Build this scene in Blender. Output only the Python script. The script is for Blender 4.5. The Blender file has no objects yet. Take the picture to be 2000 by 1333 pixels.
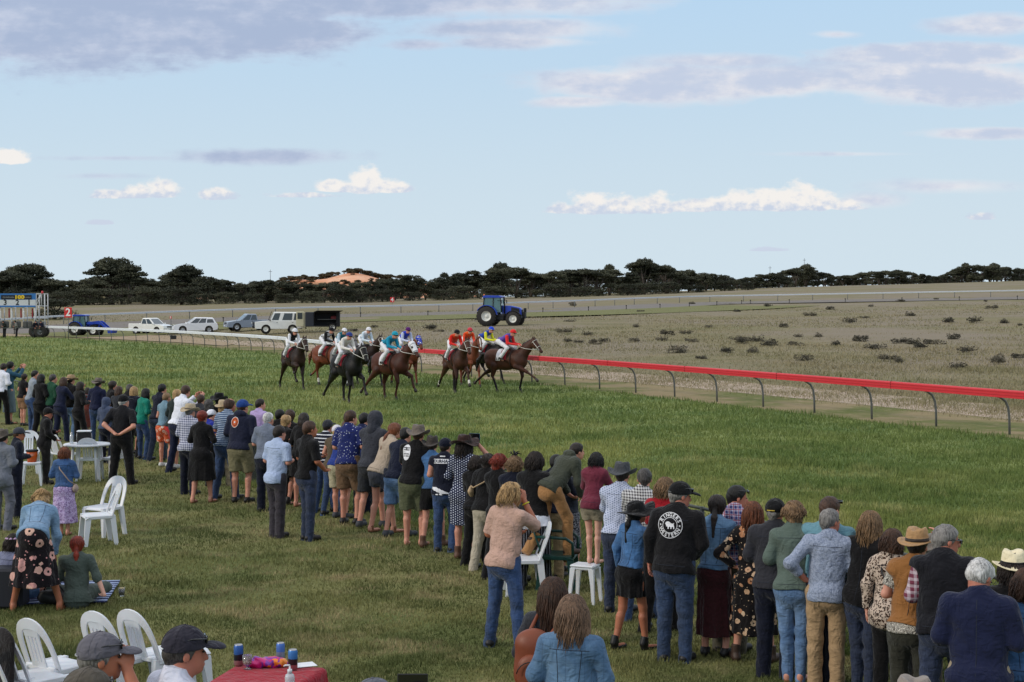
import bpy, math, random, time
import numpy as np
from mathutils import Vector, Matrix
T0 = time.time()
sc = bpy.context.scene
COL = sc.collection
rng = np.random.default_rng(7)
R = math.radians
# ------------------------------------------------------------------ camera
F = 2978.0; PITCH = math.atan(72.5 / F); CAMZ = 3.5
cam = bpy.data.cameras.new("camera"); camo = bpy.data.objects.new("camera", cam); COL.objects.link(camo)
cam.sensor_width = 36; cam.lens = 36 * F / 2000.0
cam.clip_start = 0.3; cam.clip_end = 12000
camo.location = (0, 0, CAMZ); camo.rotation_euler = (math.pi / 2 - PITCH, 0, 0)
sc.camera = camo
# ------------------------------------------------------------------ exposure
sc.view_settings.view_transform = 'Standard'; sc.view_settings.look = 'None'
sc.view_settings.exposure = 0.0; sc.view_settings.gamma = 1
SUN_DIR = Vector((-0.80, -0.30, 0.42)).normalized()      # towards the sun

# ------------------------------------------------------------------ node helper
def lin(r, g=None, b=None):
    if g is None: r, g, b = r
    f = lambda c: ((c / 255 + 0.055) / 1.055) ** 2.4 if c > 10 else c / 255 / 12.92
    return (f(r), f(g), f(b), 1.0)
class S:
    """socket wrapper with arithmetic"""
    def __init__(s, nt, sock): s.nt = nt; s.k = sock
    def _m(s, op, *a):
        n = s.nt.nodes.new('ShaderNodeMath'); n.operation = op
        for i, x in enumerate((s,) + a):
            if isinstance(x, S): s.nt.links.new(x.k, n.inputs[i])
            else: n.inputs[i].default_value = x
        return S(s.nt, n.outputs[0])
    def __add__(s, o): return s._m('ADD', o)
    __radd__ = __add__
    def __mul__(s, o): return s._m('MULTIPLY', o)
    __rmul__ = __mul__
    def __sub__(s, o): return s._m('SUBTRACT', o)
    def __rsub__(s, o): return (s * -1) + o
    def __truediv__(s, o): return s._m('DIVIDE', o)
    def max(s, o): return s._m('MAXIMUM', o)
    def min(s, o): return s._m('MINIMUM', o)
    def gt(s, o): return s._m('GREATER_THAN', o)
    def lt(s, o): return s._m('LESS_THAN', o)
    def sin(s): return s._m('SINE')
    def sqrt(s): return s._m('SQRT')
    def abs(s): return s._m('ABSOLUTE')
    def frac(s): return s._m('FRACT')
    def floor(s): return s._m('FLOOR')
    def ss(s, a, b):
        n = s.nt.nodes.new('ShaderNodeMapRange'); n.interpolation_type = 'SMOOTHSTEP'
        s.nt.links.new(s.k, n.inputs[0]); n.inputs[1].default_value = a; n.inputs[2].default_value = b
        return S(s.nt, n.outputs[0])
class NT:
    def __init__(s, nt): s.nt = nt
    def new(s, t): return s.nt.nodes.new(t)
    def link(s, a, b): s.nt.links.new(a.k if isinstance(a, S) else a, b)
    def coord(s, which='Object'):
        return S(s.nt, s.new('ShaderNodeTexCoord').outputs[which])
    def pos(s): return S(s.nt, s.new('ShaderNodeNewGeometry').outputs['Position'])
    def xyz(s, v):
        n = s.new('ShaderNodeSeparateXYZ'); s.link(v, n.inputs[0]); return [S(s.nt, o) for o in n.outputs]
    def comb(s, x, y, z):
        n = s.new('ShaderNodeCombineXYZ')
        for i, v in enumerate((x, y, z)):
            if isinstance(v, S): s.link(v, n.inputs[i])
            else: n.inputs[i].default_value = v
        return S(s.nt, n.outputs[0])
    def scale(s, v, sc_):
        n = s.new('ShaderNodeVectorMath'); n.operation = 'MULTIPLY'; s.link(v, n.inputs[0]); n.inputs[1].default_value = sc_
        return S(s.nt, n.outputs[0])
    def noise(s, v, scale=5, detail=3, rough=.5, dist=0, out=0):
        n = s.new('ShaderNodeTexNoise'); s.link(v, n.inputs['Vector']); n.inputs['Scale'].default_value = scale
        n.inputs['Detail'].default_value = detail; n.inputs['Roughness'].default_value = rough; n.inputs['Distortion'].default_value = dist
        return S(s.nt, n.outputs[out])
    def voro(s, v, scale=5, out='Distance', feature='F1', rnd=1.0):
        n = s.new('ShaderNodeTexVoronoi'); n.feature = feature; s.link(v, n.inputs['Vector']); n.inputs['Scale'].default_value = scale
        n.inputs['Randomness'].default_value = rnd
        return S(s.nt, n.outputs[out])
    def mix(s, f, a, b):
        n = s.new('ShaderNodeMix'); n.data_type = 'RGBA'
        for x, i in ((f, 0), (a, 6), (b, 7)):
            if isinstance(x, S): s.link(x, n.inputs[i])
            else: n.inputs[i].default_value = x
        return S(s.nt, n.outputs[2])
    def objrand(s): return S(s.nt, s.new('ShaderNodeObjectInfo').outputs['Random'])
    def bump(s, h, strength=.3, dist=.02):
        n = s.new('ShaderNodeBump'); s.link(h, n.inputs['Height']); n.inputs['Strength'].default_value = strength
        n.inputs['Distance'].default_value = dist
        return S(s.nt, n.outputs[0])
MATS = {}
def material(key, build, rough=.7, metal=0, spec=.3, **kw):
    if key in MATS: return MATS[key]
    m = bpy.data.materials.new(key); m.use_nodes = True
    nt = NT(m.node_tree); b = m.node_tree.nodes['Principled BSDF']
    b.inputs['Roughness'].default_value = rough; b.inputs['Metallic'].default_value = metal
    b.inputs['Specular IOR Level'].default_value = spec
    for k, v in kw.items(): b.inputs[k.replace('_', ' ')].default_value = v
    c = build(nt, b) if callable(build) else build
    if isinstance(c, S): nt.link(c, b.inputs['Base Color'])
    elif c is not None: b.inputs['Base Color'].default_value = c
    MATS[key] = m
    return m
def paint(key, rgb, rough=.45, metal=0, spec=.4, var=.12, scale=6, **kw):
    """painted / plastic surface with faint dirt"""
    def f(nt, b):
        v = nt.coord(); n = nt.noise(v, scale, 4, .6)
        c = lin(rgb); d = tuple(x * (1 - 2 * var) for x in c[:3]) + (1,)
        b2 = tuple(min(1, x * (1 + var)) for x in c[:3]) + (1,)
        nt.link(nt.bump(nt.noise(v, 40, 2), .05, .002), b.inputs['Normal'])
        return nt.mix(n, d, b2)
    return material(key, f, rough, metal, spec, **kw)

# ------------------------------------------------------------------ world: Nishita sky with procedural clouds
w = bpy.data.worlds.new("World"); sc.world = w; w.use_nodes = True
nt = NT(w.node_tree); bg = w.node_tree.nodes['Background']
sky = nt.new('ShaderNodeTexSky'); sky.sky_type = 'NISHITA'; sky.sun_disc = False
sky.sun_elevation = math.asin(SUN_DIR.z); sky.sun_rotation = math.atan2(SUN_DIR.x, SUN_DIR.y)
sky.air_density = 1.0; sky.dust_density = 1.2; sky.ozone_density = 1.5
STR = 0.088
D = nt.coord('Generated')
dx, dy, dz = nt.xyz(D)
yy = dy.max(0.08)
U = dx / yy; W = dz / yy
dome = nt.comb(dx / (dz + .12), dy / (dz + .12), 0.0)
n1 = nt.noise(nt.comb(U, W * 2.2, 0.0), 16, 8, .62) - .5
n2 = nt.noise(nt.comb(U * 1.0, W * 1.7, 3.0), 60, 6, .55) - .5
n3 = nt.noise(nt.comb(U, W * 4.5, 7.0), 9, 7, .6) - .5
def P(px, py): return ((px - 1000) / F, (594 - py) / F)
# cumulus: px, py(base), half-width px, height px
cum = [(226, 386, 52, 17), (268, 384, 48, 25), (318, 382, 40, 33), (425, 388, 38, 22), (668, 372, 56, 26), (712, 371, 46, 48), (764, 373, 48, 30), (20, 316, 46, 30), (1915, 428, 36, 14), (195, 438, 30, 9), (1500, 490, 40, 9), (590, 385, 70, 10),
       (1100, 414, 46, 22), (1152, 413, 54, 40), (1212, 413, 52, 33), (1278, 412, 52, 40), (1338, 411, 62, 24), (1398, 408, 56, 26), (1446, 406, 52, 40), (1500, 406, 56, 40), (1550, 405, 62, 50), (1602, 406, 50, 38), (1648, 408, 54, 20)]
stra = [(120, 26, 700, 132, 1.15), (520, 70, 260, 46, 1.1), (760, 6, 620, 42, 1.0), (1000, 60, 260, 30, .8), (820, 90, 100, 15, .7), (1000, 84, 190, 18, .75), (1290, 168, 330, 44, 1.15), (1120, 200, 120, 16, .85), (1500, 165, 190, 36, 1.1), (1820, 160, 290, 54, 1.2),
        (1840, 112, 270, 28, 1.2), (1400, 122, 200, 18, .55), (1930, 50, 140, 26, .85), (1930, 262, 170, 15, .85), (520, 308, 240, 20, .68), (200, 345, 110, 9, .4), (1850, 365, 180, 18, .45), (1640, 302, 170, 6, .35), (1630, 70, 60, 10, .5), (230, 310, 190, 8, .4), (1700, 392, 90, 20, .5)]
def field(lst, nz, amp, flat):
    acc = None
    for t in lst:
        px, py, a, h = t[:4]
        u0, w0 = P(px, py)
        d = W - w0
        if flat: dw = d.max(0.0) * (F / h) + d.min(0.0) * (F / (h * .20))
        else: dw = d * (F / h)
        du = (U - u0) * (F / a)
        q = (du * du + dw * dw).sqrt() + nz * amp
        m = 1.0 - q
        if len(t) > 4: m = m * t[4]
        acc = m if acc is None else acc.max(m)
    return acc
n5 = nt.noise(nt.comb(U, W * 1.3, 5.0), 120, 5, .6) - .5
n2b = nt.noise(nt.comb(U - .0022, W * 1.3 + .004, 5.0), 120, 5, .6) - .5
cf = field(cum, n1 * .3 + n2 * .8 + n5 * .34, 1.6, True)
sf = field(stra, n3 * .8 + n1 * .45 + n2 * .3, 1.5, False)
cd = cf.ss(-.04, .36)
sd = sf.ss(-.05, .48)
front = dy.ss(0.1, .3)
# shade inside clouds: underside bluish, tops white (light and shade put into the cloud colours)
bw = (U.gt(0.0)) * ((594 - 416) / F - (594 - 386) / F) + (594 - 386) / F
hgt = (W - bw) * (F / 44)
ctop = ((n5 - n2b) * 2.2 + hgt * .9 + .05).ss(-.25, .75)
ccol = nt.mix(ctop, lin(203, 213, 230), lin(245, 241, 237))
stop = (n3 * 1.0 + n1 * .9 + n2 * .7 + 0.5 - sf * .45).ss(.0, .8)
rt_ = U.ss(-.08, .06)
scol = nt.mix(stop, nt.mix(rt_, lin(168, 182, 210), lin(196, 206, 227)), nt.mix(rt_, lin(206, 212, 230), lin(243, 238, 238)))
# overcast sheet over the rest of the dome (behind / above the camera): unseen cloud, made brighter to light the ground
n4 = nt.noise(dome, 1.3, 7, .6)
over = (n4 + dz * .35).ss(.42, .7) * dz.ss(.2, .42)
haze_h = dz.abs().ss(.16, 0.0)
skyc = nt.new('ShaderNodeHueSaturation'); skyc.inputs['Saturation'].default_value = 1.0; nt.link(sky.outputs[0], skyc.inputs['Color'])
skym = nt.new('ShaderNodeMix'); skym.data_type = 'RGBA'; skym.blend_type = 'MULTIPLY'; skym.inputs[0].default_value = 1
nt.link(skyc.outputs[0], skym.inputs[6]); skym.inputs[7].default_value = (1, 1, 1, 1)
k = 1.0 / STR
def sc4(c, f=1.0): return tuple(x * f * k for x in c[:3]) + (1,)
g = nt.mix(haze_h * .93, S(nt.nt, skym.outputs[2]), sc4(lin(212, 227, 236)))
zen = nt.mix(dz.ss(.02, .26), sc4(lin(208, 225, 236)), sc4(lin(184, 217, 246)))
g = nt.mix(.93, g, zen)
def cs(c):
    n = nt.new('ShaderNodeVectorMath'); n.operation = 'SCALE'; nt.link(c, n.inputs[0]); n.inputs['Scale'].default_value = k
    return S(nt.nt, n.outputs[0])
g = nt.mix(over * .85, g, sc4((1.05, 1.05, 1.1)))
g = nt.mix(sd * front * .9, g, cs(scol))
g = nt.mix(cd * front * .97, g, cs(ccol))
nt.link(g, bg.inputs['Color']); bg.inputs['Strength'].default_value = STR
# ------------------------------------------------------------------ sun (behind thin cloud: weak and soft)
sl = bpy.data.lights.new("sun", 'SUN'); so = bpy.data.objects.new("sun", sl); COL.objects.link(so)
sl.energy = 1.55; sl.angle = R(8); sl.color = (1.0, .90, .76)
so.rotation_euler = (-SUN_DIR).to_track_quat('-Z', 'Y').to_euler()

# ------------------------------------------------------------------ object helpers
def tag(o, label=None, cat=None, group=None, kind=None):
    if label: o['label'] = label
    if cat: o['category'] = cat
    if group: o['group'] = group
    if kind: o['kind'] = kind
    return o
def empty(name, loc=(0, 0, 0), rz=0, label=None, cat=None, group=None):
    o = bpy.data.objects.new(name, None); COL.objects.link(o); o.location = loc; o.rotation_euler = (0, 0, rz)
    o.empty_display_size = .1
    return tag(o, label, cat, group)
def npmesh(name, v, quads=None, tris=None, mats=None, parent=None, smooth=True, mi=None):
    me = bpy.data.meshes.new(name)
    v = np.asarray(v, np.float32)
    q = np.zeros((0, 4), np.int32) if quads is None else np.asarray(quads, np.int32).reshape(-1, 4)
    t = np.zeros((0, 3), np.int32) if tris is None else np.asarray(tris, np.int32).reshape(-1, 3)
    me.vertices.add(len(v)); me.vertices.foreach_set('co', v.ravel())
    nl = q.size + t.size
    me.loops.add(nl); me.loops.foreach_set('vertex_index', np.concatenate([q.ravel(), t.ravel()]))
    me.polygons.add(len(q) + len(t))
    ls = np.concatenate([np.arange(len(q)) * 4, q.size + np.arange(len(t)) * 3]).astype(np.int32)
    me.polygons.foreach_set('loop_start', ls)
    if smooth: me.polygons.foreach_set('use_smooth', np.ones(len(ls), bool))
    if mats is not None:
        for m in (mats if isinstance(mats, (list, tuple)) else [mats]): me.materials.append(m)
    if mi is not None: me.polygons.foreach_set('material_index', np.asarray(mi, np.int32))
    me.update(calc_edges=True)
    o = bpy.data.objects.new(name, me); COL.objects.link(o)
    if parent: o.parent = parent
    return o
class MB:
    """collects simple solids; build() links them as one mesh"""
    def __init__(s): s.v = []; s.f = []; s.sm = []
    def add(s, vs, fs, smooth=False):
        n = len(s.v); s.v += [tuple(p) for p in vs]; s.f += [tuple(i + n for i in f) for f in fs]; s.sm += [smooth] * len(fs)
        return s
    def box(s, c, d, bev=0.0, M=None):
        x, y, z = d[0] / 2, d[1] / 2, d[2] / 2
        b = min(bev, x * .9, y * .9, z * .9)
        if b <= 0:
            vs = [(i * x, j * y, k_ * z) for i in (-1, 1) for j in (-1, 1) for k_ in (-1, 1)]
            fs = [(0, 1, 3, 2), (4, 6, 7, 5), (0, 4, 5, 1), (2, 3, 7, 6), (0, 2, 6, 4), (1, 5, 7, 3)]
        else:
            vs = []; ring = [(-x + b, -y), (x - b, -y), (x, -y + b), (x, y - b), (x - b, y), (-x + b, y), (-x, y - b), (-x, -y + b)]
            inn = [(-x + b, -y + b), (x - b, -y + b), (x - b, -y + b), (x - b, y - b), (x - b, y - b), (-x + b, y - b), (-x + b, y - b), (-x + b, -y + b)]
            for zz, rr in ((-z, inn), (-z + b, ring), (z - b, ring), (z, inn)): vs += [(p[0], p[1], zz) for p in rr]
            fs = [tuple(range(7, -1, -1)), tuple(range(24, 32))]
            for l in range(3):
                for i in range(8):
                    j = (i + 1) % 8; fs.append((l * 8 + i, l * 8 + j, l * 8 + 8 + j, l * 8 + 8 + i))
        M = M or Matrix.Identity(3)
        vs = [tuple(Vector(c) + M @ Vector(p)) for p in vs]
        return s.add(vs, fs)
    def tube(s, pts, r, n=6, cap=True, smooth=True):
        pts = [Vector(p) for p in pts]; rs = r if isinstance(r, (list, tuple)) else [r] * len(pts)
        vs = []; fs = []
        up = Vector((0, 0, 1)); prev = None
        for i, p in enumerate(pts):
            t = (pts[min(i + 1, len(pts) - 1)] - pts[max(i - 1, 0)]).normalized()
            if prev is None:
                a = t.cross(up if abs(t.z) < .9 else Vector((1, 0, 0))).normalized()
            else: a = (prev - t * prev.dot(t)).normalized()
            prev = a; b = t.cross(a)
            for j in range(n):
                th = 2 * math.pi * j / n; vs.append(p + (a * math.cos(th) + b * math.sin(th)) * rs[i])
        for i in range(len(pts) - 1):
            for j in range(n):
                k_ = (j + 1) % n; fs.append((i * n + j, i * n + k_, (i + 1) * n + k_, (i + 1) * n + j))
        if cap: fs += [tuple(range(n - 1, -1, -1)), tuple(range((len(pts) - 1) * n, len(pts) * n))]
        return s.add(vs, fs, smooth)
    def lathe(s, prof, c=(0, 0, 0), axis='z', n=20, smooth=True, cap=True):
        vs = []; fs = []
        for r, h in prof:
            for j in range(n):
                th = 2 * math.pi * j / n; a, b = r * math.cos(th), r * math.sin(th)
                vs.append({'z': (a, b, h), 'y': (a, h, -b), 'x': (h, a, b)}[axis])
        vs = [(p[0] + c[0], p[1] + c[1], p[2] + c[2]) for p in vs]
        m = len(prof)
        for i in range(m - 1):
            for j in range(n):
                k_ = (j + 1) % n; fs.append((i * n + j, i * n + k_, (i + 1) * n + k_, (i + 1) * n + j))
        if cap and prof[0][0] > 1e-4: fs.append(tuple(range(n - 1, -1, -1)))
        if cap and prof[-1][0] > 1e-4: fs.append(tuple(range((m - 1) * n, m * n)))
        return s.add(vs, fs, smooth)
    def prism(s, poly, y0, y1, bev=0.0, inset=None):
        """polygon in x,z extruded along y, optional chamfer"""
        n = len(poly); cx = sum(p[0] for p in poly) / n; cz = sum(p[1] for p in poly) / n
        def sh(p, k_):
            d = math.hypot(p[0] - cx, p[1] - cz) or 1; return (p[0] + (cx - p[0]) * k_ / d, p[1] + (cz - p[1]) * k_ / d)
        L = [(y0, poly)] if bev <= 0 else [(y0, [sh(p, bev) for p in poly]), (y0 + bev * (1 if y1 > y0 else -1), poly)]
        L += [(y1, poly)] if bev <= 0 else [(y1 - bev * (1 if y1 > y0 else -1), poly), (y1, [sh(p, bev) for p in poly])]
        vs = [(p[0], y, p[1]) for y, pl in L for p in pl]; fs = [tuple(range(n)), tuple(range(len(vs) - 1, len(vs) - n - 1, -1))]
        for i in range(len(L) - 1):
            for j in range(n):
                k_ = (j + 1) % n; fs.append((i * n + k_, i * n + j, (i + 1) * n + j, (i + 1) * n + k_))
        return s.add(vs, fs)
    def build(s, name, mat, parent=None, label=None):
        me = bpy.data.meshes.new(name); me.from_pydata(s.v, [], s.f)
        me.polygons.foreach_set('use_smooth', s.sm)
        me.materials.append(mat); me.update()
        o = bpy.data.objects.new(name, me); COL.objects.link(o)
        if parent: o.parent = parent
        if label: o['label'] = label
        return o
def copy_tree(o, parent=None):
    c = o.copy(); COL.objects.link(c)
    if parent: c.parent = parent
    for ch in list(o.children): copy_tree(ch, c)
    return c
def text_mesh(s, size, font_off=0.0, extr=0.0):
    cu = bpy.data.curves.new('t', 'FONT'); cu.body = s; cu.size = size; cu.align_x = 'CENTER'; cu.align_y = 'CENTER'; cu.offset = font_off; cu.extrude = extr
    cu.resolution_u = 3
    o = bpy.data.objects.new('t', cu); COL.objects.link(o)
    dg = bpy.context.evaluated_depsgraph_get(); me = bpy.data.meshes.new_from_object(o.evaluated_get(dg))
    vs = [tuple(v.co) for v in me.vertices]; fs = [tuple(p.vertices) for p in me.polygons]
    bpy.data.objects.remove(o); bpy.data.curves.remove(cu); bpy.data.meshes.remove(me)
    return vs, fs

# ------------------------------------------------------------------ projection helpers (photo pixel <-> ground)
def ray(px, py):
    dx_, dz_ = px - 1000.0, 666.5 - py
    return dx_, F * math.cos(PITCH) + dz_ * math.sin(PITCH), -F * math.sin(PITCH) + dz_ * math.cos(PITCH)
def at_z(px, py, z):
    a, b, c = ray(px, py); t = (z - CAMZ) / c; return a * t, b * t
def at_y(px, py, Y):
    a, b, c = ray(px, py); return a * Y / b, CAMZ + c * Y / b
# ================================================================== terrain
RAIL = [(27.0, 5.0), (20.6, 22.0), (16.8, 32.0), (12.8, 41.0), (9.2, 49.3), (5.7, 57.3), (1.9, 65.5), (-6.0, 80.0), (-11.8, 95.0), (-17.9, 111.0), (-31.0, 135.0), (-42.0, 150.0), (-52.0, 163.0)]
RAILX = [(60, -90.0), (40, -32.0)] + RAIL + [(-80.0, 180.0), (-300, 240.0), (-900, 300.0)]
FENCE = [(16, -30.0), (10.5, -6.0), (7.0, 5.0), (5.6, 9.0), (4.25, 13.3), (2.75, 16.6), (0.95, 20.3), (-2.2, 25.2), (-5.1, 29.4), (-8.6, 35.4), (-12.0, 41.2), (-15.0, 46.6), (-21.0, 56.5), (-40.0, 84.0), (-120.0, 170.0), (-300, 225)]
def pdist(X, Y, pl):
    """signed distance to a polyline; positive on its right-hand / far side"""
    X = np.asarray(X, float); Y = np.asarray(Y, float); best = np.full(X.shape, 1e9); sg = np.ones(X.shape)
    for (ax, ay), (bx, by) in zip(pl[:-1], pl[1:]):
        ex, ey = bx - ax, by - ay; L = ex * ex + ey * ey
        t = np.clip(((X - ax) * ex + (Y - ay) * ey) / L, 0, 1)
        qx, qy = X - ax - t * ex, Y - ay - t * ey; d = np.hypot(qx, qy)
        c = ex * (Y - ay) - ey * (X - ax)
        m = d < best; best = np.where(m, d, best); sg = np.where(m, np.where(c > 0, -1.0, 1.0), sg)
    return best * sg
TU = np.array([-.6, -.336, -.235, -.15, 0, .17, .336, .6])
TY = np.array([0, 60, 100, 150, 175, 230, 300, 400, 550, 700, 1000, 6000.])
TZ = np.array([[0, 0, 0, 0, 0, 0, 0, 0], [0, 0, 0, 0, 0, 0, 0, 0], [0, .0, .1, .25, .5, .55, .6, .6], [0, .05, .25, .75, 1.4, 1.6, 1.9, 2.0], [.1, .25, .5, 1.1, 1.7, 2.0, 2.4, 2.6],
               [1.3, 1.7, 2.0, 2.2, 2.6, 3.0, 3.7, 4], [2.8, 3.2, 3.4, 3.5, 3.8, 4.8, 6.0, 7], [4, 4.4, 4.5, 4.6, 5.0, 6.2, 8.0, 9], [4.6, 5, 5.1, 5.2, 6.0, 9.4, 11.6, 12], [4.8, 5, 5.2, 5.3, 6.3, 10.5, 14.2, 15], [5, 5, 5.2, 5.4, 6.6, 11, 15, 16], [5, 5, 5, 5.4, 6.6, 11, 15, 16]])
def terrain(X, Y):
    X = np.asarray(X, float); Y = np.asarray(Y, float)
    u = np.clip(X / np.maximum(Y, 30), TU[0], TU[-1] - 1e-6); y = np.clip(Y, 0, 5999)
    i = np.clip(np.searchsorted(TU, u, 'right') - 1, 0, len(TU) - 2); j = np.clip(np.searchsorted(TY, y, 'right') - 1, 0, len(TY) - 2)
    a = (u - TU[i]) / (TU[i + 1] - TU[i]); b = (y - TY[j]) / (TY[j + 1] - TY[j])
    z = (TZ[j, i] * (1 - a) + TZ[j, i + 1] * a) * (1 - b) + (TZ[j + 1, i] * (1 - a) + TZ[j + 1, i + 1] * a) * b
    rd = pdist(X, Y, RAILX); s = np.clip((rd - 2) / 22.0, 0, 1); s = s * s * (3 - 2 * s)
    return z * s
def ter(x, y): return float(terrain(np.array([x]), np.array([y]))[0])

# ---- ground materials
def g_infield(nt, b):
    p = nt.pos(); x, y, z = nt.xyz(p)
    q = nt.comb(x, y * .6, 0.0)
    a = nt.noise(q, .045, 5, .6); c = nt.noise(nt.comb(x * .5, y, 3.0), .3, 5, .65); d = nt.noise(p, 6, 3, .7); e = nt.noise(nt.comb(x * .25, y, 9.0), .12, 4, .6)
    f = nt.noise(nt.comb(x, y * 1.0, 5.0), 1.6, 5, .7)
    c1 = nt.mix(c.ss(.35, .65), lin(130, 120, 94), lin(114, 110, 80))
    c2 = nt.mix(a.ss(.42, .6), c1, lin(130, 120, 104))
    c3 = nt.mix(e.ss(.55, .72) * .7, c2, lin(118, 120, 84))
    c4 = nt.mix(f.ss(.45, .75) * .3, c3, lin(102, 98, 80))
    c5 = nt.mix(d.ss(.5, .8) * .2, c4, lin(165, 150, 128))
    nt.link(nt.bump(d, .6, .05), b.inputs['Normal'])
    return c5
M_infield = material('dry_infield', g_infield, .95, spec=.1)
def g_track(nt, b):
    p = nt.pos(); x, y, z = nt.xyz(p)
    a = nt.noise(p, .22, 5, .6); c = nt.noise(nt.comb(x, y * .8, 1.0), 1.1, 5, .65); d = nt.noise(p, 14, 3, .7)
    c1 = nt.mix(a.ss(.38, .62), lin(92, 112, 60), lin(128, 138, 80))
    c2 = nt.mix(c.ss(.45, .75) * .5, c1, lin(140, 146, 92))
    c3 = nt.mix(d.ss(.4, .75) * .5, c2, lin(64, 84, 42))
    nt.link(nt.bump(d, .8, .04), b.inputs['Normal'])
    return c3
M_track = material('track_turf', g_track, .9, spec=.15)
def g_lawn(nt, b):
    p = nt.pos(); x, y, z = nt.xyz(p)
    a = nt.noise(p, .35, 5, .6); c = nt.noise(p, 1.5, 5, .65); d = nt.noise(p, 18, 3, .7); e = nt.noise(nt.comb(x, y, 11.0), .8, 4, .6)
    c1 = nt.mix(a.ss(.38, .62), lin(96, 104, 60), lin(122, 122, 78))
    c2 = nt.mix(c.ss(.5, .72) * .7, c1, lin(132, 122, 84))
    c2 = nt.mix(e.ss(.62, .72) * .7, c2, lin(128, 106, 82))
    c3 = nt.mix(d.ss(.4, .75) * .5, c2, lin(54, 60, 34))
    nt.link(nt.bump(d, .8, .03), b.inputs['Normal'])
    return c3
M_lawn = material('worn_lawn', g_lawn, .92, spec=.12)
def g_verge(nt, b):
    p = nt.pos(); x, y, z = nt.xyz(p)
    a = nt.noise(nt.comb(x, y, 0.0), .25, 5, .6); c = nt.noise(p, 1.8, 4, .65); d = nt.noise(p, 12, 3, .7)
    c1 = nt.mix(a.ss(.4, .6), lin(136, 122, 92), lin(96, 102, 56))
    c2 = nt.mix(c.ss(.5, .7) * .6, c1, lin(150, 134, 106))
    c3 = nt.mix(d.ss(.5, .8) * .4, c2, lin(84, 78, 56))
    nt.link(nt.bump(d, .6, .03), b.inputs['Normal'])
    return c3
M_verge = material('straw_verge', g_verge, .95, spec=.1)
M_dirt = material('sandy_track', lambda nt, b: nt.mix(nt.noise(nt.pos(), .5, 5, .6), lin(104, 100, 97), lin(134, 128, 121)), .95, spec=.1)
M_tan = material('bare_earth', lambda nt, b: nt.mix(nt.noise(nt.pos(), .4, 5, .6), lin(132, 116, 94), lin(168, 150, 126)), .95, spec=.1)

def grid_sheet(name, P0, P1, nt_, mat, zf):
    """sheet between two polylines with equal point counts"""
    P0 = np.array(P0, float); P1 = np.array(P1, float); n = len(P0); t = np.linspace(0, 1, nt_)[None, :, None]
    G = P0[:, None, :] * (1 - t) + P1[:, None, :] * t; X, Y = G[..., 0], G[..., 1]; Z = zf(X, Y)
    v = np.stack([X, Y, Z], -1).reshape(-1, 3); i = np.arange(n - 1)[:, None] * nt_ + np.arange(nt_ - 1)[None]
    q = np.stack([i, i + nt_, i + nt_ + 1, i + 1], -1).reshape(-1, 4)
    o = npmesh(name, v, quads=q, mats=mat); return tag(o, kind='structure')
def resample(pl, step):
    out = []
    for (a, b), (c, d) in zip(pl[:-1], pl[1:]):
        n = max(1, int(math.hypot(c - a, d - b) / step))
        for i in range(n): out.append((a + (c - a) * i / n, b + (d - b) * i / n))
    out.append(pl[-1]); return out
def offset(pl, d):
    out = []
    for i, p in enumerate(pl):
        a = pl[max(i - 1, 0)]; b = pl[min(i + 1, len(pl) - 1)]; ex, ey = b[0] - a[0], b[1] - a[1]; L = math.hypot(ex, ey)
        out.append((p[0] + ey / L * d, p[1] - ex / L * d))
    return out
def smooth_pl(pl, n=2):
    for _ in range(n):
        q = [pl[0]]
        for a, b in zip(pl[:-1], pl[1:]):
            q += [(a[0] * .75 + b[0] * .25, a[1] * .75 + b[1] * .25), (a[0] * .25 + b[0] * .75, a[1] * .25 + b[1] * .75)]
        q.append(pl[-1]); pl = q
    return pl
RAILS = smooth_pl(RAIL, 2)
# base ground, one sheet to the horizon
ys = np.concatenate([np.linspace(-400, -20, 8), np.arange(0, 40, 5), np.arange(40, 260, 3.0), np.arange(260, 760, 10), np.geomspace(770, 6000, 26)])
us = np.concatenate([-np.geomspace(6, .7, 14), np.linspace(-.6, .6, 121), np.geomspace(.7, 6, 14)])
UU, YY = np.meshgrid(us, ys); XX = UU * np.maximum(np.abs(YY), 40) * 1.0
ZZ = terrain(XX, YY) - .03 + .10 * np.sin(XX * .13 + 1) * np.sin(YY * .09) * np.clip((pdist(XX, YY, RAILX) - 8) / 20, 0, 1)
nx_, ny_ = len(us), len(ys); i_ = (np.arange(ny_ - 1)[:, None] * nx_ + np.arange(nx_ - 1)[None])
o = npmesh('ground', np.stack([XX, YY, ZZ], -1).reshape(-1, 3), quads=np.stack([i_, i_ + 1, i_ + nx_ + 1, i_ + nx_], -1).reshape(-1, 4), mats=M_infield)
tag(o, kind='structure')
# flat sheets on our side of the running rail
def para(pl, n):
    pl = np.array(pl, float); s = np.concatenate([[0], np.cumsum(np.hypot(*np.diff(pl, axis=0).T))]); t = np.linspace(0, 1, n) * s[-1]
    return np.stack([np.interp(t, s, pl[:, 0]), np.interp(t, s, pl[:, 1])], -1)
fl0 = FENCE; rl0 = [(60, -90.0), (40, -32.0)] + RAILS + [(-80.0, 180.0), (-300, 240.0)]
A = para(smooth_pl(fl0[:-2] + [fl0[-1]], 1), 120); B = para(offset(rl0, -0.35), 120)
grid_sheet('race_track', A, B, 6, M_track, lambda X, Y: X * 0)
grid_sheet('rail_verge', B, para(offset(rl0, 4.2), 120), 3, M_verge, lambda X, Y: X * 0 - .006)
M_straw = material('pale_straw', lambda nt, b: nt.mix(nt.noise(nt.pos(), 1.2, 5, .65).ss(.35, .65), lin(176, 158, 144), lin(146, 134, 112)), .95, spec=.1)
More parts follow.
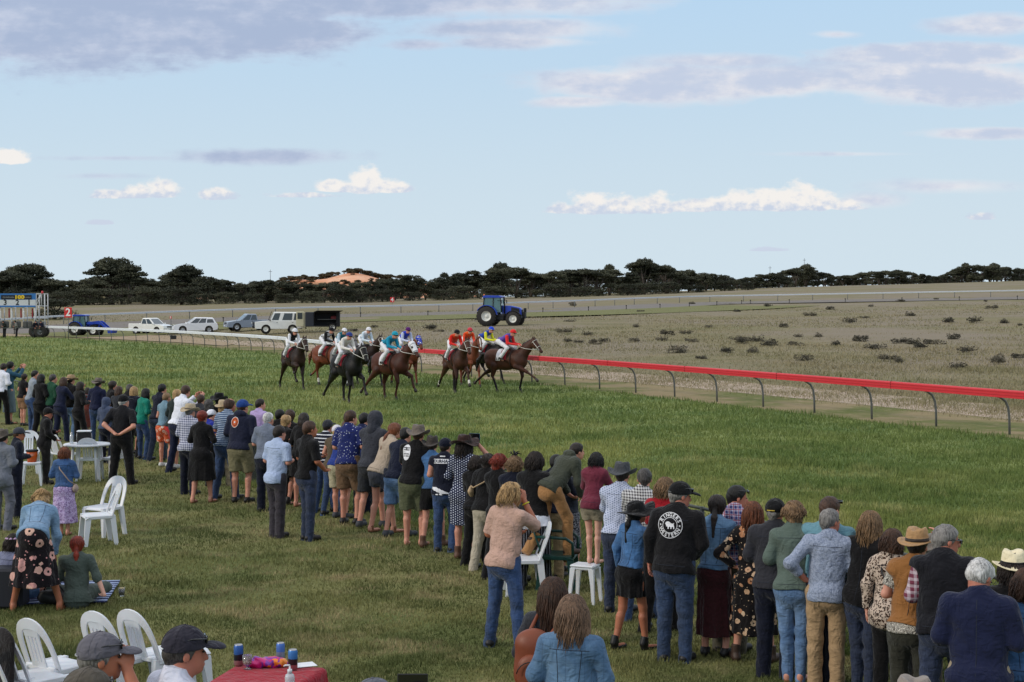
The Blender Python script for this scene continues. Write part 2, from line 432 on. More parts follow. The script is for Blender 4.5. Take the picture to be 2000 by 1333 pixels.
grid_sheet('straw_strip', para(offset(rl0, 4.2), 160), para(offset(rl0, 8.5), 160), 4, M_straw, lambda X, Y: terrain(X, Y) - .002)
grid_sheet('spectator_lawn', para([(-60, -60), (-60, 20), (-90, 100), (-300, 200), (-300, 224)], 120), A, 4, M_lawn, lambda X, Y: X * 0 - .002)
# far side of the course: pale running rail with a sandy track before it
def solve_y(px, py, h):
    for Y in np.arange(120, 700, 1.0):
        a, b, c = ray(px, py); X = a * Y / b
        if (CAMZ + c * Y / b) <= ter(X, Y) + h: return (X, Y)
    return (X, 700)
bk = smooth_pl([solve_y(px, py, 1.1) for px, py in [(-60, 628), (100, 619), (260, 612), (420, 606), (600, 601), (800, 597), (1000, 592), (1300, 580.5), (1450, 577.5), (1700, 573), (2060, 567.5)]], 1)
bk = [tuple(p) for p in para(bk, 130)]
zt = lambda X, Y: terrain(X, Y) + .06
grid_sheet('far_track', offset(bk, .5), offset(bk, 16.0), 8, M_dirt, zt)
M_green2 = material('green_strip', lambda nt, b: nt.mix(nt.noise(nt.pos(), .4, 5, .6), lin(100, 104, 62), lin(122, 120, 84)), .95, spec=.1)
grid_sheet('far_grass_strip', offset(bk[:75], 16.0), offset(bk[:75], 36.0), 8, M_green2, zt)
grid_sheet('service_road', [(-75, 171), (-60, 164.8), (-50, 163.5), (-40, 151.5), (-30, 137.5), (-24, 126.5)], [(-95, 196), (-75, 186), (-58, 180), (-45, 170), (-33, 156), (-24, 132)], 8, M_tan, lambda X, Y: terrain(X, Y) + .03)

# ---- red hill far away, its sunlight partly put into the earth colour
def hill_z(a, b_, H): return H * np.clip(1 - np.abs(a) ** 2.2, 0, 1) * np.clip(1 - b_ ** 2, 0, 1) * (1 + .10 * np.sin(a * 7 + 1) + .07 * np.sin(a * 17 + b_ * 3) + .2 * a)
def hill(cx, cy, L, Wd, H, mat, name):
    n, m = 60, 24; a = np.linspace(-1, 1, n); b_ = np.linspace(-1, 1, m); A_, B_ = np.meshgrid(a, b_)
    prof = np.clip(1 - np.abs(A_) ** 2.2, 0, 1) * np.clip(1 - B_ ** 2, 0, 1)
    z = H * prof * (1 + .10 * np.sin(A_ * 7 + 1) + .07 * np.sin(A_ * 17 + B_ * 3) + .2 * A_)
    v = np.stack([cx + A_ * L, cy + B_ * Wd, 2 + z], -1).reshape(-1, 3); i = np.arange(m - 1)[:, None] * n + np.arange(n - 1)[None]
    return tag(npmesh(name, v, quads=np.stack([i, i + 1, i + n + 1, i + n], -1).reshape(-1, 4), mats=mat), kind='structure')
def g_hill(nt, b):
    p = nt.pos(); x, y, z = nt.xyz(p)
    n = nt.noise(p, .03, 5, .65); n2 = nt.noise(nt.comb(x, y, z * 5.0), .045, 4, .6)
    c = nt.mix(n.ss(.35, .7), (.60, .26, .14, 1), (.70, .42, .28, 1))
    return nt.mix(n2.ss(.58, .68) * .7, c, (.20, .16, .08, 1))
hill(-172, 1500, 165, 150, 27, material('red_earth', g_hill, .95, spec=.05), 'red_hill')
hill(-420, 1700, 260, 160, 14, material('scrub_hill', g_hill2 := (lambda nt, b: nt.mix(nt.noise(nt.pos(), .04, 4, .6), lin(86, 84, 62), lin(120, 108, 78))), .95, spec=.05), 'scrub_rise')

# ================================================================== trees
def leaf_mat(key, a, b_):
    def f(nt, b):
        v = nt.coord(); n = nt.noise(v, .8, 3, .6); n = n + nt.objrand() * .3 - .15
        return nt.mix(n.ss(.3, .7), a, b_)
    return material(key, f, .7, spec=.25)
M_leaf = leaf_mat('mallee_leaf', (.030, .034, .020, 1), (.092, .094, .056, 1))
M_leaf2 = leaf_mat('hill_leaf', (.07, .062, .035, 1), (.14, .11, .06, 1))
M_bark = material('bark', lambda nt, b: nt.mix(nt.noise(nt.scale(nt.coord(), (3, 3, .6)), 3, 4, .6), (.06, .05, .042, 1), (.17, .14, .12, 1)), .9, spec=.1)
def leaves(n, cs, size, r):
    """leaf sprays scattered through flattened ellipsoid clumps (centre, rx, rz)"""
    wts = np.array([c[3] * c[3] for c in cs]); ids = r.choice(len(cs), n, p=wts / wts.sum()); C = np.array([c[:3] for c in cs])[ids]
    RX = np.array([c[3] for c in cs])[ids]; RZ = np.array([c[4] for c in cs])[ids]
    d = r.normal(size=(n, 3)); d /= np.linalg.norm(d, axis=1)[:, None]; rad = r.uniform(.45, 1.0, n) ** .6
    rad *= 1 + .22 * np.sin(d[:, 0] * 7 + ids) * np.sin(d[:, 1] * 6 + ids * 2)
    d[:, 2] = np.where(d[:, 2] < 0, d[:, 2] * .45, d[:, 2])
    p = C + d * rad[:, None] * np.stack([RX, RX, RZ], 1)
    a = r.normal(size=(n, 3)); a /= np.linalg.norm(a, axis=1)[:, None]; b = np.cross(a, r.normal(size=(n, 3))); b /= np.linalg.norm(b, axis=1)[:, None]
    s = size * r.uniform(.5, 1.3, n)[:, None]
    v = np.stack([p - a * s, p + b * s * .55, p + a * s, p - b * s * .55], 1).reshape(-1, 3)
    return v, np.arange(n * 4).reshape(-1, 4)
def make_tree(seed, H, kind, matl, nleaf=9000, size=.19, nm='mallee_tree'):
    r = np.random.default_rng(seed); root = empty(nm)
    mb = MB(); cs = []
    nst = {'umbrella': 3, 'bushy': 5, 'emergent': 2, 'shrubby': 6}[kind]
    spread = {'umbrella': .42, 'bushy': .40, 'emergent': .34, 'shrubby': .5}[kind] * H
    for s in range(nst):
        th = 2 * math.pi * s / nst + r.uniform(-.5, .5); rr = spread * r.uniform(.35, .8); top = H * r.uniform(.62, .8)
        b0 = (r.uniform(-.15, .15), r.uniform(-.15, .15), -.3)
        m1 = (math.cos(th) * rr * .3, math.sin(th) * rr * .3, top * .45); e = (math.cos(th) * rr, math.sin(th) * rr, top)
        mb.tube([b0, m1, e], [.022 * H, .016 * H, .007 * H], 6)
        for q in range(3):
            t2 = th + r.uniform(-1.3, 1.3); e2 = (m1[0] + math.cos(t2) * rr * .8, m1[1] + math.sin(t2) * rr * .8, top * r.uniform(.8, 1.1))
            mb.tube([m1, ((m1[0] + e2[0]) / 2, (m1[1] + e2[1]) / 2, (m1[2] + e2[2]) / 2 + .2), e2], [.010 * H, .006 * H, .003 * H], 5)
            cs.append((e2[0], e2[1], e2[2], spread * r.uniform(.28, .45), H * r.uniform(.045, .085)))
        cs.append((e[0], e[1], e[2] + H * .06, spread * r.uniform(.35, .5), H * r.uniform(.07, .11)))
    if kind in ('umbrella', 'emergent'):
        cs.append((0, 0, H * .86, spread * .55, H * .12)); mb.tube([(0, 0, -.3), (.1, 0, H * .5), (0, 0, H * .88)], [.025 * H, .015 * H, .005 * H], 6)
    if kind in ('bushy', 'shrubby', 'umbrella'):
        for q in range(9 if kind != 'umbrella' else 1):
            th = r.uniform(0, 6.28); rr = spread * r.uniform(.2, 1.0)
            cs.append((math.cos(th) * rr, math.sin(th) * rr, H * r.uniform(.15, .6), spread * r.uniform(.3, .5), H * r.uniform(.1, .18)))
    if kind == 'shrubby':
        for q in range(8):
            th = r.uniform(0, 6.28); cs.append((math.cos(th) * spread * .8, math.sin(th) * spread * .8, H * r.uniform(.05, .3), spread * .45, H * .2))
    v, q = leaves(nleaf, cs, size, r)
    mb.build('trunk', M_bark, root)
    npmesh('crown', v, quads=q, mats=matl, parent=root, smooth=False)
    return root
SKY_T = [(-80, 520), (0, 518), (60, 517), (85, 525), (110, 536), (150, 549), (185, 530), (225, 505), (262, 520), (290, 545), (330, 530), (365, 519), (410, 535), (445, 550), (500, 545), (545, 543), (600, 552), (680, 548), (740, 546), (780, 528), (812, 535), (845, 545), (868, 535), (895, 525), (940, 520), (980, 515), (1010, 522), (1050, 530), (1100, 528), (1180, 520), (1220, 538), (1258, 508), (1300, 520), (1340, 530), (1400, 533), (1440, 545), (1480, 536), (1520, 530), (1575, 518), (1600, 530), (1640, 538), (1700, 528), (1760, 527), (1830, 540), (1885, 515), (1940, 516), (1990, 522), (2100, 525)]
BASE_T = [(-80, 592), (700, 590), (900, 583), (1200, 575), (1450, 565), (1600, 556), (1750, 551), (2100, 547)]
YT = [(-80, 310), (700, 330), (900, 400), (1200, 450), (1450, 520), (1600, 580), (2100, 690)]
ip = lambda tb, x: float(np.interp(x, [t[0] for t in tb], [t[1] for t in tb]))
REFH = 8.0
kinds = ['umbrella', 'umbrella', 'bushy', 'bushy', 'emergent', 'shrubby', 'umbrella', 'bushy']
protos = [make_tree(100 + i, REFH, kd, M_leaf) for i, kd in enumerate(kinds)]
used = set()
tword = {'umbrella': 'dark flat-crowned mallee tree', 'bushy': 'dark bushy mallee tree', 'emergent': 'slender mallee tree', 'shrubby': 'low dark scrub tree'}
def put_tree(i, px, Y, h, wscale, label, group, protos_=protos, z=None, cat='tree'):
    X = (px - 1000) / F * Y; src = protos_[i]
    if (id(protos_), i) in used: t = copy_tree(src)
    else: used.add((id(protos_), i)); t = src
    t.location = (X, Y, (ter(X, Y) if z is None else z) - .1); s = h / REFH
    t.scale = (s * wscale, s * wscale, s); t.rotation_euler = (0, 0, rng.uniform(0, 6.28))
    tag(t, label, cat, group); return t
TG = 'mallee trees along the far tree line'
side = lambda px: 'at the left end of' if px < 330 else 'left of centre in' if px < 800 else 'behind the blue tractor in' if px < 1150 else 'right of centre in' if px < 1550 else 'at the right end of'
px = -70.0
while px < 2080:                                      # front row, follows the skyline of the photograph
    Y = ip(YT, px) * rng.uniform(.98, 1.03); top = ip(SKY_T, px); h = (ip(BASE_T, px) - top) * Y / F * rng.uniform(.93, 1.03)
    X = (px - 1000) / F * Y
    zt_ = ter(X, Y); h = CAMZ + (594 - top) * Y / F - zt_
    i = int(rng.choice([0, 1, 2, 3, 6, 7])); h = h * rng.uniform(.9, 1.0) / .97
    put_tree(i, px, Y, h, rng.uniform(1.15, 1.6), tword[kinds[i]] + ' ' + side(px) + ' the far tree line', TG)
    px += h * 0.5 * F / Y * rng.uniform(.75, 1.15)
px = -60.0
while px < 2080:                                      # back rows fill the wood
    Y = ip(YT, px) * rng.uniform(1.06, 1.2); i = int(rng.choice([2, 3, 5, 7, 5])); X = (px - 1000) / F * Y
    h = (CAMZ + (594 - (ip(SKY_T, px) + 12)) * Y / F - ter(X, Y)) * rng.uniform(.85, 1.0)
    put_tree(i, px, Y, max(h, 3), rng.uniform(1.8, 2.3), tword[kinds[i]] + ' ' + side(px) + ' the wood, rear row', TG)
    px += h * 0.85 * F / Y
for px, top in [(212, 503), (238, 505), (365, 517), (60, 515), (978, 513), (1190, 517), (1258, 505), (1300, 518), (1575, 516), (1752, 527), (1885, 514), (1940, 514), (868, 533), (1345, 527), (1625, 537), (30, 520)]:
    Y = ip(YT, px) * 1.01; X = (px - 1000) / F * Y; h = CAMZ + (594 - top) * Y / F - ter(X, Y)
    put_tree([4, 0, 1][int(rng.integers(3))], px, Y, h * 1.03, rng.uniform(.8, 1.05), 'tall mallee rising over others ' + side(px) + ' the tree line', TG)
bushp = [make_tree(105, REFH, 'shrubby', M_leaf, 7000, .2, 'scrub_bush')]
px = -40.0
while px < 1500:                                      # low scrub at the foot of the wood
    Y = ip(YT, px) * rng.uniform(.93, .98); put_tree(0, px, Y, rng.uniform(2.2, 4.6), rng.uniform(1.2, 1.9), 'low scrub bush ' + side(px) + ' the wood, at its foot', 'scrub bushes at the foot of the wood', bushp, cat='bush')
    px += rng.uniform(26, 64)
put_tree(0, 108, 215, 3.3, 1.7, 'round dark bush in front of the trees right of the starting gate', None, bushp, cat='bush')
hp = [make_tree(300 + i, REFH, kd, M_leaf2, 2200, .5, 'hill_tree') for i, kd in enumerate(['umbrella', 'bushy', 'umbrella'])]
for j in range(120):
    px = rng.uniform(500, 790); yb = rng.choice([rng.uniform(-1, .2), rng.uniform(-.12, .1), rng.uniform(-.12, .1)]); X = (px - 1000) / F * 1500
    a = (X + 172) / 165
    if abs(a) > 1: continue
    zz = 2 + float(hill_z(a, yb, 27))
    put_tree(j % 3, px, 1500 + yb * 150, rng.uniform(3, 6.5), 1.7, 'distant sunlit tree scattered on the red hill', 'trees on the red hill', hp, z=zz - .5)
# thin far poles on the skyline
for px, top, Y in [(528, 527, 900), (1504, 520, 1000), (1571, 505, 1000)]:
    X, zt_ = at_y(px, top, Y); z0 = ter(X, Y); mb = MB().tube([(0, 0, -1), (0, 0, zt_ - z0)], [.22, .12], 6); mb.box((0, 0, zt_ - z0 - 1.2), (2.0, .2, .2))
    o = mb.build('mast', paint('galv', (90, 92, 96), .5, .4)); o.location = (X, Y, z0); tag(o, {528: 'thin mast on the skyline left of the red hill', 1504: 'thin distant mast on the right skyline, the lower of two', 1571: 'thin tall distant mast on the right skyline above a flat-topped tree'}[px], 'mast')
# shrubs in the infield
sp = []
M_shr = leaf_mat('saltbush', (.045, .043, .030, 1), (.13, .115, .08, 1))
for s in range(5):
    r = np.random.default_rng(900 + s); cs = [(r.uniform(-.6, .6), r.uniform(-.4, .4), r.uniform(.1, .4), r.uniform(.2, .4), r.uniform(.15, .35)) for _ in range(7)]
    v, q = leaves(700, cs, .06, r); mb = MB()
    for _ in range(9): mb.tube([(r.uniform(-.3, .3), r.uniform(-.2, .2), -.1), (r.uniform(-.6, .6), r.uniform(-.4, .4), .55)], [.012, .005], 4)
    root = empty('shrub'); mb.build('stem', M_bark, root); npmesh('foliage', v, quads=q, mats=M_shr, parent=root, smooth=False); sp.append(root)
SH = [(1110, 668), (1130, 670), (1160, 672), (1180, 668), (1300, 655), (1290, 665), (1340, 652), (1350, 668), (1385, 640), (1450, 672), (1470, 668), (1500, 675), (1550, 675), (1440, 664), (1560, 660), (1600, 660), (1630, 675), (1680, 668), (1710, 682), (1765, 672), (1780, 673), (1800, 680), (1820, 672), (1860, 664), (1905, 632), (1960, 632), (1990, 636), (1370, 702), (1325, 690), (1730, 705), (1755, 708), (1870, 720), (1990, 700), (1660, 630), (1690, 622), (1780, 618), (1850, 630), (1760, 590), (1830, 586), (1925, 590), (1110, 630), (1240, 640), (700, 660), (730, 640), (840, 645), (1150, 655), (1100, 650), (690, 648), (1240, 668), (1420, 690), (1470, 690), (1580, 618), (1530, 640), (1620, 605), (1940, 604), (1700, 600), (845, 640), (860, 648), (1570, 705), (1890, 690), (1950, 708), (1350, 595), (1250, 610), (1120, 598), (1500, 600), (1440, 610)]
us_ = set()
for j, (px, py) in enumerate(SH):
    X, Y = None, None
    for Yq in np.arange(45, 420, 1.0):
        a, b, c = ray(px, py); Xq = a * Yq / b
        if CAMZ + c * Yq / b <= ter(Xq, Yq): X, Y = Xq, Yq; break
    if X is None or pdist(np.array([X]), np.array([Y]), RAILX)[0] < 4: continue
    i = j % 5; t = sp[i] if i not in us_ else copy_tree(sp[i]); us_.add(i)
    s = rng.uniform(.4, .8) * (1 + Y / 500); t.location = (X, Y, ter(X, Y) - .05); t.scale = (s * rng.uniform(.8, 1.5), s, s * rng.uniform(.7, 1.1)); t.rotation_euler = (0, 0, rng.uniform(0, 6))
    tag(t, 'dark saltbush shrub standing in the dry infield grass beyond the running rail', 'shrub', 'saltbush shrubs in the infield')
print('trees', time.time() - T0)

# ================================================================== grass (stuff)
def blades(X, Y, Z, h, wdt, r, lean=.5):
    n = len(X); th = r.uniform(0, 6.283, n); hh = h * r.uniform(.5, 1.3, n); ww = wdt * r.uniform(.6, 1.3, n); l = r.uniform(0, lean, n) * hh; t2 = r.uniform(0, 6.283, n)
    dx_, dy_ = np.cos(th) * ww / 2, np.sin(th) * ww / 2
    v = np.stack([np.stack([X - dx_, Y - dy_, Z - .01], 1), np.stack([X + dx_, Y + dy_, Z - .01], 1), np.stack([X + np.cos(t2) * l, Y + np.sin(t2) * l, Z + hh], 1)], 1).reshape(-1, 3)
    return v, np.arange(n * 3).reshape(-1, 3)
def blade_mat(key, cs, rail=0):
    def f(nt, b):
        p = nt.pos(); x, y, z = nt.xyz(p)
        n = nt.noise(p, cs[3], 5, .6); m = nt.noise(nt.comb(x, y, 0.0), 45, 1, .5); e = nt.noise(nt.comb(x, y, 4.0), cs[4], 4, .6)
        c = nt.mix(n.ss(.38, .62), cs[0], cs[1]); c = nt.mix(e.ss(.5, .68) * .8, c, cs[2])
        c2 = c if key == 'dry_blades' else nt.mix(m.ss(.3, .75), nt.mix(.5, c, (.05, .06, .02, 1)), c)
        if rail:      # the strip along the rail is mown less and stays greener
            dd = (16.8 - x) * .913 + (32 - y) * .406 + n * 9; c2 = nt.mix(dd.ss(19, 9) * .75, c2, nt.mix(m, lin(76, 96, 50), lin(106, 124, 66)))
        return c2
    return material(key, f, .75, spec=.2)
def scatter(n, ymin, ymax, r, test):
    """area-uniform samples, density falling as 1/Y^2"""
    u = r.uniform(-.37, .37, n); Y = 1 / (r.uniform(1 / ymax, 1 / ymin, n)); X = u * Y; m = test(X, Y); return X[m], Y[m]
r = np.random.default_rng(5)
def in_lawn(X, Y): return pdist(X, Y, FENCE) < .1
def in_track(X, Y): return (pdist(X, Y, FENCE) > -.1) & (pdist(X, Y, RAILX) < -.2)
def clump(X, Y, f): return .5 + .25 * np.sin(X * f + 1.7 * np.sin(Y * f * .7)) + .25 * np.sin(Y * f * 1.3 + 2.1 * np.sin(X * f * .6 + 1))
X, Y = scatter(640000, 8.5, 45, r, in_lawn); c_ = clump(X, Y, 2.3) * clump(X, Y, 5.1); v, t = blades(X, Y, X * 0, (.018 + .0005 * Y) + .055 * c_, .0042 + .0005 * Y, r, .9)
M_bl = blade_mat('lawn_blades', (lin(88, 97, 54), lin(136, 134, 84), lin(186, 168, 128), .55, 1.1), 0)
tag(npmesh('lawn_grass', v, tris=t, mats=M_bl, smooth=False), 'short worn lawn grass, green and straw mixed', 'grass', kind='stuff')
X, Y = scatter(760000, 13, 175, r, in_track); c_ = clump(X, Y, 1.1) * clump(X, Y, 3.4); v, t = blades(X, Y, X * 0, (.07 + .0011 * Y) * (.6 + 1.2 * c_), .004 + .0006 * Y, r, .7)
M_tb = blade_mat('track_blades', (lin(104, 122, 62), lin(150, 154, 88), lin(188, 182, 122), .22, .9), 1)
tag(npmesh('track_grass', v, tris=t, mats=M_tb, smooth=False), 'long green turf of the race track', 'grass', kind='stuff')
def in_field(X, Y): d = pdist(X, Y, RAILX); return (d > 3.2) & (r.uniform(size=len(X)) < np.clip((d - 3.0) / 2.0, .12, 1) * (.25 + .75 * clump(X, Y, .35)))
X, Y = scatter(520000, 36, 230, r, in_field); Z = terrain(X, Y) - .02
v, t = blades(X, Y, Z, .07 + .17 * clump(X, Y, .5) * clump(X, Y, .9), .007 + .0005 * Y, r, 1.0)
M_ib = blade_mat('dry_blades', (lin(138, 128, 100), lin(122, 118, 86), lin(156, 144, 118), .06, .22), 0)
tag(npmesh('infield_grass', v, tris=t, mats=M_ib, smooth=False), 'dry grey-brown grass of the infield beyond the rail', 'grass', kind='stuff')
print('grass', time.time() - T0)
# ================================================================== SDF modelling
def _v(a): return np.asarray(a, np.float32)
class SDF:
    """ordered list of primitives, smooth-unioned"""
    def __init__(s): s.p = []
    def cone(s, a, b, ra, rb, k=.02, flat=False, cutat=None): s.p.append(('c', _v(a), _v(b), ra, rb, k, flat)); return s
    def ani(s, a, b, ra, rb, k, M, sy): s.p.append(('t', _v(a), _v(b), ra, rb, k, _v(M), sy)); return s      # flattened along local y
    def ell(s, c, r, k=.02, M=None): s.p.append(('e', _v(c), _v(r), k, None if M is None else _v(M))); return s
    def cut(s, c, r, k=.01, M=None): s.p.append(('x', _v(c), _v(r), k, None if M is None else _v(M))); return s
    def plane(s, p, n): n = _v(n); n = n / np.linalg.norm(n); s.p.append(('p', _v(p), n)); return s
    def skirt(s, a, b, ra, rb, amp, n, sy, M, ph=0, k=.02, bell=1.0): s.p.append(('s', _v(a), _v(b), ra, rb, amp, n, sy, _v(M), ph, k, bell)); return s
    def wrinkle(s, amp, f=14, ph=0): s.p.append(('w', amp, f, ph)); return s
    def group(s, g, k=.01): s.p.append(('g', g, k)); return s
    def hairn(s, amp, c, n=26, ph=0, M=None): s.p.append(('h', amp, _v(c), n, ph, None if M is None else _v(M))); return s
    def curls(s, amp, f, ph=0): s.p.append(('w', amp, f, ph)); return s
    def bounds(s):
        lo = np.full(3, 1e9); hi = -lo
        for q in s.p:
            if q[0] == 'g':
                a, b = q[1].bounds(); lo = np.minimum(lo, a); hi = np.maximum(hi, b)
            elif q[0] in 'cts':
                r = max(q[3], q[4]) * (1.0 if q[0] == 'c' else 1.05) + (.03 if q[0] == 's' else 0)
                for e in (q[1], q[2]): lo = np.minimum(lo, e - r); hi = np.maximum(hi, e + r)
            elif q[0] == 'e':
                r = q[2].max(); r = q[2] if q[4] is None else np.full(3, r); lo = np.minimum(lo, q[1] - r); hi = np.maximum(hi, q[1] + r)
        return lo - .015, hi + .015
    def __call__(s, P):
        d = np.full(len(P), 9.0, np.float32)
        for q in s.p:
            t = q[0]
            if t == 'w':
                _, amp, f, ph = q; x, y, z = P[:, 0], P[:, 1], P[:, 2]
                d = d + amp * (np.sin(x * f * 1.3 + z * f * .8 + ph + 1.7 * np.sin(y * f * .7 + ph)) * np.sin(y * f * 1.1 - z * f * 1.25 + 2.1 * ph) + .5 * np.sin(z * f * 2.3 + x * f * 1.9 + y * f + ph * 3)); continue
            if t == 'h':
                _, amp, c, n, ph, M = q; v = P - c
                if M is not None: v = v @ M
                th = np.arctan2(v[:, 1], v[:, 0]); d = d + amp * np.sin(th * n + np.sin(v[:, 2] * 30 + ph) * 1.5 + ph); continue
            if t == 'p': d = np.maximum(d, (P - q[1]) @ q[2]); continue
            if t == 'c':
                _, a, b, ra, rb, k, flat = q; ab = b - a; L2 = float(ab @ ab) + 1e-9; pa = P - a; h = (pa @ ab) / L2; hc = np.clip(h, 0, 1)
                e = np.linalg.norm(pa - hc[:, None] * ab, axis=1) - (ra + (rb - ra) * hc)
                if flat: e = np.maximum(e, (h - 1) * math.sqrt(L2))
            elif t == 't':
                _, a, b, ra, rb, k, M, sy = q; al = (b - a) @ M; pl = (P - a) @ M; pl = pl * np.array([1, sy, 1], np.float32); al = al * np.array([1, sy, 1], np.float32)
                L2 = float(al @ al) + 1e-9; hc = np.clip((pl @ al) / L2, 0, 1)
                e = (np.linalg.norm(pl - hc[:, None] * al, axis=1) - (ra + (rb - ra) * hc)) * .82
            elif t == 's':
                _, a, b, ra, rb, amp, n, sy, M, ph, k, bell = q; ax = b - a; L = float(np.linalg.norm(ax)); ax = ax / L; pa = P - a; h = pa @ ax; hn = np.clip(h / L, 0, 1)
                pl = pa @ M; sh = (ax @ M) / max(1e-6, abs(float((ax @ M)[2]))); zz = pl[:, 2]
                cx = pl[:, 0] - sh[0] * np.abs(zz) * 1.0; cy = (pl[:, 1] - sh[1] * np.abs(zz)) * sy
                th = np.arctan2(cy, cx); r = ra + (rb - ra) * hn ** bell + amp * hn * (np.sin(th * n + ph) + .4 * np.sin(th * (n * 2 + 1) + ph * 2))
                e = (np.hypot(cx, cy) - r) * .75; e = np.maximum(e, np.maximum(-h, h - L))
            elif t in 'ex':
                _, c, r, k, M = q; v = P - c
                if M is not None: v = v @ M
                k0 = np.linalg.norm(v / r, axis=1); k1 = np.linalg.norm(v / (r * r), axis=1) + 1e-9; e = k0 * (k0 - 1) / k1
                if t == 'x':
                    h = np.clip(.5 - .5 * (d + e) / k, 0, 1); d = d + (-e - d) * h + k * h * (1 - h); continue
            elif t == 'g': e = q[1](P); k = q[2]
            h = np.clip(.5 + .5 * (e - d) / k, 0, 1); d = d + (e - d) * (1 - h) - k * h * (1 - h)
        return d
EDG = [(0, 1), (2, 3), (4, 5), (6, 7), (0, 2), (1, 3), (4, 6), (5, 7), (0, 4), (1, 5), (2, 6), (3, 7)]
CO = np.array([[(c >> 2) & 1, (c >> 1) & 1, c & 1] for c in range(8)])
def sdf_mesh(f, vx):
    lo, hi = f.bounds(); C = 4; n = np.ceil((hi - lo) / (vx * C)).astype(int) + 2; n = np.minimum(n, 150)
    st = vx * C; ax = [lo[i] - st * .5 + (np.arange(n[i]) + .5) * st - vx * .5 for i in range(3)]
    G = np.stack(np.meshgrid(*ax, indexing='ij'), -1).reshape(-1, 3).astype(np.float32); Fc = f(G).reshape(n)
    Ff = Fc.repeat(C, 0).repeat(C, 1).repeat(C, 2)
    o0 = np.array([ax[i][0] for i in range(3)]) - (C - 1) / 2 * vx
    idx = np.argwhere(np.abs(Ff) < st * 1.25)
    P_ = (o0 + idx * vx).astype(np.float32); Ff[idx[:, 0], idx[:, 1], idx[:, 2]] = f(P_)
    Ff[0] = Ff[-1] = 1; Ff[:, 0] = Ff[:, -1] = 1; Ff[:, :, 0] = Ff[:, :, -1] = 1
    s = Ff < 0; N = np.array(Ff.shape)
    cnt = np.zeros(N - 1, np.int8)
    for c in CO: cnt += s[c[0]:N[0] - 1 + c[0], c[1]:N[1] - 1 + c[1], c[2]:N[2] - 1 + c[2]]
    act = np.argwhere((cnt > 0) & (cnt < 8)); A_ = len(act)
    if A_ == 0: return np.zeros((0, 3)), np.zeros((0, 4), int)
    vals = np.stack([Ff[act[:, 0] + c[0], act[:, 1] + c[1], act[:, 2] + c[2]] for c in CO], 1)
    acc = np.zeros((A_, 3)); w_ = np.zeros(A_)
    for a, b in EDG:
        va, vb = vals[:, a], vals[:, b]; m = (va < 0) != (vb < 0); t = np.where(m, va / np.where(m, va - vb, 1), 0)
        p = CO[a] + (CO[b] - CO[a]) * t[:, None]; acc += p * m[:, None]; w_ += m
    V = o0 + (act + acc / w_[:, None]) * vx
    ID = np.full(N - 1, -1, np.int32); ID[act[:, 0], act[:, 1], act[:, 2]] = np.arange(A_)
    Q = []
    for ax_ in range(3):
        e = np.zeros(3, int); e[ax_] = 1; b1, b2 = [(1, 2), (2, 0), (0, 1)][ax_]
        sl0 = s[:N[0] - e[0], :N[1] - e[1], :N[2] - e[2]]; sl1 = s[e[0]:, e[1]:, e[2]:]
        E = np.argwhere(sl0 != sl1); E = E[(E[:, b1] > 0) & (E[:, b2] > 0) & (E[:, b1] < N[b1] - 1) & (E[:, b2] < N[b2] - 1)]
        u = np.zeros(3, int); u[b1] = 1; v = np.zeros(3, int); v[b2] = 1
        g = lambda K: ID[K[:, 0], K[:, 1], K[:, 2]]
        q = np.stack([g(E - u - v), g(E - v), g(E), g(E - u)], 1); fl = ~s[E[:, 0], E[:, 1], E[:, 2]]
        q[fl] = q[fl][:, ::-1]; Q.append(q)
    Q = np.concatenate(Q); Q = Q[(Q >= 0).all(1)]
    return V, Q
def sdf_obj(name, f, vx, mat, parent):
    v, q = sdf_mesh(f, vx)
    if len(v) == 0: return None
    return npmesh(name, v, quads=q, mats=mat, parent=parent)
def project_decal(f, vs, Mo, o, step_dir, off=.004):
    """drop flat decal points on to a cloth surface: start at o + M*(x,y,0), march along step_dir until the cloth"""
    P_ = np.array([tuple(Vector(o) + Mo @ Vector((p[0], p[1], 0))) for p in vs], np.float32); dr = np.array(step_dir, np.float32)
    for _ in range(40): P_ = P_ + dr * np.clip(f(P_) * .9, -.02, .05)[:, None]
    return P_ - dr * off

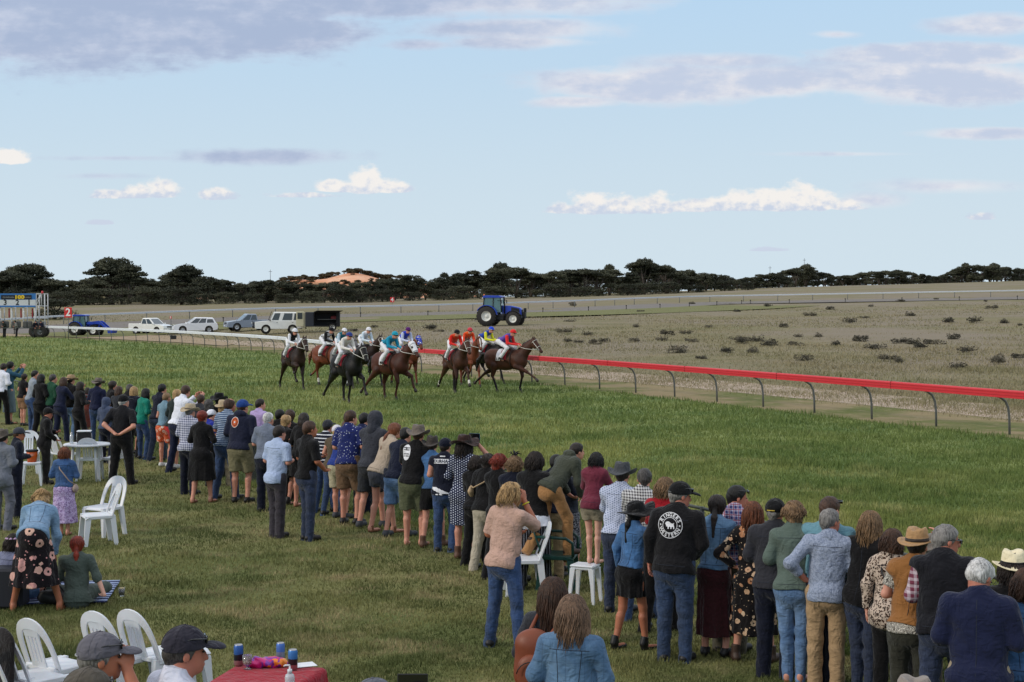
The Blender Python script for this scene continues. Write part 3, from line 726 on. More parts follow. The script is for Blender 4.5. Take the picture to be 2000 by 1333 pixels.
# ================================================================== cloth, skin, hair materials
def cloth(kind, *c, s=1.0):
    key = kind + '_' + '_'.join('%02x%02x%02x' % tuple(x) for x in c) + ('' if s == 1 else str(s))
    if key in MATS: return MATS[key]
    L = [lin(x) for x in c]
    def f(nt, b):
        v = nt.coord(); x, y, z = nt.xyz(v)
        big = nt.noise(nt.scale(v, (1.2, 1.2, .8)), 5.5, 2.5, .5, .3); fine = nt.noise(v, 220, 1, .5); rdg = (nt.noise(nt.scale(v, (1.5, 1.5, 1.0)), 6.5, 2, .5, .8) - .5).abs() * -1 + .5; rd2 = (nt.noise(nt.scale(v, (.8, .8, 1.7)), 9, 2, .5, .5) - .5).abs() * -1 + .5; rdg = rdg.ss(.34, .5) + rd2.ss(.36, .5) * .6
        nt.link(nt.bump(big * 1.0 + rdg * .13 + fine * .02, .8, .045), b.inputs['Normal'])
        h = x + y * .55
        base = L[0]
        if kind == 'plain': col = nt.mix(nt.noise(v, 4, 3) * .35, L[0], tuple(k_ * .72 for k_ in L[0][:3]) + (1,))
        elif kind == 'denim':
            n = nt.noise(v, 3.2, 4, .6); m = nt.noise(nt.scale(v, (60, 60, 14)), 1.5, 2)
            col = nt.mix(n.ss(.38, .68), L[0], L[1] if len(L) > 1 else tuple(min(1, k_ * 2.1) for k_ in L[0][:3]) + (1,)); col = nt.mix(m * .16, col, (.25, .30, .38, 1))
            seam = ((h * 7.5).frac() - .5).abs().lt(.02) + ((z * 7.0).frac() - .5).abs().lt(.02)
            col = nt.mix(seam.min(1.0) * .25, col, (.02, .03, .06, 1))
        elif kind == 'plaid':
            a = (h * 16 * s).frac().lt(.45); q = (z * 16 * s).frac().lt(.45); col = nt.mix(a * .5 + q * .5, L[0], L[1])
            if len(L) > 2:
                t = ((h * 16 * s + .28).frac().lt(.12)).max((z * 16 * s + .28).frac().lt(.12)); col = nt.mix(t, col, L[2])
        elif kind == 'stripe': col = nt.mix((z * 17 * s).frac().lt(.28), L[0], L[1])
        elif kind == 'pin': col = nt.mix((h * 28 * s).frac().lt(.16), L[0], L[1])
        elif kind == 'dots':
            u = (h * 30 * s).frac() - .5; r2 = (z * 30 * s); w2 = ((h * 30 * s).floor() * .5 + r2).frac() - .5; col = nt.mix((u * u + w2 * w2).lt(.055), L[0], L[1])
        elif kind == 'sparse': col = nt.mix(nt.voro(v, 26 * s).lt(.2), L[0], L[1])
        elif kind == 'leopard':
            q = nt.noise(v, 30, 2); d = nt.voro(nt.scale(v, (1, 1, .8)), 42 * s); col = nt.mix(d.gt(.30) * d.lt(.52), L[0], L[2]); col = nt.mix(d.lt(.30), col, L[1]); col = nt.mix(q.gt(.56), col, L[0])
        elif kind == 'floral':
            d = nt.voro(v, 10 * s, rnd=.85); cc = nt.voro(v, 10 * s, 'Color', rnd=.85); cr = nt.xyz(cc)[0]; pet = nt.noise(v, 40 * s, 2, .5) * .22
            col = nt.mix((d + pet).lt(.46), L[0], nt.mix(cr, L[1], L[2])); col = nt.mix((d).lt(.10), col, L[0]); l2 = nt.voro(nt.scale(v, (1.1, 1.1, 1.1)), 24 * s); col = nt.mix(l2.lt(.17), col, L[1])
        elif kind == 'speckle': col = nt.mix(nt.noise(v, 75 * s, 2, .7).ss(.46, .54), L[0], L[1])
        elif kind == 'paisley':
            col = nt.mix(nt.noise(v, 26 * s, 3, .6, 2.5).ss(.45, .6), L[0], L[1])
        elif kind == 'zebra': col = nt.mix((nt.noise(v, 14, 2, .5, 3) * 9).frac().lt(.5), L[0], L[1])
        else: col = base
        return col
    return material(key, f, .86, spec=.15, Sheen_Weight=.12)
def skin(tone):
    c = {'fair': (206, 152, 130), 'tan': (176, 116, 88), 'ruddy': (182, 120, 100), 'pale': (218, 172, 152), 'brown': (128, 80, 58)}[tone]
    def f(nt, b):
        v = nt.coord(); n = nt.noise(v, 9, 3); nt.link(nt.bump(nt.noise(v, 60, 2), .1, .003), b.inputs['Normal'])
        a = lin(c); return nt.mix(n, a, (a[0] * .82, a[1] * .68, a[2] * .66, 1))
    return material('skin_' + tone, f, .5, spec=.3, Subsurface_Weight=.08)
HC = {'black': (14, 12, 12), 'dark': (38, 27, 22), 'brown': (70, 46, 32), 'auburn': (112, 62, 36), 'red': (128, 44, 26), 'blond': (176, 142, 96), 'dirtyblond': (128, 100, 70), 'grey': (130, 126, 122), 'darkgrey': (72, 68, 66), 'white': (200, 198, 196), 'highlight': (118, 92, 72)}
def hairm(t):
    def f(nt, b):
        v = nt.coord(); n = nt.noise(nt.scale(v, (1, 1, .09)), 95, 3, .7); m = nt.noise(v, 9, 3)
        nt.link(nt.bump(n, .9, .012), b.inputs['Normal']); a = lin(HC[t]); q = tuple(k_ * .3 for k_ in a[:3]) + (1,); l = tuple(min(1, k_ * 1.7 + .01) for k_ in a[:3]) + (1,)
        return nt.mix(m.ss(.45, .7) * .6, nt.mix(n.ss(.36, .6), q, a), l)
    return material('hair_' + t, f, .5, spec=.35)
M_eye = paint('eye_dark', (22, 18, 16), .15, spec=.6); M_lip = paint('lips', (150, 80, 76), .5)
M_shoe = paint('black_leather', (22, 20, 20), .5); M_glass = paint('dark_lens', (14, 15, 18), .08, spec=.8)

def rotm(yaw=0, pitch=0, roll=0):
    """columns = local axes; yaw about z, pitch = nod forward (+), roll = tilt"""
    return np.array((Matrix.Rotation(yaw, 3, 'Z') @ Matrix.Rotation(-pitch, 3, 'X') @ Matrix.Rotation(roll, 3, 'Y')), np.float32)
ARMS = {  # elbow, wrist, hand direction, in torso frame for the right side (x mirrored for left); heights relative to the hip line (z=0 at hip .93, H 1.75)
    'down': ((.232, -.03, .24), (.245, .05, -.01), (0, .15, -1)), 'pocket': ((.255, -.08, .24), (.24, .07, .03), (-.3, .2, -.8)),
    'front': ((.235, .0, .23), (.09, .25, .25), (-1, .35, .1)), 'crossed': ((.24, .05, .25), (-.02, .22, .27), (-1, -.1, .1)), 'low': ((.235, .02, .22), (.12, .22, .08), (-.5, .8, -.2)),
    'rail': ((.235, .17, .27), (.14, .40, .20), (-.7, .7, 0)), 'phone': ((.22, .20, .40), (.10, .34, .62), (-.3, .5, 1)), 'face': ((.22, .20, .36), (.08, .13, .61), (-.3, .1, 1)),
    'drink': ((.33, .12, .46), (.16, .20, .66), (-.8, .2, .6)), 'behind': ((.275, -.15, .20), (.05, -.17, .04), (-1, -.1, -.25)), 'hip': ((.35, -.12, .24), (.20, .0, .09), (-.8, .4, -.3)),
    'hatbrim': ((.30, .16, .50), (.16, .10, .72), (-.4, .1, 1)), 'reach': ((.24, .24, .34), (.16, .50, .30), (-.1, 1, 0)), 'floor': ((.20, .25, .30), (.16, .48, .22), (0, .8, -.5)), 'binoc': ((.28, .24, .46), (.10, .20, .68), (-.8, .4, .3))}
LEGS = {  # (knee, ankle, toe dir) for R then L ; x outward
    'stand': (((.10, .01, .49), (.105, -.01, .085), (.25, 1)), ((-.10, .01, .49), (-.105, -.01, .085), (-.25, 1))),
    'wide': (((.14, .02, .49), (.19, -.01, .085), (.4, 1)), ((-.14, .02, .49), (-.19, -.01, .085), (-.4, 1))),
    'step': (((.11, .08, .50), (.12, .10, .085), (.2, 1)), ((-.10, -.04, .48), (-.11, -.16, .095), (-.1, 1))),
    'cross': (((.08, .02, .49), (.06, .0, .085), (.1, 1)), ((-.03, .10, .47), (.02, -.14, .12), (.1, 1))),
    'bent': (((.11, .10, .49), (.12, .0, .085), (.3, 1)), ((-.09, .0, .49), (-.10, -.02, .085), (-.2, 1))),
    'tight': (((.075, .01, .49), (.065, -.01, .085), (.15, 1)), ((-.075, .03, .49), (-.065, .0, .085), (-.15, 1)))}
NP = 0
def person(label, X, Y, H, yaw=-30, head=(0, 0), arms=('down', 'down'), lean=5, legs='stand', fem=False, w=1.0, belly=0, tone='fair', hair=('short', 'dark'), hat=None, top=None, bottom=None, shoes='shoe', over=None,
           Z=0.0, vx=None, joints=None, side_lean=0, glasses=False, group='spectators along the track fence', twist=0, eyes=False, name='person', extra=None):
    """top=(style, material, sleeve 0..2, hem) bottom=(style, material, length) over=(style, material) ; head=(yaw, nod) in degrees"""
    global NP; NP += 1; ph = NP * 1.37
    root = empty(name, (X, Y, Z), R(yaw), label, 'jockey' if group == 'jockeys riding in the race' else 'person', group)
    w = 1 + (w - 1) * .75 - .02; s = H / 1.75; dist = math.hypot(X, Y); v = vx or min(max(dist * .00062, .0085), .026)
    hipz = .93; T = rotm(R(twist), R(lean), R(side_lean)); Tm = lambda p: np.array([0, 0, hipz]) + T @ np.array(p, float)
    fy = np.array([0, -math.sin(R(lean)) * .18, 0])      # hips move back as the body leans
    J = {}
    lg = LEGS[legs] if isinstance(legs, str) else legs
    hw = .095 if not fem else .10
    base = fy
    J['hipR'] = np.array([hw, 0, hipz - .02]) + base; J['hipL'] = np.array([-hw, 0, hipz - .02]) + base
    for sd, l in (('R', lg[0]), ('L', lg[1])):
        J['knee' + sd] = np.array(l[0], float) + base * .5; J['ank' + sd] = np.array(l[1], float); J['toe' + sd] = np.array([l[2][0], l[2][1], 0.0])
    tp = lambda p: Tm(p) + base
    sw = (.188 if not fem else .165) * (1 + (w - 1) * .5)
    J['pelvis'] = tp((0, 0, .0)); J['waist'] = tp((0, 0, .14)); J['chest'] = tp((0, .0, .34)); J['neck'] = tp((0, -.015, .55))
    J['shR'] = tp((sw - .008, -.01, .458)); J['shL'] = tp((-sw + .008, -.01, .458))
    J['T'] = T
    for sd, a, m in (('R', arms[1], 1), ('L', arms[0], -1)):
        e, wr, hd = ARMS[a] if isinstance(a, str) else a; f = np.array([m, 1, 1.0])
        wf = np.array([1 + (w - 1) * .6, 1, 1]) if e[0] > .2 else 1
        J['elb' + sd] = tp(np.array(e) * f * wf); J['wri' + sd] = tp(np.array(wr) * f * (wf if abs(wr[0]) > .18 else 1)); J['hd' + sd] = T @ (np.array(hd, float) * f)
    if joints: 
        for k_, q in joints.items(): J[k_] = np.array(q, float)
        T = J['T'] = np.array(joints.get('T', T), np.float32)
    Hr = np.array(Matrix.Rotation(R(head[0]), 3, 'Z') @ Matrix.Rotation(-R(head[1]), 3, 'X'), np.float32)
    neckdir = T @ np.array([0, .25, 1.0]); neckdir /= np.linalg.norm(neckdir)
    if lean > 40: neckdir = np.array([0, .8, .6])
    hc = J['neck'] + neckdir * .105 + Hr @ np.array([0, .012, .0]); hc = hc if 'head' not in (joints or {}) else np.array(joints['head'], float); J['head'] = hc
    hd = lambda p: hc + Hr @ np.array(p, float)
    for k_ in list(J):
        if k_ not in ('T',) and not k_.startswith(('toe', 'hd')): J[k_] = np.asarray(J[k_]) * s
    hd_ = lambda p: J['head'] + (Hr @ np.array(p, float)) * s
    hr = (.172 if fem else .165) * w; cr = (.16 if fem else .178) * w; wr_ = (.135 if fem else .158) * w
    def torso(g, o, hips=True, up=True):
        if hips: g.ani(J['pelvis'] - T @ np.array([0, 0, .04]) * s, J['waist'], (hr - .012 + o * 1.6) * s, (wr_ + o) * s, .05, T, 1.45)
        g.ani(J['waist'], J['chest'], (wr_ + o) * s, (cr - .012 + o) * s, .05, T, 1.42)
        if up:
            g.ani(J['shL'] + (J['shR'] - J['shL']) * .08 - T @ np.array([0, 0, .03]) * s, J['shR'] + (J['shL'] - J['shR']) * .08 - T @ np.array([0, 0, .03]) * s, (.056 + o) * s, (.056 + o) * s, .06, T, 1.0)
            g.cone(J['chest'] + T @ np.array([0, -.01, .10]) * s, J['neck'] + T @ np.array([0, -.01, -.005]) * s, (.090 + o * .6) * s, (.050 + o * .5) * s, .08)
            for m in (-1, 1): g.cone(J['neck'] + T @ np.array([m * .03, -.015, -.03]) * s, J['neck'] + T @ np.array([m * .125, -.015, -.085]) * s, (.042 + o) * s, (.046 + o) * s, .05)
        if belly: g.ell(J['waist'] + T @ np.array([0, .06 + belly * .5, .0]) * s, np.array([.14 * w, .10 + belly, .16]) * s, .06, T)
        if fem: 
            for m in (-1, 1): g.ell(J['chest'] + T @ np.array([m * .07, .095 + o, .02]) * s, np.array([.06, .05, .06]) * s, .04, T)
        g.ell(J['pelvis'] + T @ np.array([0, -.06 if lean < 30 else -.03, -.06]) * s, np.array([.15 * w, .085, .10]) * s + o * .6, .05, T)
        return g
    near = v < .0125
    # ---------------- body
    B = SDF(); torso(B, -.018)
    B.cone(J['neck'] - T @ np.array([0, 0, .05]) * s, J['head'] + (Hr @ np.array([0, -.02, -.04])) * s, .056 * s * (w if not fem else .86), .052 * s * (1 if not fem else .86), .03)
    B.ell(hd_((0, -.012, .030)), np.array([.075, .094, .086]) * s, .02, Hr); B.ell(hd_((0, .028, -.050)), np.array([.056, .064, .066]) * s * (1 if not fem else .94), .04, Hr)
    B.ell(hd_((0, .070, -.085)), np.array([.022, .018, .016]) * s, .02, Hr)
    B.cone(hd_((0, .088, .01)), hd_((0, .104, -.026)), .009 * s, .014 * s, .012); B.ell(hd_((0, .089, -.058)), np.array([.022, .010, .010]) * s, .01, Hr)
    for m in (-1, 1):
        B.ell(hd_((m * .077, -.004, -.006)), np.array([.010, .019, .030]) * s, .006, Hr)
        B.cut(hd_((m * .030, .098, .012)), np.array([.016, .014, .010]) * s, .012, Hr)
    for sd, m in (('R', 1), ('L', -1)):
        S_, E_, W_ = J['sh' + sd], J['elb' + sd], J['wri' + sd]; aw = .9 if fem else 1.0 * (1 + (w - 1) * .4)
        B.cone(S_, E_, .054 * s * aw, .042 * s * aw, .03); B.cone(E_, W_, .043 * s * aw, .028 * s * aw, .015)
        fd = J['hd' + sd] / np.linalg.norm(J['hd' + sd]); up_ = T @ np.array([0, 0, 1.0])
        lat = np.cross(fd, up_); lat = lat / (np.linalg.norm(lat) + 1e-6)
        if abs(float(fd @ up_)) > .85: lat = T @ np.array([0, 1.0, 0]) ; lat = lat - fd * float(lat @ fd); lat /= np.linalg.norm(lat)
        pn = np.cross(lat, fd); cen = T @ np.array([0, .2, 0]) * s + J['chest']
        if float(pn @ (cen - W_)) < 0: pn = -pn
        # 4 fingers across 'lat', thumb from the side of the palm, curl towards pn
        Mx = np.stack([lat, pn, fd], 1); B.ell(W_ + fd * .048 * s, np.array([.040, .017, .050]) * s, .016, Mx)
        fr = max(.0085, v * .62) * s
        for i_f, (ox, ln) in enumerate(((-.030, .062), (-.010, .072), (.011, .068), (.030, .052))):
            b0 = W_ + (fd * .085 + lat * ox) * s; k1 = b0 + (fd * .8 + pn * .45) * ln * .5 * s; k2 = k1 + (fd * .45 + pn * .85) * ln * .5 * s
            B.cone(b0, k1, fr, fr * .95, .003); B.cone(k1, k2, fr * .95, fr * .85, .003)
        tl = -1; t0 = W_ + (fd * .03 + lat * .034 * tl) * s; t1 = t0 + (fd * .55 + lat * .6 * tl + pn * .35) * .04 * s; t2 = t1 + (fd * .85 + pn * .4) * .032 * s
        B.cone(t0, t1, fr * 1.35, fr * 1.15, .01); B.cone(t1, t2, fr * 1.15, fr, .004)
    for sd in 'RL':
        h_, k_, a_ = J['hip' + sd], J['knee' + sd], J['ank' + sd]; fw = 1.05 if fem else 1
        B.cone(h_, k_, .082 * s * w * fw, .052 * s * w, .03); B.cone(k_, a_, .050 * s * w, .036 * s, .02)
        mid = k_ + (a_ - k_) * .28; back = np.array([0, -1.0, 0]); ld = (a_ - k_) / np.linalg.norm(a_ - k_); back = back - ld * (back @ ld); back /= (np.linalg.norm(back) + 1e-6)
        B.cone(mid + back * .016 * s, mid + (a_ - k_) * .25 + back * .008 * s, .050 * s * w, .036 * s * w, .02)
        td = J['toe' + sd].copy(); td /= np.linalg.norm(td) + 1e-6; J['td' + sd] = td
        dz_ = np.array([0, 0, -.055]) * s
        if shoes is None or shoes in ('sandal', 'heel'): B.ell(a_ + dz_ * .4 - td * .02 * s, np.array([.034, .04, .04]) * s, .02); B.ani(a_ + dz_ - td * .02 * s, a_ + dz_ * 1.15 + td * .15 * s, .032 * s, .026 * s, .02, np.eye(3), 1.0)
    sdf_obj('body', B, v, skin(tone), root)
    # ---------------- lower clothing
    kb = {}
    if bottom:
        st, m_, ln = bottom; g = SDF()
        if st in ('trousers', 'shorts', 'jeans'):
            nm = 'shorts' if st == 'shorts' else st; loose = .018 if st != 'jeans' else .010
            for sd in 'RL':
                h_, k_, a_ = J['hip' + sd], J['knee' + sd], J['ank' + sd]
                if ln >= 2: 
                    q = SDF().cone(k_, a_ + (a_ - k_) * (ln - 2) * .5, (.056 + loose) * s * w, (.046 + loose * 1.3 if st != 'jeans' or not fem else .046) * s, .02, True); q.cone(h_, k_, (.092 + loose * .6) * s * w, (.060 + loose) * s * w, .03)
                    bk_ = k_ + (a_ - k_) * .3; q.cone(bk_ + np.array([0, -.012, 0]) * s, bk_ + (a_ - k_) * .2, (.052 + loose * .6) * s * w, .05 * s, .03)
                    g.group(q, .02)
                else:
                    e = h_ + (k_ - h_) * ln; g.cone(h_, e, (.098 + loose) * s * w, (.086 + loose) * s * w, .02, True)
            g.ani(J['pelvis'] - T @ np.array([0, 0, .05]) * s, J['pelvis'] + T @ np.array([0, 0, .06]) * s, (hr + .002) * s, (wr_ + .008) * s, .05, T, 1.42)
            g.ell(J['pelvis'] + T @ np.array([0, -.065 if lean < 30 else -.03, -.055]) * s, np.array([.155 * w, .088, .11]) * s, .04, T)
            g.wrinkle(.0045 * s, 17, ph); sdf_obj(nm, g, v, m_, root)
        elif st == 'skirt':
            a = J['pelvis'] + T @ np.array([0, 0, .10]) * s; low = (J['ankR'] + J['ankL']) / 2; kn = (J['kneeR'] + J['kneeL']) / 2
            b_ = np.array([J['pelvis'][0] * .6 + kn[0] * .4, J['pelvis'][1] * .7 + kn[1] * .3, (hipz - ln) * s]); flare = m_[1] if isinstance(m_, tuple) else .20
            mm = m_[0] if isinstance(m_, tuple) else m_
            g.ani(J['pelvis'] - T @ np.array([0, 0, .05]) * s, J['pelvis'] + T @ np.array([0, 0, .07]) * s, (hr + .004) * s, (wr_ + .006) * s, .05, T, 1.42)
            g.ell(J['pelvis'] + T @ np.array([0, -.060, -.045]) * s, np.array([.165 * w, .10, .12]) * s, .04, T); g.skirt(J['pelvis'] + np.array([0, 0, .02]) * s, b_, hr * s, flare * s, .014 * s, 9, 1.25, np.eye(3), ph, .04, .8); g.wrinkle(.003, 15, ph); sdf_obj('skirt', g, v, mm, root)
    # ---------------- upper clothing
    F_top = None
    def upper(name_, m_, sleeve, hem, o, collar=False, flare=0.0, open_=False):
        g = SDF(); torso(g, o); hz = J['pelvis'] - T @ np.array([0, 0, hem]) * s
        if hem > .10:
            kz = (J['kneeR'] + J['kneeL']) / 2 * .25 + J['pelvis'] * .75; end = np.array([kz[0], kz[1], hipz * s - hem * s])
            g.skirt(J['pelvis'] + np.array([0, 0, .0]), end, (hr + o + .022) * s, (hr + .045 + flare) * s, (.010 + flare * .12) * s, 8, 1.3, np.eye(3), ph, .05, .8)
        elif hem > 0: g.ani(J['pelvis'] - T @ np.array([0, 0, .04]) * s, hz - T @ np.array([0, 0, .04]) * s, (hr + o + .004) * s, (hr + o + flare) * s, .04, T, 1.38)
        if hem > -.05: g.ell(J['pelvis'] + T @ np.array([0, -.065, -.03]) * s, np.array([.165 * w, .10, .12]) * s + o + (.014 if hem > .1 else 0), .04, T)
        if hem <= .10: g.plane(hz, -(T @ np.array([0, 0, 1.0])))
        if sleeve > 0:
            for sd in 'RL':
                S_, E_, W_ = J['sh' + sd], J['elb' + sd], J['wri' + sd]; aw = 1 if fem else 1.06 * (1 + (w - 1) * .5)
                if sleeve <= 1: g.cone(S_, S_ + (E_ - S_) * sleeve, (.056 + o) * s * aw, (.055 + o) * s * aw, .035, True)
                else:
                    g.cone(E_, E_ + (W_ - E_) * (sleeve - 1), (.049 + o * .8) * s * aw, (.038 + o * .8) * s * aw, .02, True); g.cone(S_, E_, (.055 + o) * s * aw, (.047 + o * .8) * s * aw, .035)
        if collar: g.cone(J['neck'] - T @ np.array([0, .0, .03]) * s, J['neck'] + T @ np.array([0, .0, .035]) * s, .070 * s, .062 * s * (w if w > 1 else 1), .012, True)
        g.wrinkle(.0055 * s, 13, ph + 1); sdf_obj(name_, g, v, m_, root); return g
    if top:
        st, m_, sl_, hem = top[:4]; F_top = upper(st, m_, sl_, hem, .014 if st in ('jumper', 'jacket', 'hoodie', 'blazer', 'cardigan', 'coat') else .007, st in ('shirt', 'jacket', 'blazer', 'polo_shirt', 'denim_jacket'), top[4] if len(top) > 4 else 0)
    if over:
        st, m_, sl_, hem = over[:4]; F_top = upper(st, m_, sl_, hem, .022, True)
    hood = None
    if F_top is not None and dist < 27:
        st_ = (over or top)[0]; Ti = T; d_ = tuple(T @ np.array([0, 1.0, 0])); Ls = []
        ln = lambda a, b: [tuple(np.array(a) + (np.array(b) - np.array(a)) * t_) for t_ in np.linspace(0, 1, 12)]
        if st_ in ('denim_jacket', 'denim_shirt', 'shirt', 'jacket'): Ls.append(ln((-.135, .43), (.135, .43)))
        if st_ in ('denim_jacket', 'denim_shirt'): Ls += [ln((-.085, .43), (-.06, .06)), ln((.085, .43), (.06, .06)), ln((-.13, .045), (.13, .045))]
        if st_ in ('blazer', 'coat', 'waistcoat'): Ls.append(ln((0, .50), (0, .0 if st_ == 'waistcoat' else -.10)))
        if st_ in ('jacket', 'vest', 'jumper', 'hoodie'): Ls += [ln((-.14, .0), (.14, .0))]
        sm_ = MB()
        for L0 in Ls:
            pts = np.array([J['pelvis'] + T @ np.array([p[0], -.32, p[1]]) * s for p in L0], np.float32)
            for _ in range(30): pts = pts + np.array(d_, np.float32) * np.clip(F_top(pts) * .9, -.02, .05)[:, None]
            pts = [tuple(p) for p, q in zip(pts, pts) if abs(float(F_top(np.array([p], np.float32))[0])) < .01]
            if len(pts) > 3: MB().tube(pts, .0026 * s, 4, False).build('seam', paint('seam_dark', (38, 44, 56), .9), root)
    # ---------------- shoes
    if shoes:
        sm_ = {'shoe': M_shoe, 'boot': paint('brown_leather', (62, 44, 34), .55), 'white': paint('white_canvas', (205, 205, 205), .8), 'sandal': paint('tan_sandal', (128, 82, 56), .6), 'heel': M_shoe, 'trainer': paint('grey_trainer', (60, 62, 68), .7), 'anklebrown': paint('ankle_boot', (92, 62, 46), .6)}[shoes]
        for sd in 'RL':
            a_, td = J['ank' + sd], J['td' + sd]; dz_ = np.array([0, 0, -.05]) * s; g = SDF()
            if shoes in ('sandal', 'heel'):
                g.ani(a_ + dz_ * 1.45 - td * .02 * s, a_ + dz_ * 1.5 + td * .16 * s, .036 * s, .032 * s, .01, np.eye(3), 1.0); g.cone(a_ + dz_ * .1, a_ + dz_ * .5, .042 * s, .040 * s, .01)
                if shoes == 'heel': g.cone(a_ + dz_ * .3 - td * .03 * s, a_ + np.array([0, 0, .07]) * s, .042 * s, .044 * s, .02, True)
            else:
                g.cone(a_ + dz_ * .85 - td * .03 * s, a_ + dz_ * .95 + td * .14 * s, .046 * s, .040 * s, .02); g.cone(a_ + dz_ * .8, a_ + np.array([0, 0, .10 if 'boot' in shoes or shoes == 'anklebrown' else .015]) * s, .048 * s, .048 * s, .02, True)
            g.plane((0, 0, a_[2] - .088 * s), (0, 0, -1)); sdf_obj('shoe', g, max(v * .9, .008), sm_, root)
    # ---------------- hair
    vh = v * .9
    hs, hcol = hair if hair else (None, None)
    if hs:
        g = SDF(); inf = .011 if hs in ('short', 'buzz', 'balding') else .017
        g.ell(hd_((0, -.014, .034)), (np.array([.075, .094, .086]) + inf) * s, .02, Hr)
        if hs in ('short', 'buzz'):
            g.cone(hd_((0, -.075, -.01)), hd_((0, -.070, -.05)), .045 * s, .035 * s, .03)
        if hs == 'balding': g.ell(hd_((0, -.03, -.01)), np.array([.082, .085, .06]) * s, .02, Hr); g.cut(hd_((0, .03, .14)), np.array([.07, .08, .075]) * s, .02, Hr)
        g.plane(hd_((0, .055, .045)), Hr @ np.array([0, 1.0, -.55]))
        if hs in ('long', 'bob', 'mullet', 'pony', 'messy', 'curly', 'bun', 'verylong'):
            L_ = {'long': .27, 'bob': .15, 'mullet': .17, 'pony': .03, 'messy': .05, 'curly': .10, 'bun': .02, 'verylong': .40}[hs]
            wd = {'long': .094, 'bob': .09, 'mullet': .066, 'pony': .06, 'messy': .07, 'curly': .085, 'bun': .05, 'verylong': .09}[hs]
            dwn = np.array([0, 0, -1.0]); bkd = Hr @ np.array([0, -1.0, 0])
            p0 = hd_((0, -.045, .03)); p1 = hd_((0, -.065, -.05)); tail = p1 + (T @ np.array([0, -.02, -1.0])) * max(0, L_ - .04) * s + bkd * .01 * s
            g.ani(p0, p1, .088 * s, wd * s, .03, Hr, 1.25)
            if L_ > .06: g.ani(p1, tail, wd * s, wd * .72 * s, .03, T, 1.7)
            if hs in ('long', 'bob', 'verylong', 'curly'):
                for m in (-1, 1): g.cone(hd_((m * .068, -.01, .02)), hd_((m * .072, .0, -.06)) , .026 * s, .028 * s, .03); g.cone(hd_((m * .072, .0, -.06)), hd_((m * .075, .005, -.06)) + dwn * max(.03, (L_ - .06)) * s, .028 * s, .018 * s, .02)
            g.hairn(.0035 * s, J['head'], 23, ph)
        if hs == 'pony':
            q0 = hd_((0, -.105, .0)); g.cone(q0, q0 + (T @ np.array([0, -.25, -1.0])) * .10 * s, .020 * s, .034 * s, .01); g.cone(q0 + (T @ np.array([0, -.25, -1.0])) * .10 * s, q0 + (T @ np.array([0, -.12, -1.0])) * .30 * s, .034 * s, .014 * s, .02)
        if hs == 'bun': g.ell(hd_((0, -.10, .05)), np.array([.042, .04, .04]) * s, .012)
        if hs in ('curly', 'messy', 'mullet'): g.curls(.006 * s if hs != 'curly' else .009 * s, 55, ph)
        else: g.curls(.002 * s, 60, ph)
        sdf_obj('hair', g, vh, hairm(hcol), root)
        if dist < 24 and hs in ('long', 'bob', 'verylong', 'mullet', 'messy', 'curly'):
            rr = np.random.default_rng(NP + 50); mb = MB(); wav = {'curly': .022, 'mullet': .014, 'messy': .010}.get(hs, .012); LL = max(L_, .07) * 1.0
            for q in range(230 if dist < 12 else 110):
                az = rr.uniform(R(150), R(390)) if hs != 'messy' else rr.uniform(R(120), R(420)); el = rr.uniform(.15, 1.45); pts = []; ph_ = rr.uniform(0, 6.28); ln = LL * rr.uniform(.6, 1.08); na = 4
                for k_ in range(na): e_ = el * (1 - k_ / na); pts.append(hd_((math.cos(az) * math.cos(e_) * .096, -.014 + math.sin(az) * math.cos(e_) * .118, .034 + math.sin(e_) * .106)))
                p = np.array(pts[-1]); outw = np.array([p[0] - J['head'][0], p[1] - J['head'][1], 0]); outw /= np.linalg.norm(outw) + 1e-6
                for k_ in range(1, 8): t_ = k_ / 7; pts.append(p + outw * (.010 + .012 * math.sin(t_ * 3.0)) * s + np.array([0, 0, -1.0]) * ln * t_ * s + (T @ np.array([0, -.03, 0])) * t_ * s + np.array([math.sin(ph_ + t_ * 7), math.cos(ph_ + t_ * 6), 0]) * wav * s * t_)
                mb.tube(pts, [.0045 * s] * (len(pts) - 2) + [.003 * s, .0008], 4, False)
            mb.build('hair_strands', hairm(hcol), root)
    # ---------------- headwear
    if hat:
        kind, hm = hat[:2]
        if kind == 'cap' or kind == 'helmet':
            g = SDF(); e = .020 if kind == 'cap' else .034; q = SDF().ell(hd_((0, -.012, .040)), (np.array([.075, .094, .084]) + e) * s, .01, Hr).plane(hd_((0, 0, .022)), Hr @ np.array([0, .12, -1.0])); g.group(q, .005)
            if kind == 'cap': vz = SDF().ell(hd_((0, .125, .030)), np.array([.072, .078, .030]) * s, .005, Hr).plane(hd_((0, .12, .034)), Hr @ np.array([0, -.12, -1.0]))
            else: vz = SDF().ell(hd_((0, .115, .040)), np.array([.07, .05, .022]) * s, .005, Hr).plane(hd_((0, .12, .034)), Hr @ np.array([0, -.12, -1.0]))
            vz.cut(hd_((0, .12, .022)), np.array([.066, .074, .026]) * s, .004, Hr)
            g.group(vz, .004); sdf_obj(kind, g, min(v * .75, .010), hm, root)
            if kind == 'cap' and dist < 16:
                sm_ = MB()
                for a in (0, 60, 120, 180, 240, 300): sm_.tube([hd_((math.cos(R(a + 30)) * math.cos(e_) * .0955, -.012 + math.sin(R(a + 30)) * math.cos(e_) * .1145, .040 + math.sin(e_) * .1045)) for e_ in np.linspace(.05, 1.5, 9)], .0016 * s, 4, False)
                sm_.lathe([(.001, -.002), (.008, 0), (.007, .004), (.001, .006)], tuple(hd_((0, -.012, .144))), n=8).build('cap_seams', hm, root)
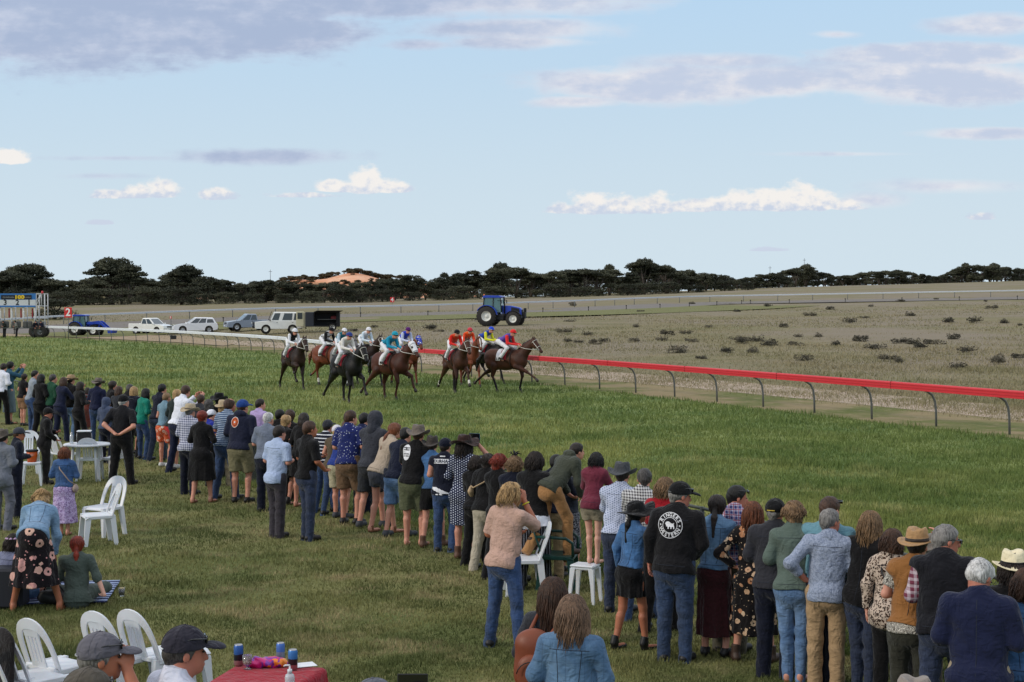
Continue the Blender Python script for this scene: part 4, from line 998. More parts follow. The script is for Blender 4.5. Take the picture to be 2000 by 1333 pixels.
            if kind == 'cap' and near:      # strap opening and button at the back
                MB().tube([hd_((math.cos(a) * .097, -.014 + math.sin(a) * .116, .030)) for a in np.linspace(R(246), R(294), 8)], .0045 * s, 5).build('cap_strap', hat[2] if len(hat) > 2 else M_shoe, root)
            if kind == 'helmet' and len(hat) > 2:
                MB().tube([hd_((math.cos(a) * .111, -.012 + math.sin(a) * .130, .045)) for a in np.linspace(0, 2 * math.pi, 24)], .009 * s, 5, False).build('helmet_band', hat[2], root)
        elif kind in ('brim', 'fedora', 'floppy'):
            Rb = {'brim': .185, 'fedora': .175, 'floppy': .215}[kind]; hc_ = {'brim': .115, 'fedora': .12, 'floppy': .105}[kind]; n = 40
            prof = [(.001, hc_ - .018), (.05, hc_ - .004), (.078, hc_), (.092, hc_ - .022), (.101, .045), (.105, .004), (.125, -.004), (Rb * .85, -.004), (Rb, .004), (Rb, -.003), (.12, -.012), (.098, -.008), (.001, .02)]
            vs = []; warp = {'brim': 1.3, 'fedora': .6, 'floppy': -1.0}[kind]
            for r_, h_ in prof:
                for j in range(n):
                    th = 2 * math.pi * j / n; x = math.cos(th) * r_ * .9; y = math.sin(th) * r_ * 1.12; z = h_
                    if r_ > .11: z += warp * (x * x * 1.2 - y * y * .7) * (r_ / Rb) + (.010 * math.sin(th * 3 + ph) if kind == 'floppy' else 0)
                    if z > .08: z -= .022 * math.exp(-(x / .03) ** 2) * (1 if r_ < .09 else .3)
                    vs.append(hd_((x, y - .012, z + .048)))
            q = [(i * n + j, i * n + (j + 1) % n, (i + 1) * n + (j + 1) % n, (i + 1) * n + j) for i in range(len(prof) - 1) for j in range(n)]
            ho = npmesh('hat', np.array(vs), quads=q, mats=hm, parent=root)
            if len(hat) > 2 and hat[2]:
                bd = [(.1045, .008), (.1075, .008), (.1045, .034), (.102, .034)]; vs = [hd_((math.cos(2 * math.pi * j / n) * r_ * .9, math.sin(2 * math.pi * j / n) * r_ * 1.12 - .012, h_ + .048)) for r_, h_ in bd for j in range(n)]
                q = [(i * n + j, i * n + (j + 1) % n, ((i + 1) % 4) * n + (j + 1) % n, ((i + 1) % 4) * n + j) for i in range(4) for j in range(n)]; npmesh('hat_band', np.array(vs), quads=q, mats=hat[2], parent=ho)
        elif kind == 'hood':
            g = SDF().ell(hd_((0, -.03, .03)), np.array([.108, .125, .125]) * s, .02, Hr).cone(hd_((0, -.04, -.04)), J['neck'] + T @ np.array([0, -.03, -.04]) * s, .095 * s, .10 * s, .05)
            g.cut(hd_((0, .10, .0)), np.array([.075, .09, .10]) * s, .02, Hr); g.wrinkle(.005, 16, ph); sdf_obj('hood', g, v, hm, root)
        elif kind == 'flowers':
            mb = MB(); rr = np.random.default_rng(NP)
            for a in np.linspace(0, 2 * math.pi, 12)[:-1]: c = hd_((math.cos(a) * .088, math.sin(a) * .10 - .012, .075)); mb.lathe([(.001, -.01), (.026, .0), (.001, .016)], tuple(c), n=7)
            mb.build('flower_crown', hm, root)
        elif kind == 'fascinator':
            rr = np.random.default_rng(NP); mb = MB(); c0 = hd_((-.03, .01, .12)); mb.lathe([(.001, 0), (.045, .004), (.04, .014), (.001, .02)], tuple(c0), n=10)
            for _ in range(14): a = rr.uniform(0, 6.28); mb.tube([c0, c0 + np.array([math.cos(a) * .05, math.sin(a) * .05, rr.uniform(.03, .08)]), c0 + np.array([math.cos(a) * .10, math.sin(a) * .10, rr.uniform(-.0, .07)])], [.006, .008, .001], 4)
            mb.build('fascinator', hm, root)
    if top and top[0] == 'hoodie' and not (hat and hat[0] == 'hood'):
        g = SDF().ell(J['neck'] + T @ np.array([0, -.06, -.005]) * s, np.array([.115, .062, .065]) * s, .02, T).wrinkle(.004, 18, ph); sdf_obj('hood', g, v, top[1], root)
    if glasses:
        mb = MB()
        zz = .012 if glasses is True else .075; yo = .0 if glasses is True else -.004
        for m in (-1, 1): mb.box(tuple(hd_((m * .034, .100 + yo, zz))), (.050 * s, .010 * s, .034 * s), .008, Matrix(Hr.tolist())); mb.tube([hd_((m * .062, .094, zz + .008)), hd_((m * .086, .02, zz + .012)), hd_((m * .084, -.02, zz + .0))], .0035 * s, 4)
        mb.tube([hd_((-.012, .104, zz + .01)), hd_((.012, .104, zz + .01))], .003, 4); mb.build('sunglasses', M_glass, root)
    if (near or eyes) and glasses is not True:
        for m in (-1, 1): MB().lathe([(.001, -.006), (.0065, -.003), (.008, 0), (.0065, .003), (.001, .006)], tuple(hd_((m * .030, .0855, .012))), n=10).build('eye', M_eye, root)
    if extra: extra(root, J, T, Hr, hd_, s, F_top)
    return root
def place(px, top, feet=None, H=None, Z=0.0):
    """world position and height from the photo pixel of the crown and, when seen, of the feet"""
    if feet: X, Y = at_z(px, feet, Z); Xt, zt_ = at_y(px, top, Y); return X, Y, (zt_ - Z)
    X, Y = at_z(px, top, Z + H); return X, Y, H
# ================================================================== running rail
def arc(pl, step, start=0.0):
    """points every `step` metres with tangents"""
    out = []; acc = start
    for (a, b), (c, d) in zip(pl[:-1], pl[1:]):
        L = math.hypot(c - a, d - b); t = acc
        while t < L: out.append((a + (c - a) * t / L, b + (d - b) * t / L, (c - a) / L, (d - b) / L)); t += step
        acc = t - L
    return out
vis = [p for p in RAILS if p[1] > 24]
split_i = min(range(len(vis)), key=lambda i: abs(vis[i][1] - 83))
def rail_mesh(pl, name, mat, label, zt_=lambda x, y: 0.0, h=1.12, th=.21, wd=.18, cat='rail'):
    prof = [(-wd * .5, -.02), (-wd * .45, th * .45), (-wd * .2, th * .5), (wd * .35, th * .5), (wd * .5, th * .35), (wd * .5, th * .2), (wd * .42, th * .18), (wd * .42, th * .02), (wd * .5, 0), (wd * .5, -th * .16), (wd * .42, -th * .18), (wd * .42, -th * .34), (wd * .5, -th * .36), (wd * .5, -th * .5), (-wd * .1, -th * .5)]
    vs = []; fs = []; n = len(prof)
    for i, p in enumerate(pl):
        a = pl[max(i - 1, 0)]; b = pl[min(i + 1, len(pl) - 1)]; ex, ey = b[0] - a[0], b[1] - a[1]; L = math.hypot(ex, ey); nx, ny = -ey / L, ex / L
        if nx * (-p[0]) + ny * (-p[1]) < 0: nx, ny = -nx, -ny
        for o_, z_ in prof: vs.append((p[0] + nx * o_, p[1] + ny * o_, zt_(p[0], p[1]) + h + z_))
    for i in range(len(pl) - 1):
        for j in range(n): k_ = (j + 1) % n; fs.append((i * n + j, i * n + k_, (i + 1) * n + k_, (i + 1) * n + j))
    fs += [tuple(range(n)), tuple(range((len(pl) - 1) * n, len(pl) * n))]
    r_ = empty(name, (0, 0, 0), 0, label, cat)
    MB().add(vs, fs).build('rail_beam', mat, r_)
    if name == 'running_rail':
        for (x, y, tx, ty) in arc(pl, 6.0, 2.6): MB().box((x, y, zt_(x, y) + h), (.03, wd * 1.06, th * 1.05), .008, Matrix.Rotation(math.atan2(ty, tx), 3, 'Z')).build('joint_sleeve', paint(mat.name + '_joint', (150, 34, 40) if 'red' in mat.name else (176, 180, 184), .6), r_)
    return r_
M_red = paint('rail_red', (196, 44, 52), .5, var=.06); M_white = paint('rail_white', (215, 218, 222), .55, var=.08); M_galv = paint('galvanised', (104, 106, 104), .6, .3); M_rust = paint('rusty_post', (110, 92, 70), .8)
red = rail_mesh(vis[:split_i + 1], 'running_rail', M_red, 'long red plastic running rail curving along the right of the track')
wht = rail_mesh(vis[split_i:], 'running_rail', M_white, 'white running rail continuing left from the red rail to the starting gate')
pp = MB()
def post_mesh():
    m = MB(); m.tube([(0, .0, 1.04), (0, .10, 1.00), (0, .26, .90), (0, .36, .72), (0, .40, .45), (0, .42, -.15)], .034, 7); return m
pm = post_mesh()
me0 = None
posts = arc(vis, 3.0, 1.15)
for i, (x, y, tx, ty) in enumerate(posts):
    par = red if i and y < 83 else (red if y < 83 else wht)
    if me0 is None: o = pm.build('post', M_galv, par); me0 = o.data
    else: o = bpy.data.objects.new('post', me0); COL.objects.link(o); o.parent = par
    o.location = (x, y, 0); nx, ny = ty, -tx
    if nx * (-x) + ny * (-y) > 0: nx, ny = -nx, -ny
    # the goose-neck leans away under the rail to the infield side
    o.rotation_euler = (0, 0, math.atan2(ny, nx) - math.pi / 2)
# pale rail round the far side
fr = rail_mesh(bk, 'far_running_rail', paint('far_rail', (200, 204, 208), .6), 'distant pale running rail across the far side of the course', lambda x, y: ter(x, y), 1.1, .22, .2)
me1 = None
for (x, y, tx, ty) in arc(bk, 6.0)[:100]:
    if me1 is None: o = MB().tube([(0, 0, 1.05), (0, 0, -.3)], .06, 5).build('post', M_galv, fr); me1 = o.data
    else: o = bpy.data.objects.new('post', me1); COL.objects.link(o); o.parent = fr
    o.location = (x, y, ter(x, y))
# short dark posts of an inner fence in front of the far rail
ipl = offset(bk, 17)
me2 = None
for j, (x, y, tx, ty) in enumerate(arc(ipl, 9.0)):
    if me2 is None: o = MB().tube([(0, 0, .55), (0, 0, -.3)], .06, 5).box((0, 0, .6), (.2, .2, .16), .04).build('marker_post', paint('dark_post', (58, 56, 54), .8), None); me2 = o.data
    else: o = bpy.data.objects.new('marker_post', me2); COL.objects.link(o)
    o.location = (x, y, ter(x, y)); tag(o, 'short dark marker post before the far running rail', 'post', 'marker posts before the far rail')
# furlong boards
def board(px, py0, py1, Y, numeral, label, name='distance_marker'):
    X, zt_ = at_y(px, py0, Y); _, zb = at_y(px, py1, Y); h = zt_ - zb; gz = ter(X, Y); r_ = empty(name, (X, Y, gz), R(-8 if px < 500 else 0), label, 'sign')
    MB().box((0, 0, (zt_ + zb) / 2 - gz), (h * .78, .05, h), .02).build('board', paint('sign_red', (205, 40, 42), .5), r_)
    vs, fs = text_mesh(numeral, h * 1.05, .02); MB().add([(p[0], -.032, p[1] + (zt_ + zb) / 2 - gz) for p in vs], fs).build('numeral', paint('sign_white', (235, 235, 235), .5), r_)
    MB().tube([(0, .05, -.2), (0, .05, zb - gz + .3)], .04, 6).build('post', M_galv, r_)
board(133, 601, 621, 150, '2', 'red distance board with a white 2 beside the small tractor')
board(766, 581, 591, 262, '4', 'tiny far red distance board with a white 4 beyond the infield')
board(333.5, 618, 623, 158, '1', 'tiny red marker board between the white ute and white wagon')

# ================================================================== vehicles
M_tyre = material('tyre', lambda nt, b: nt.mix(nt.noise(nt.coord(), 8, 3), (.018, .018, .018, 1), (.05, .045, .04, 1)), .85, spec=.2)
M_rim = paint('steel_rim', (170, 172, 176), .35, .6); M_wrim = paint('white_rim', (225, 224, 216), .5)
M_win = material('car_glass', lambda nt, b: (.02, .03, .035, 1), .06, spec=.9); M_wins = material('windscreen', lambda nt, b: (.07, .10, .12, 1), .05, spec=1.0)
M_blk = paint('black_trim', (26, 26, 28), .6); M_lens = material('lamp_lens', lambda nt, b: (.75, .76, .74, 1), .1, spec=.9); M_redl = paint('red_lens', (150, 20, 24), .2)
def wheel(par, x, y, r, wd, rim=M_rim, side_=1, rr=.62):
    w_ = empty('wheel', (x, y, r)); w_.parent = par; b = wd / 2
    MB().lathe([(r * rr, -b), (r * .93, -b), (r, -b * .6), (r, b * .6), (r * .93, b), (r * rr, b), (r * rr, -b)], axis='y', n=28, cap=False).build('tyre', M_tyre, w_)
    s = -side_
    MB().lathe([(.001, s * b * .55), (r * .16, s * b * .6), (r * .2, s * b * .35), (r * .5, s * b * .4), (r * (rr - .04), s * b * .8), (r * (rr + .02), s * b * 1.02), (r * (rr + .02), -s * b * .98), (.001, -s * b * .9)], axis='y', n=24).build('rim', rim, w_)
    return w_
def car(label, px, py_base, Y, heading, colour, kind, L, H_, Wd, fx=1):
    X, _ = at_y(px, py_base, Y); z = ter(X, Y); root = empty({'suv': 'suv_car', 'ute': 'pickup_ute', 'troop': 'four_wheel_drive'}[kind], (X, Y, z), R(heading), label, 'car' if kind != 'ute' else 'ute')
    paintm = material('carpaint_%d_%d_%d' % colour, lambda nt, b: nt.mix(nt.noise(nt.coord(), 1.5, 3), lin(colour), tuple(k_ * .86 for k_ in lin(colour)[:3]) + (1,)), .28, spec=.5, Coat_Weight=.6, Coat_Roughness=.08)
    h2 = Wd / 2
    # lower body from side outline (x forward)
    wb = {'suv': (.29, -.30), 'ute': (.30, -.29), 'troop': (.28, -.24)}[kind]; wr_ = {'suv': .36, 'ute': .38, 'troop': .40}[kind]
    xf, xr = L * wb[0], L * wb[1]; g0 = {'suv': .24, 'ute': .32, 'troop': .42}[kind]
    belt = {'suv': 1.02, 'ute': 1.05, 'troop': 1.22}[kind]
    def arch(cx, r, a0=0, a1=180): return [(cx + r * math.cos(R(a)), wr_ + r * math.sin(R(a))) for a in np.linspace(a0, a1, 9)]
    ra = wr_ + .07
    und = [(-L / 2 + .05, g0 + .12)] + [p for p in reversed(arch(xr, ra)) if p[1] >= g0] + [(xr + ra, g0), (xf - ra, g0)] + [p for p in reversed(arch(xf, ra)) if p[1] >= g0] + [(L / 2 - .05, g0 + .02)]
    und = [(-L / 2 + .05, g0 + .12), (xr - ra, g0)] + [p for p in reversed(arch(xr, ra)) if p[1] > g0 + .02] + [(xr + ra, g0), (xf - ra, g0)] + [p for p in reversed(arch(xf, ra)) if p[1] > g0 + .02] + [(xf + ra, g0), (L / 2 - .08, g0 + .02)]
    if kind == 'suv': topl = [(L / 2, .62), (L / 2 - .08, .82), (L * .30, .98), (L * .17, 1.04), (-L * .46, 1.10), (-L / 2 + .02, .95), (-L / 2, .6)]
    elif kind == 'ute': topl = [(L / 2, .65), (L / 2 - .05, .90), (L * .33, 1.03), (L * .20, 1.08), (-L * .14, 1.10), (-L * .15, 1.08), (-L / 2 + .01, 1.08), (-L / 2, .6)]
    else: topl = [(L / 2 - .05, .75), (L / 2 - .06, 1.10), (L * .34, 1.20), (L * .20, 1.24), (-L / 2 + .03, 1.24), (-L / 2, .9), (-L / 2, .6)]
    poly = und + topl
    B = MB(); n = len(poly)
    lay = [(-h2, .93), (-h2 + .06, 1.0), (-h2 + .02, 1.0)]
    B2 = []
    # layers across the width with slight tuck
    for y_, k_ in ((-h2 + .0, 0.04), (-h2 + .07, 0.0), (h2 - .07, 0.0), (h2, .04)):
        B2.append([(x * (1 - k_ * .35), y_, .7 + (zz - .7) * (1 - k_)) for x, zz in poly])
    vs = [p for l in B2 for p in l]; fs = [tuple(range(n)), tuple(range(len(vs) - 1, len(vs) - n - 1, -1))]
    for i in range(3):
        for j in range(n): q = (j + 1) % n; fs.append((i * n + q, i * n + j, (i + 1) * n + j, (i + 1) * n + q))
    B.add(vs, fs).build('body', paintm, root)
    # cabin: tapered loft
    if kind == 'suv': base = [(L * .20, 1.0), (-L * .46, 1.06)]; roof = [(L * .02, H_), (-L * .40, H_ - .03)]
    elif kind == 'ute': base = [(L * .22, 1.04), (-L * .15, 1.06)]; roof = [(L * .07, H_), (-L * .125, H_ - .02)]
    else: base = [(L * .205, 1.2), (-L / 2 + .04, 1.2)]; roof = [(L * .13, H_), (-L / 2 + .10, H_ - .03)]
    tb = .16 if kind != 'troop' else .07; yb = h2 - .05; yt = h2 - tb
    def cab(scl=0.0, z1=1.0):
        bx0, bx1 = base[0][0], base[1][0]; rx0, rx1 = roof[0][0], roof[1][0]
        f = lambda t, a, b: a + (b - a) * t
        P8 = [(bx0, -yb, base[0][1]), (bx1, -yb, base[1][1]), (bx1, yb, base[1][1]), (bx0, yb, base[0][1]), (rx0 + .0, -yt, roof[0][1] - .07), (rx1, -yt, roof[1][1] - .07), (rx1, yt, roof[1][1] - .07), (rx0, yt, roof[0][1] - .07)]
        R8 = [(rx0 - .12, -yt + .10, roof[0][1]), (rx1 + .10, -yt + .10, roof[1][1]), (rx1 + .10, yt - .10, roof[1][1]), (rx0 - .12, yt - .10, roof[0][1])]
        return P8 + R8
    C_ = cab(); MB().add(C_, [(0, 1, 5, 4), (1, 2, 6, 5), (2, 3, 7, 6), (3, 0, 4, 7), (4, 5, 9, 8), (5, 6, 10, 9), (6, 7, 11, 10), (7, 4, 8, 11), (8, 9, 10, 11)]).build('cabin', paintm, root)
    def panel(a, b, c, d, u0, u1, v0, v1, nrm, mat, name='window', off=.008):
        a, b, c, d = map(Vector, (a, b, c, d)); nrm = Vector(nrm)
        q = lambda u, v: (a.lerp(b, u)).lerp(d.lerp(c, u), v) + nrm * off
        o1 = [q(u0, v0), q(u1, v0), q(u1 - (u1 - u0) * .04, v1), q(u0 + (u1 - u0) * .04, v1)]; i1 = [p - nrm * .02 for p in o1]
        MB().add(o1 + i1, [(0, 1, 2, 3), (7, 6, 5, 4), (0, 4, 5, 1), (1, 5, 6, 2), (2, 6, 7, 3), (3, 7, 4, 0)]).build(name, mat, root)
    wins = {'suv': [(.10, .36), (.38, .64), (.67, .94)], 'ute': [(.08, .50), (.55, .95)], 'troop': [(.05, .24), (.34, .62), (.66, .93)]}[kind]
    for sg in (-1, 1):
        a, b, c, d = (C_[0], C_[1], C_[5], C_[4]) if sg < 0 else (C_[3], C_[2], C_[6], C_[7])
        for wi, (u0, u1) in enumerate(wins):
            panel(a, b, c, d, u0, u1, .08 if kind != 'troop' else .10, .92 if not (kind == 'suv' and wi == 2) else .8, (0, sg * .98, .15), M_win)
        MB().box((base[0][0] - .05, sg * (h2 + .10), base[0][1] + .08), (.12, .20, .16), .04).build('mirror', paintm if kind != 'troop' else M_blk, root)
        for k_ in (0.0, -.20 if kind != 'troop' else -.3): MB().box((L * .06 + L * k_, sg * (h2 + .005), belt - .16), (.16, .03, .035), .01).build('door_handle', M_blk if kind == 'troop' else paintm, root)
        MB().box((L / 2 - .14, sg * (h2 - .20), .80 if kind != 'troop' else .98), (.20, .32, .15), .03).build('headlight', M_lens, root)
        MB().box((-L / 2 + .04, sg * (h2 - .12), .92), (.12, .20, .30 if kind != 'suv' else .18), .03).build('tail_light', M_redl, root)
        # dark wheel arch liner
        for cx in (xf, xr): MB().lathe([(ra + .02, sg * (h2 - .30)), (ra + .02, sg * (h2 - .02)), (ra - .01, sg * (h2 - .02)), (ra - .01, sg * (h2 - .30))], (cx, 0, wr_), 'y', 24).build('wheel_arch', M_blk, root)
        for cx in (xf, xr): wheel(root, cx, sg * (h2 - .13), wr_, .24, M_rim if kind != 'troop' else M_wrim, 1 if sg < 0 else -1)
    panel(C_[3], C_[0], C_[4], C_[7], .07, .93, .08, .94, (.85, 0, .5), M_wins, 'windscreen')
    panel(C_[1], C_[2], C_[6], C_[5], .10, .90, .2, .9, (-1, 0, .15), M_win, 'rear_window')
    MB().box((0, 0, g0 + .10), (L * .86, Wd * .72, .22), .03).build('underbody', M_blk, root)
    MB().box((L / 2 - .02, 0, .78 if kind != 'troop' else .98), (.06, Wd * .44, .16), .02).build('grille', M_blk, root)
    MB().box((L / 2 - .01, 0, .42 if kind != 'troop' else .58), (.12, Wd * .86, .16), .04).build('front_bumper', M_blk if kind == 'troop' else paintm, root)
    MB().box((-L / 2 - .01, 0, .48), (.10, Wd * .84, .14), .03).build('rear_bumper', M_blk, root)
    MB().box((L / 2 + .055 if kind != 'troop' else L / 2 + .06, 0, .50), (.02, .36, .11), .004).build('number_plate', M_white, root)
    if kind == 'ute':
        t = MB()
        MB().box((-L * .33, 0, 1.085), (L * .31, Wd * .80, .012), .002).build('tray_floor', M_blk, root)
        for sg in (-1, 1): t.box((-L * .325, sg * (h2 - .07), 1.10), (L * .34, .08, .06), .02)
        t.build('tray_rail', paintm, root)
    if kind == 'troop':
        m = MB()
        for sg in (-1, 1): m.tube([(L / 2 + .08, sg * .35, .5), (L / 2 + .16, sg * .38, 1.15), (L / 2 + .10, sg * .80, 1.1), (L / 2 + .02, sg * .88, .75)], .035, 6)
        m.tube([(L / 2 + .16, -.38, 1.15), (L / 2 + .16, .38, 1.15)], .035, 6); m.box((L / 2 + .12, 0, .62), (.18, Wd * .96, .26), .05); m.build('bull_bar', M_blk, root)
        for sg in (-1, 1): MB().lathe([(.001, .0), (.10, 0), (.10, .06), (.001, .06)], (L / 2 + .20, sg * .25, .98), 'x', 14).build('spotlight', M_lens, root)
        MB().tube([(L * .24, -h2 - .02, 1.0), (L * .22, -h2 - .05, 1.3), (L * .16, -h2 - .03, 2.15)], .035, 6).build('snorkel', M_blk, root)
    return root
car('white dual-cab ute seen from behind, tray to the left, nose behind the wagon', 296, 645, 168, -28, (238, 238, 234), 'ute', 5.1, 1.76, 1.82)
car('white family wagon with dark side windows facing left behind the ute', 381, 645, 165, 196, (240, 240, 244), 'suv', 4.75, 1.68, 1.88)
car('silver dual-cab ute parked facing left beside the white four-wheel drive', 486, 643, 163, 205, (140, 150, 166), 'ute', 5.1, 1.78, 1.82)
car('boxy white four-wheel drive with black bull bar and snorkel', 547, 641, 153, 190, (236, 236, 232), 'troop', 5.1, 2.12, 1.8)
# camper trailer with raised black side hatch and open rear door
X, _ = at_y(632, 640, 152); z = ter(X, 152); t = empty('box_trailer', (X, 152, z), R(5), 'dark box trailer with its black side hatch propped open', 'trailer')
M_tr = paint('trailer_blue', (40, 44, 52), .6); M_dk = paint('trailer_black', (22, 22, 24), .7); M_cream = paint('door_cream', (196, 190, 160), .6)
MB().box((-1.35, 0, 1.15), (.85, 1.8, 1.45), .04).build('storage_box', M_tr, t)
b = MB().box((.35, .55, 1.15), (2.5, .6, 1.45), .03).box((.35, 0, .48), (2.5, 1.75, .12), .03).box((.35, 0, 1.85), (2.5, 1.75, .06), .02); b.box((1.45, 0, 1.15), (.35, 1.75, 1.4), .03); b.build('body', M_dk, t)
MB().box((.35, -.15, 1.15), (1.85, .9, .05)).build('shelf', M_galv, t)
MB().add([(-.95, -.88, 1.86), (1.6, -.88, 1.86), (1.95, -1.75, 2.0), (-.6, -1.75, 2.0), (-.95, -.88, 1.90), (1.6, -.88, 1.90), (1.95, -1.75, 2.04), (-.6, -1.75, 2.04)], [(0, 1, 2, 3), (7, 6, 5, 4), (0, 4, 5, 1), (1, 5, 6, 2), (2, 6, 7, 3), (3, 7, 4, 0)]).build('side_hatch', M_dk, t)
MB().box((-2.3, -.6, 1.2), (.75, .06, 1.5), .02).box((-1.95, -.2, 1.1), (.5, .7, 1.5), .03).build('rear_door', M_cream, t); MB().box((-2.3, -.64, 1.5), (.48, .03, .62), .01).build('window', M_win, t)
wheel(t, .9, -.8, .36, .22, M_wrim, 1); wheel(t, .9, .8, .36, .22, M_wrim, -1); MB().box((.9, -.82, .78), (1.0, .28, .05), .02).build('mudguard', M_dk, t)
o = MB().box((0, 0, .14), (.55, .3, .28), .03).tube([(-.2, 0, .28), (-.1, 0, .36), (.1, 0, .36), (.2, 0, .28)], .015, 5).build('tool_box', paint('red_tool_box', (120, 26, 28), .5), None); o.location = (X + 1.05, 151.7, z + 1.175); tag(o, 'small dark red box on the shelf inside the open trailer', 'box')

def tractor(label, px, py, Y, heading, sc_, loader=False):
    X, _ = at_y(px, py, Y); z = ter(X, Y); root = empty('tractor', (X, Y, z), R(heading), label, 'tractor'); root.scale = (sc_,) * 3
    blue = paint('tractor_blue', (28, 62, 172) if not loader else (22, 36, 120), .3, spec=.6, var=.1)
    # x forward, near side is -y
    for sg in (-1, 1):
        w_ = wheel(root, -1.0, sg * .92, .93, .55, M_wrim, 1 if sg < 0 else -1, .50); w2 = wheel(root, 1.55, sg * .90, .68, .42, M_wrim, 1 if sg < 0 else -1, .52)
        for wq, r_, bw in ((w_, .93, .55), (w2, .68, .42)):
            m = MB()
            for k_ in range(20):
                a = 2 * math.pi * k_ / 20
                for s2 in (-1, 1): m.box((math.cos(a + s2 * .08) * r_, s2 * bw * .24, math.sin(a + s2 * .08) * r_), (.07, bw * .5, .09), 0, Matrix.Rotation(-(a + s2 * .08), 3, 'Y') @ Matrix.Rotation(s2 * .5, 3, 'X'))
            m.build('tread_lugs', M_tyre, wq)
        fo = [(-1.0 + math.cos(R(a)) * 1.06, .93 + math.sin(R(a)) * 1.06) for a in np.linspace(8, 150, 12)]; fi = [(-1.0 + math.cos(R(a)) * 1.0, .93 + math.sin(R(a)) * 1.0) for a in np.linspace(150, 8, 12)]
        MB().prism(fo + fi, sg * .62, sg * 1.2).build('mudguard', blue, root)
        fo = [(1.55 + math.cos(R(a)) * .80, .68 + math.sin(R(a)) * .80) for a in np.linspace(30, 150, 10)]; fi = [(1.55 + math.cos(R(a)) * .76, .68 + math.sin(R(a)) * .76) for a in np.linspace(150, 30, 10)]
        MB().prism(fo + fi, sg * .70, sg * 1.1).build('front_mudguard', M_blk, root)
    MB().prism([(.35, 1.15), (.35, 1.95), (1.2, 1.92), (2.05, 1.74), (2.22, 1.55), (2.25, 1.05)], -.40, .40, .06).build('bonnet', blue, root)
    for sg in (-1, 1): MB().prism([(1.25, 1.30), (1.25, 1.78), (2.0, 1.64), (2.08, 1.30)], sg * .405, sg * .42).build('side_grille', M_blk, root)
    MB().box((2.24, 0, 1.32), (.05, .6, .5), .02).build('grille', M_blk, root)
    MB().prism([(-1.7, .75), (-1.7, 1.1), (2.1, 1.15), (2.2, .75), (.6, .55), (-1.2, .55)], -.34, .34, .05).build('chassis', M_blk, root)
    MB().box((.18, -.62, .80), (1.0, .5, .60), .1).build('fuel_tank', M_blk, root); MB().box((.18, .62, .80), (1.0, .5, .60), .1).build('battery_box', M_blk, root)
    MB().box((2.45, 0, 1.02), (.26, .7, .65), .08).build('front_weight', M_blk, root)
    for sg in (-1, 1): MB().box((2.5, sg * .3, 1.45), (.16, .08, .5), .03).build('linkage_arm', M_blk, root)
    # cab: frame, glass, roof
    g0, g1 = 1.30, 2.70; xb, xf_ = -1.55, .38
    fr_ = MB()
    for sg in (-1, 1):
        for p, q in (((xb + .1, g0), (xb + .25, g1)), ((-.45, g0 - .1), (-.42, g1)), ((xf_, g0), (xf_ - .12, g1))): fr_.tube([(p[0], sg * .78, p[1]), (q[0], sg * .70, q[1])], .045, 6)
        fr_.tube([(xb + .1, sg * .78, g0 + .45), (-.45, sg * .78, g0 + .2)], .04, 6)
    fr_.tube([(xf_ - .12, -.7, g1), (xf_ - .12, .7, g1)], .04, 6).tube([(xb + .25, -.7, g1), (xb + .25, .7, g1)], .04, 6).tube([(-.42, -.7, g1), (-.42, .7, g1)], .04, 6).build('cab_frame', M_blk, root)
    gl = material('cab_glass', lambda nt, b: (.10, .22, .22, 1), .05, spec=1.0, Transmission_Weight=.35)
    MB().add([(xb + .12, -.74, g0), (xf_, -.74, g0), (xf_ - .12, -.66, g1), (xb + .26, -.66, g1), (xb + .12, .74, g0), (xf_, .74, g0), (xf_ - .12, .66, g1), (xb + .26, .66, g1)], [(0, 1, 2, 3), (5, 4, 7, 6), (1, 5, 6, 2), (4, 0, 3, 7)]).build('cab_glass', gl, root)
    MB().box((-.9, 0, 1.55), (.5, .5, .6), .1).build('seat', M_blk, root); MB().lathe([(.18, -.015), (.2, 0), (.18, .015), (.17, 0)], (-.15, 0, 1.9), 'z', 16).build('steering_wheel', M_blk, root)
    MB().prism([(-1.42, 2.68), (-1.45, 2.80), (-1.25, 2.90), (.1, 2.88), (.42, 2.78), (.40, 2.68)], -.78, .78, .05).build('roof', blue, root)
    MB().tube([(.62, -.5, 1.2), (.62, -.52, 2.55), (.55, -.52, 2.72)], [.07, .07, .05], 8).build('exhaust_pipe', M_blk, root)
    for sg in (-1, 1): MB().tube([(-.0, sg * .75, 2.4), (.45, sg * 1.15, 2.45)], .02, 5).box((.47, sg * 1.2, 2.3), (.06, .18, .34), .02).build('mirror', M_blk, root)
    MB().lathe([(.001, .0), (.07, .0), (.07, .12), (.001, .15)], (-1.35, -.5, 2.88), 'z', 10).build('beacon', paint('amber_beacon', (232, 130, 70), .3), root)
    MB().box((-1.5, -.45, 2.62), (.10, .2, .14), .03).build('work_light', M_lens, root); MB().box((-1.5, .45, 2.62), (.10, .2, .14), .03).build('work_light', M_lens, root)
    MB().box((-1.9, 0, .85), (.5, .8, .12), .03).tube([(-1.8, -.4, .9), (-2.3, -.42, .55)], .05, 6).tube([(-1.8, .4, .9), (-2.3, .42, .55)], .05, 6).build('rear_linkage', M_blk, root)
    m = MB()
    for k_ in range(4): m.box((-.05, -.92, .45 + k_ * .26), (.42, .26, .04), .01)
    m.build('step', M_blk, root)
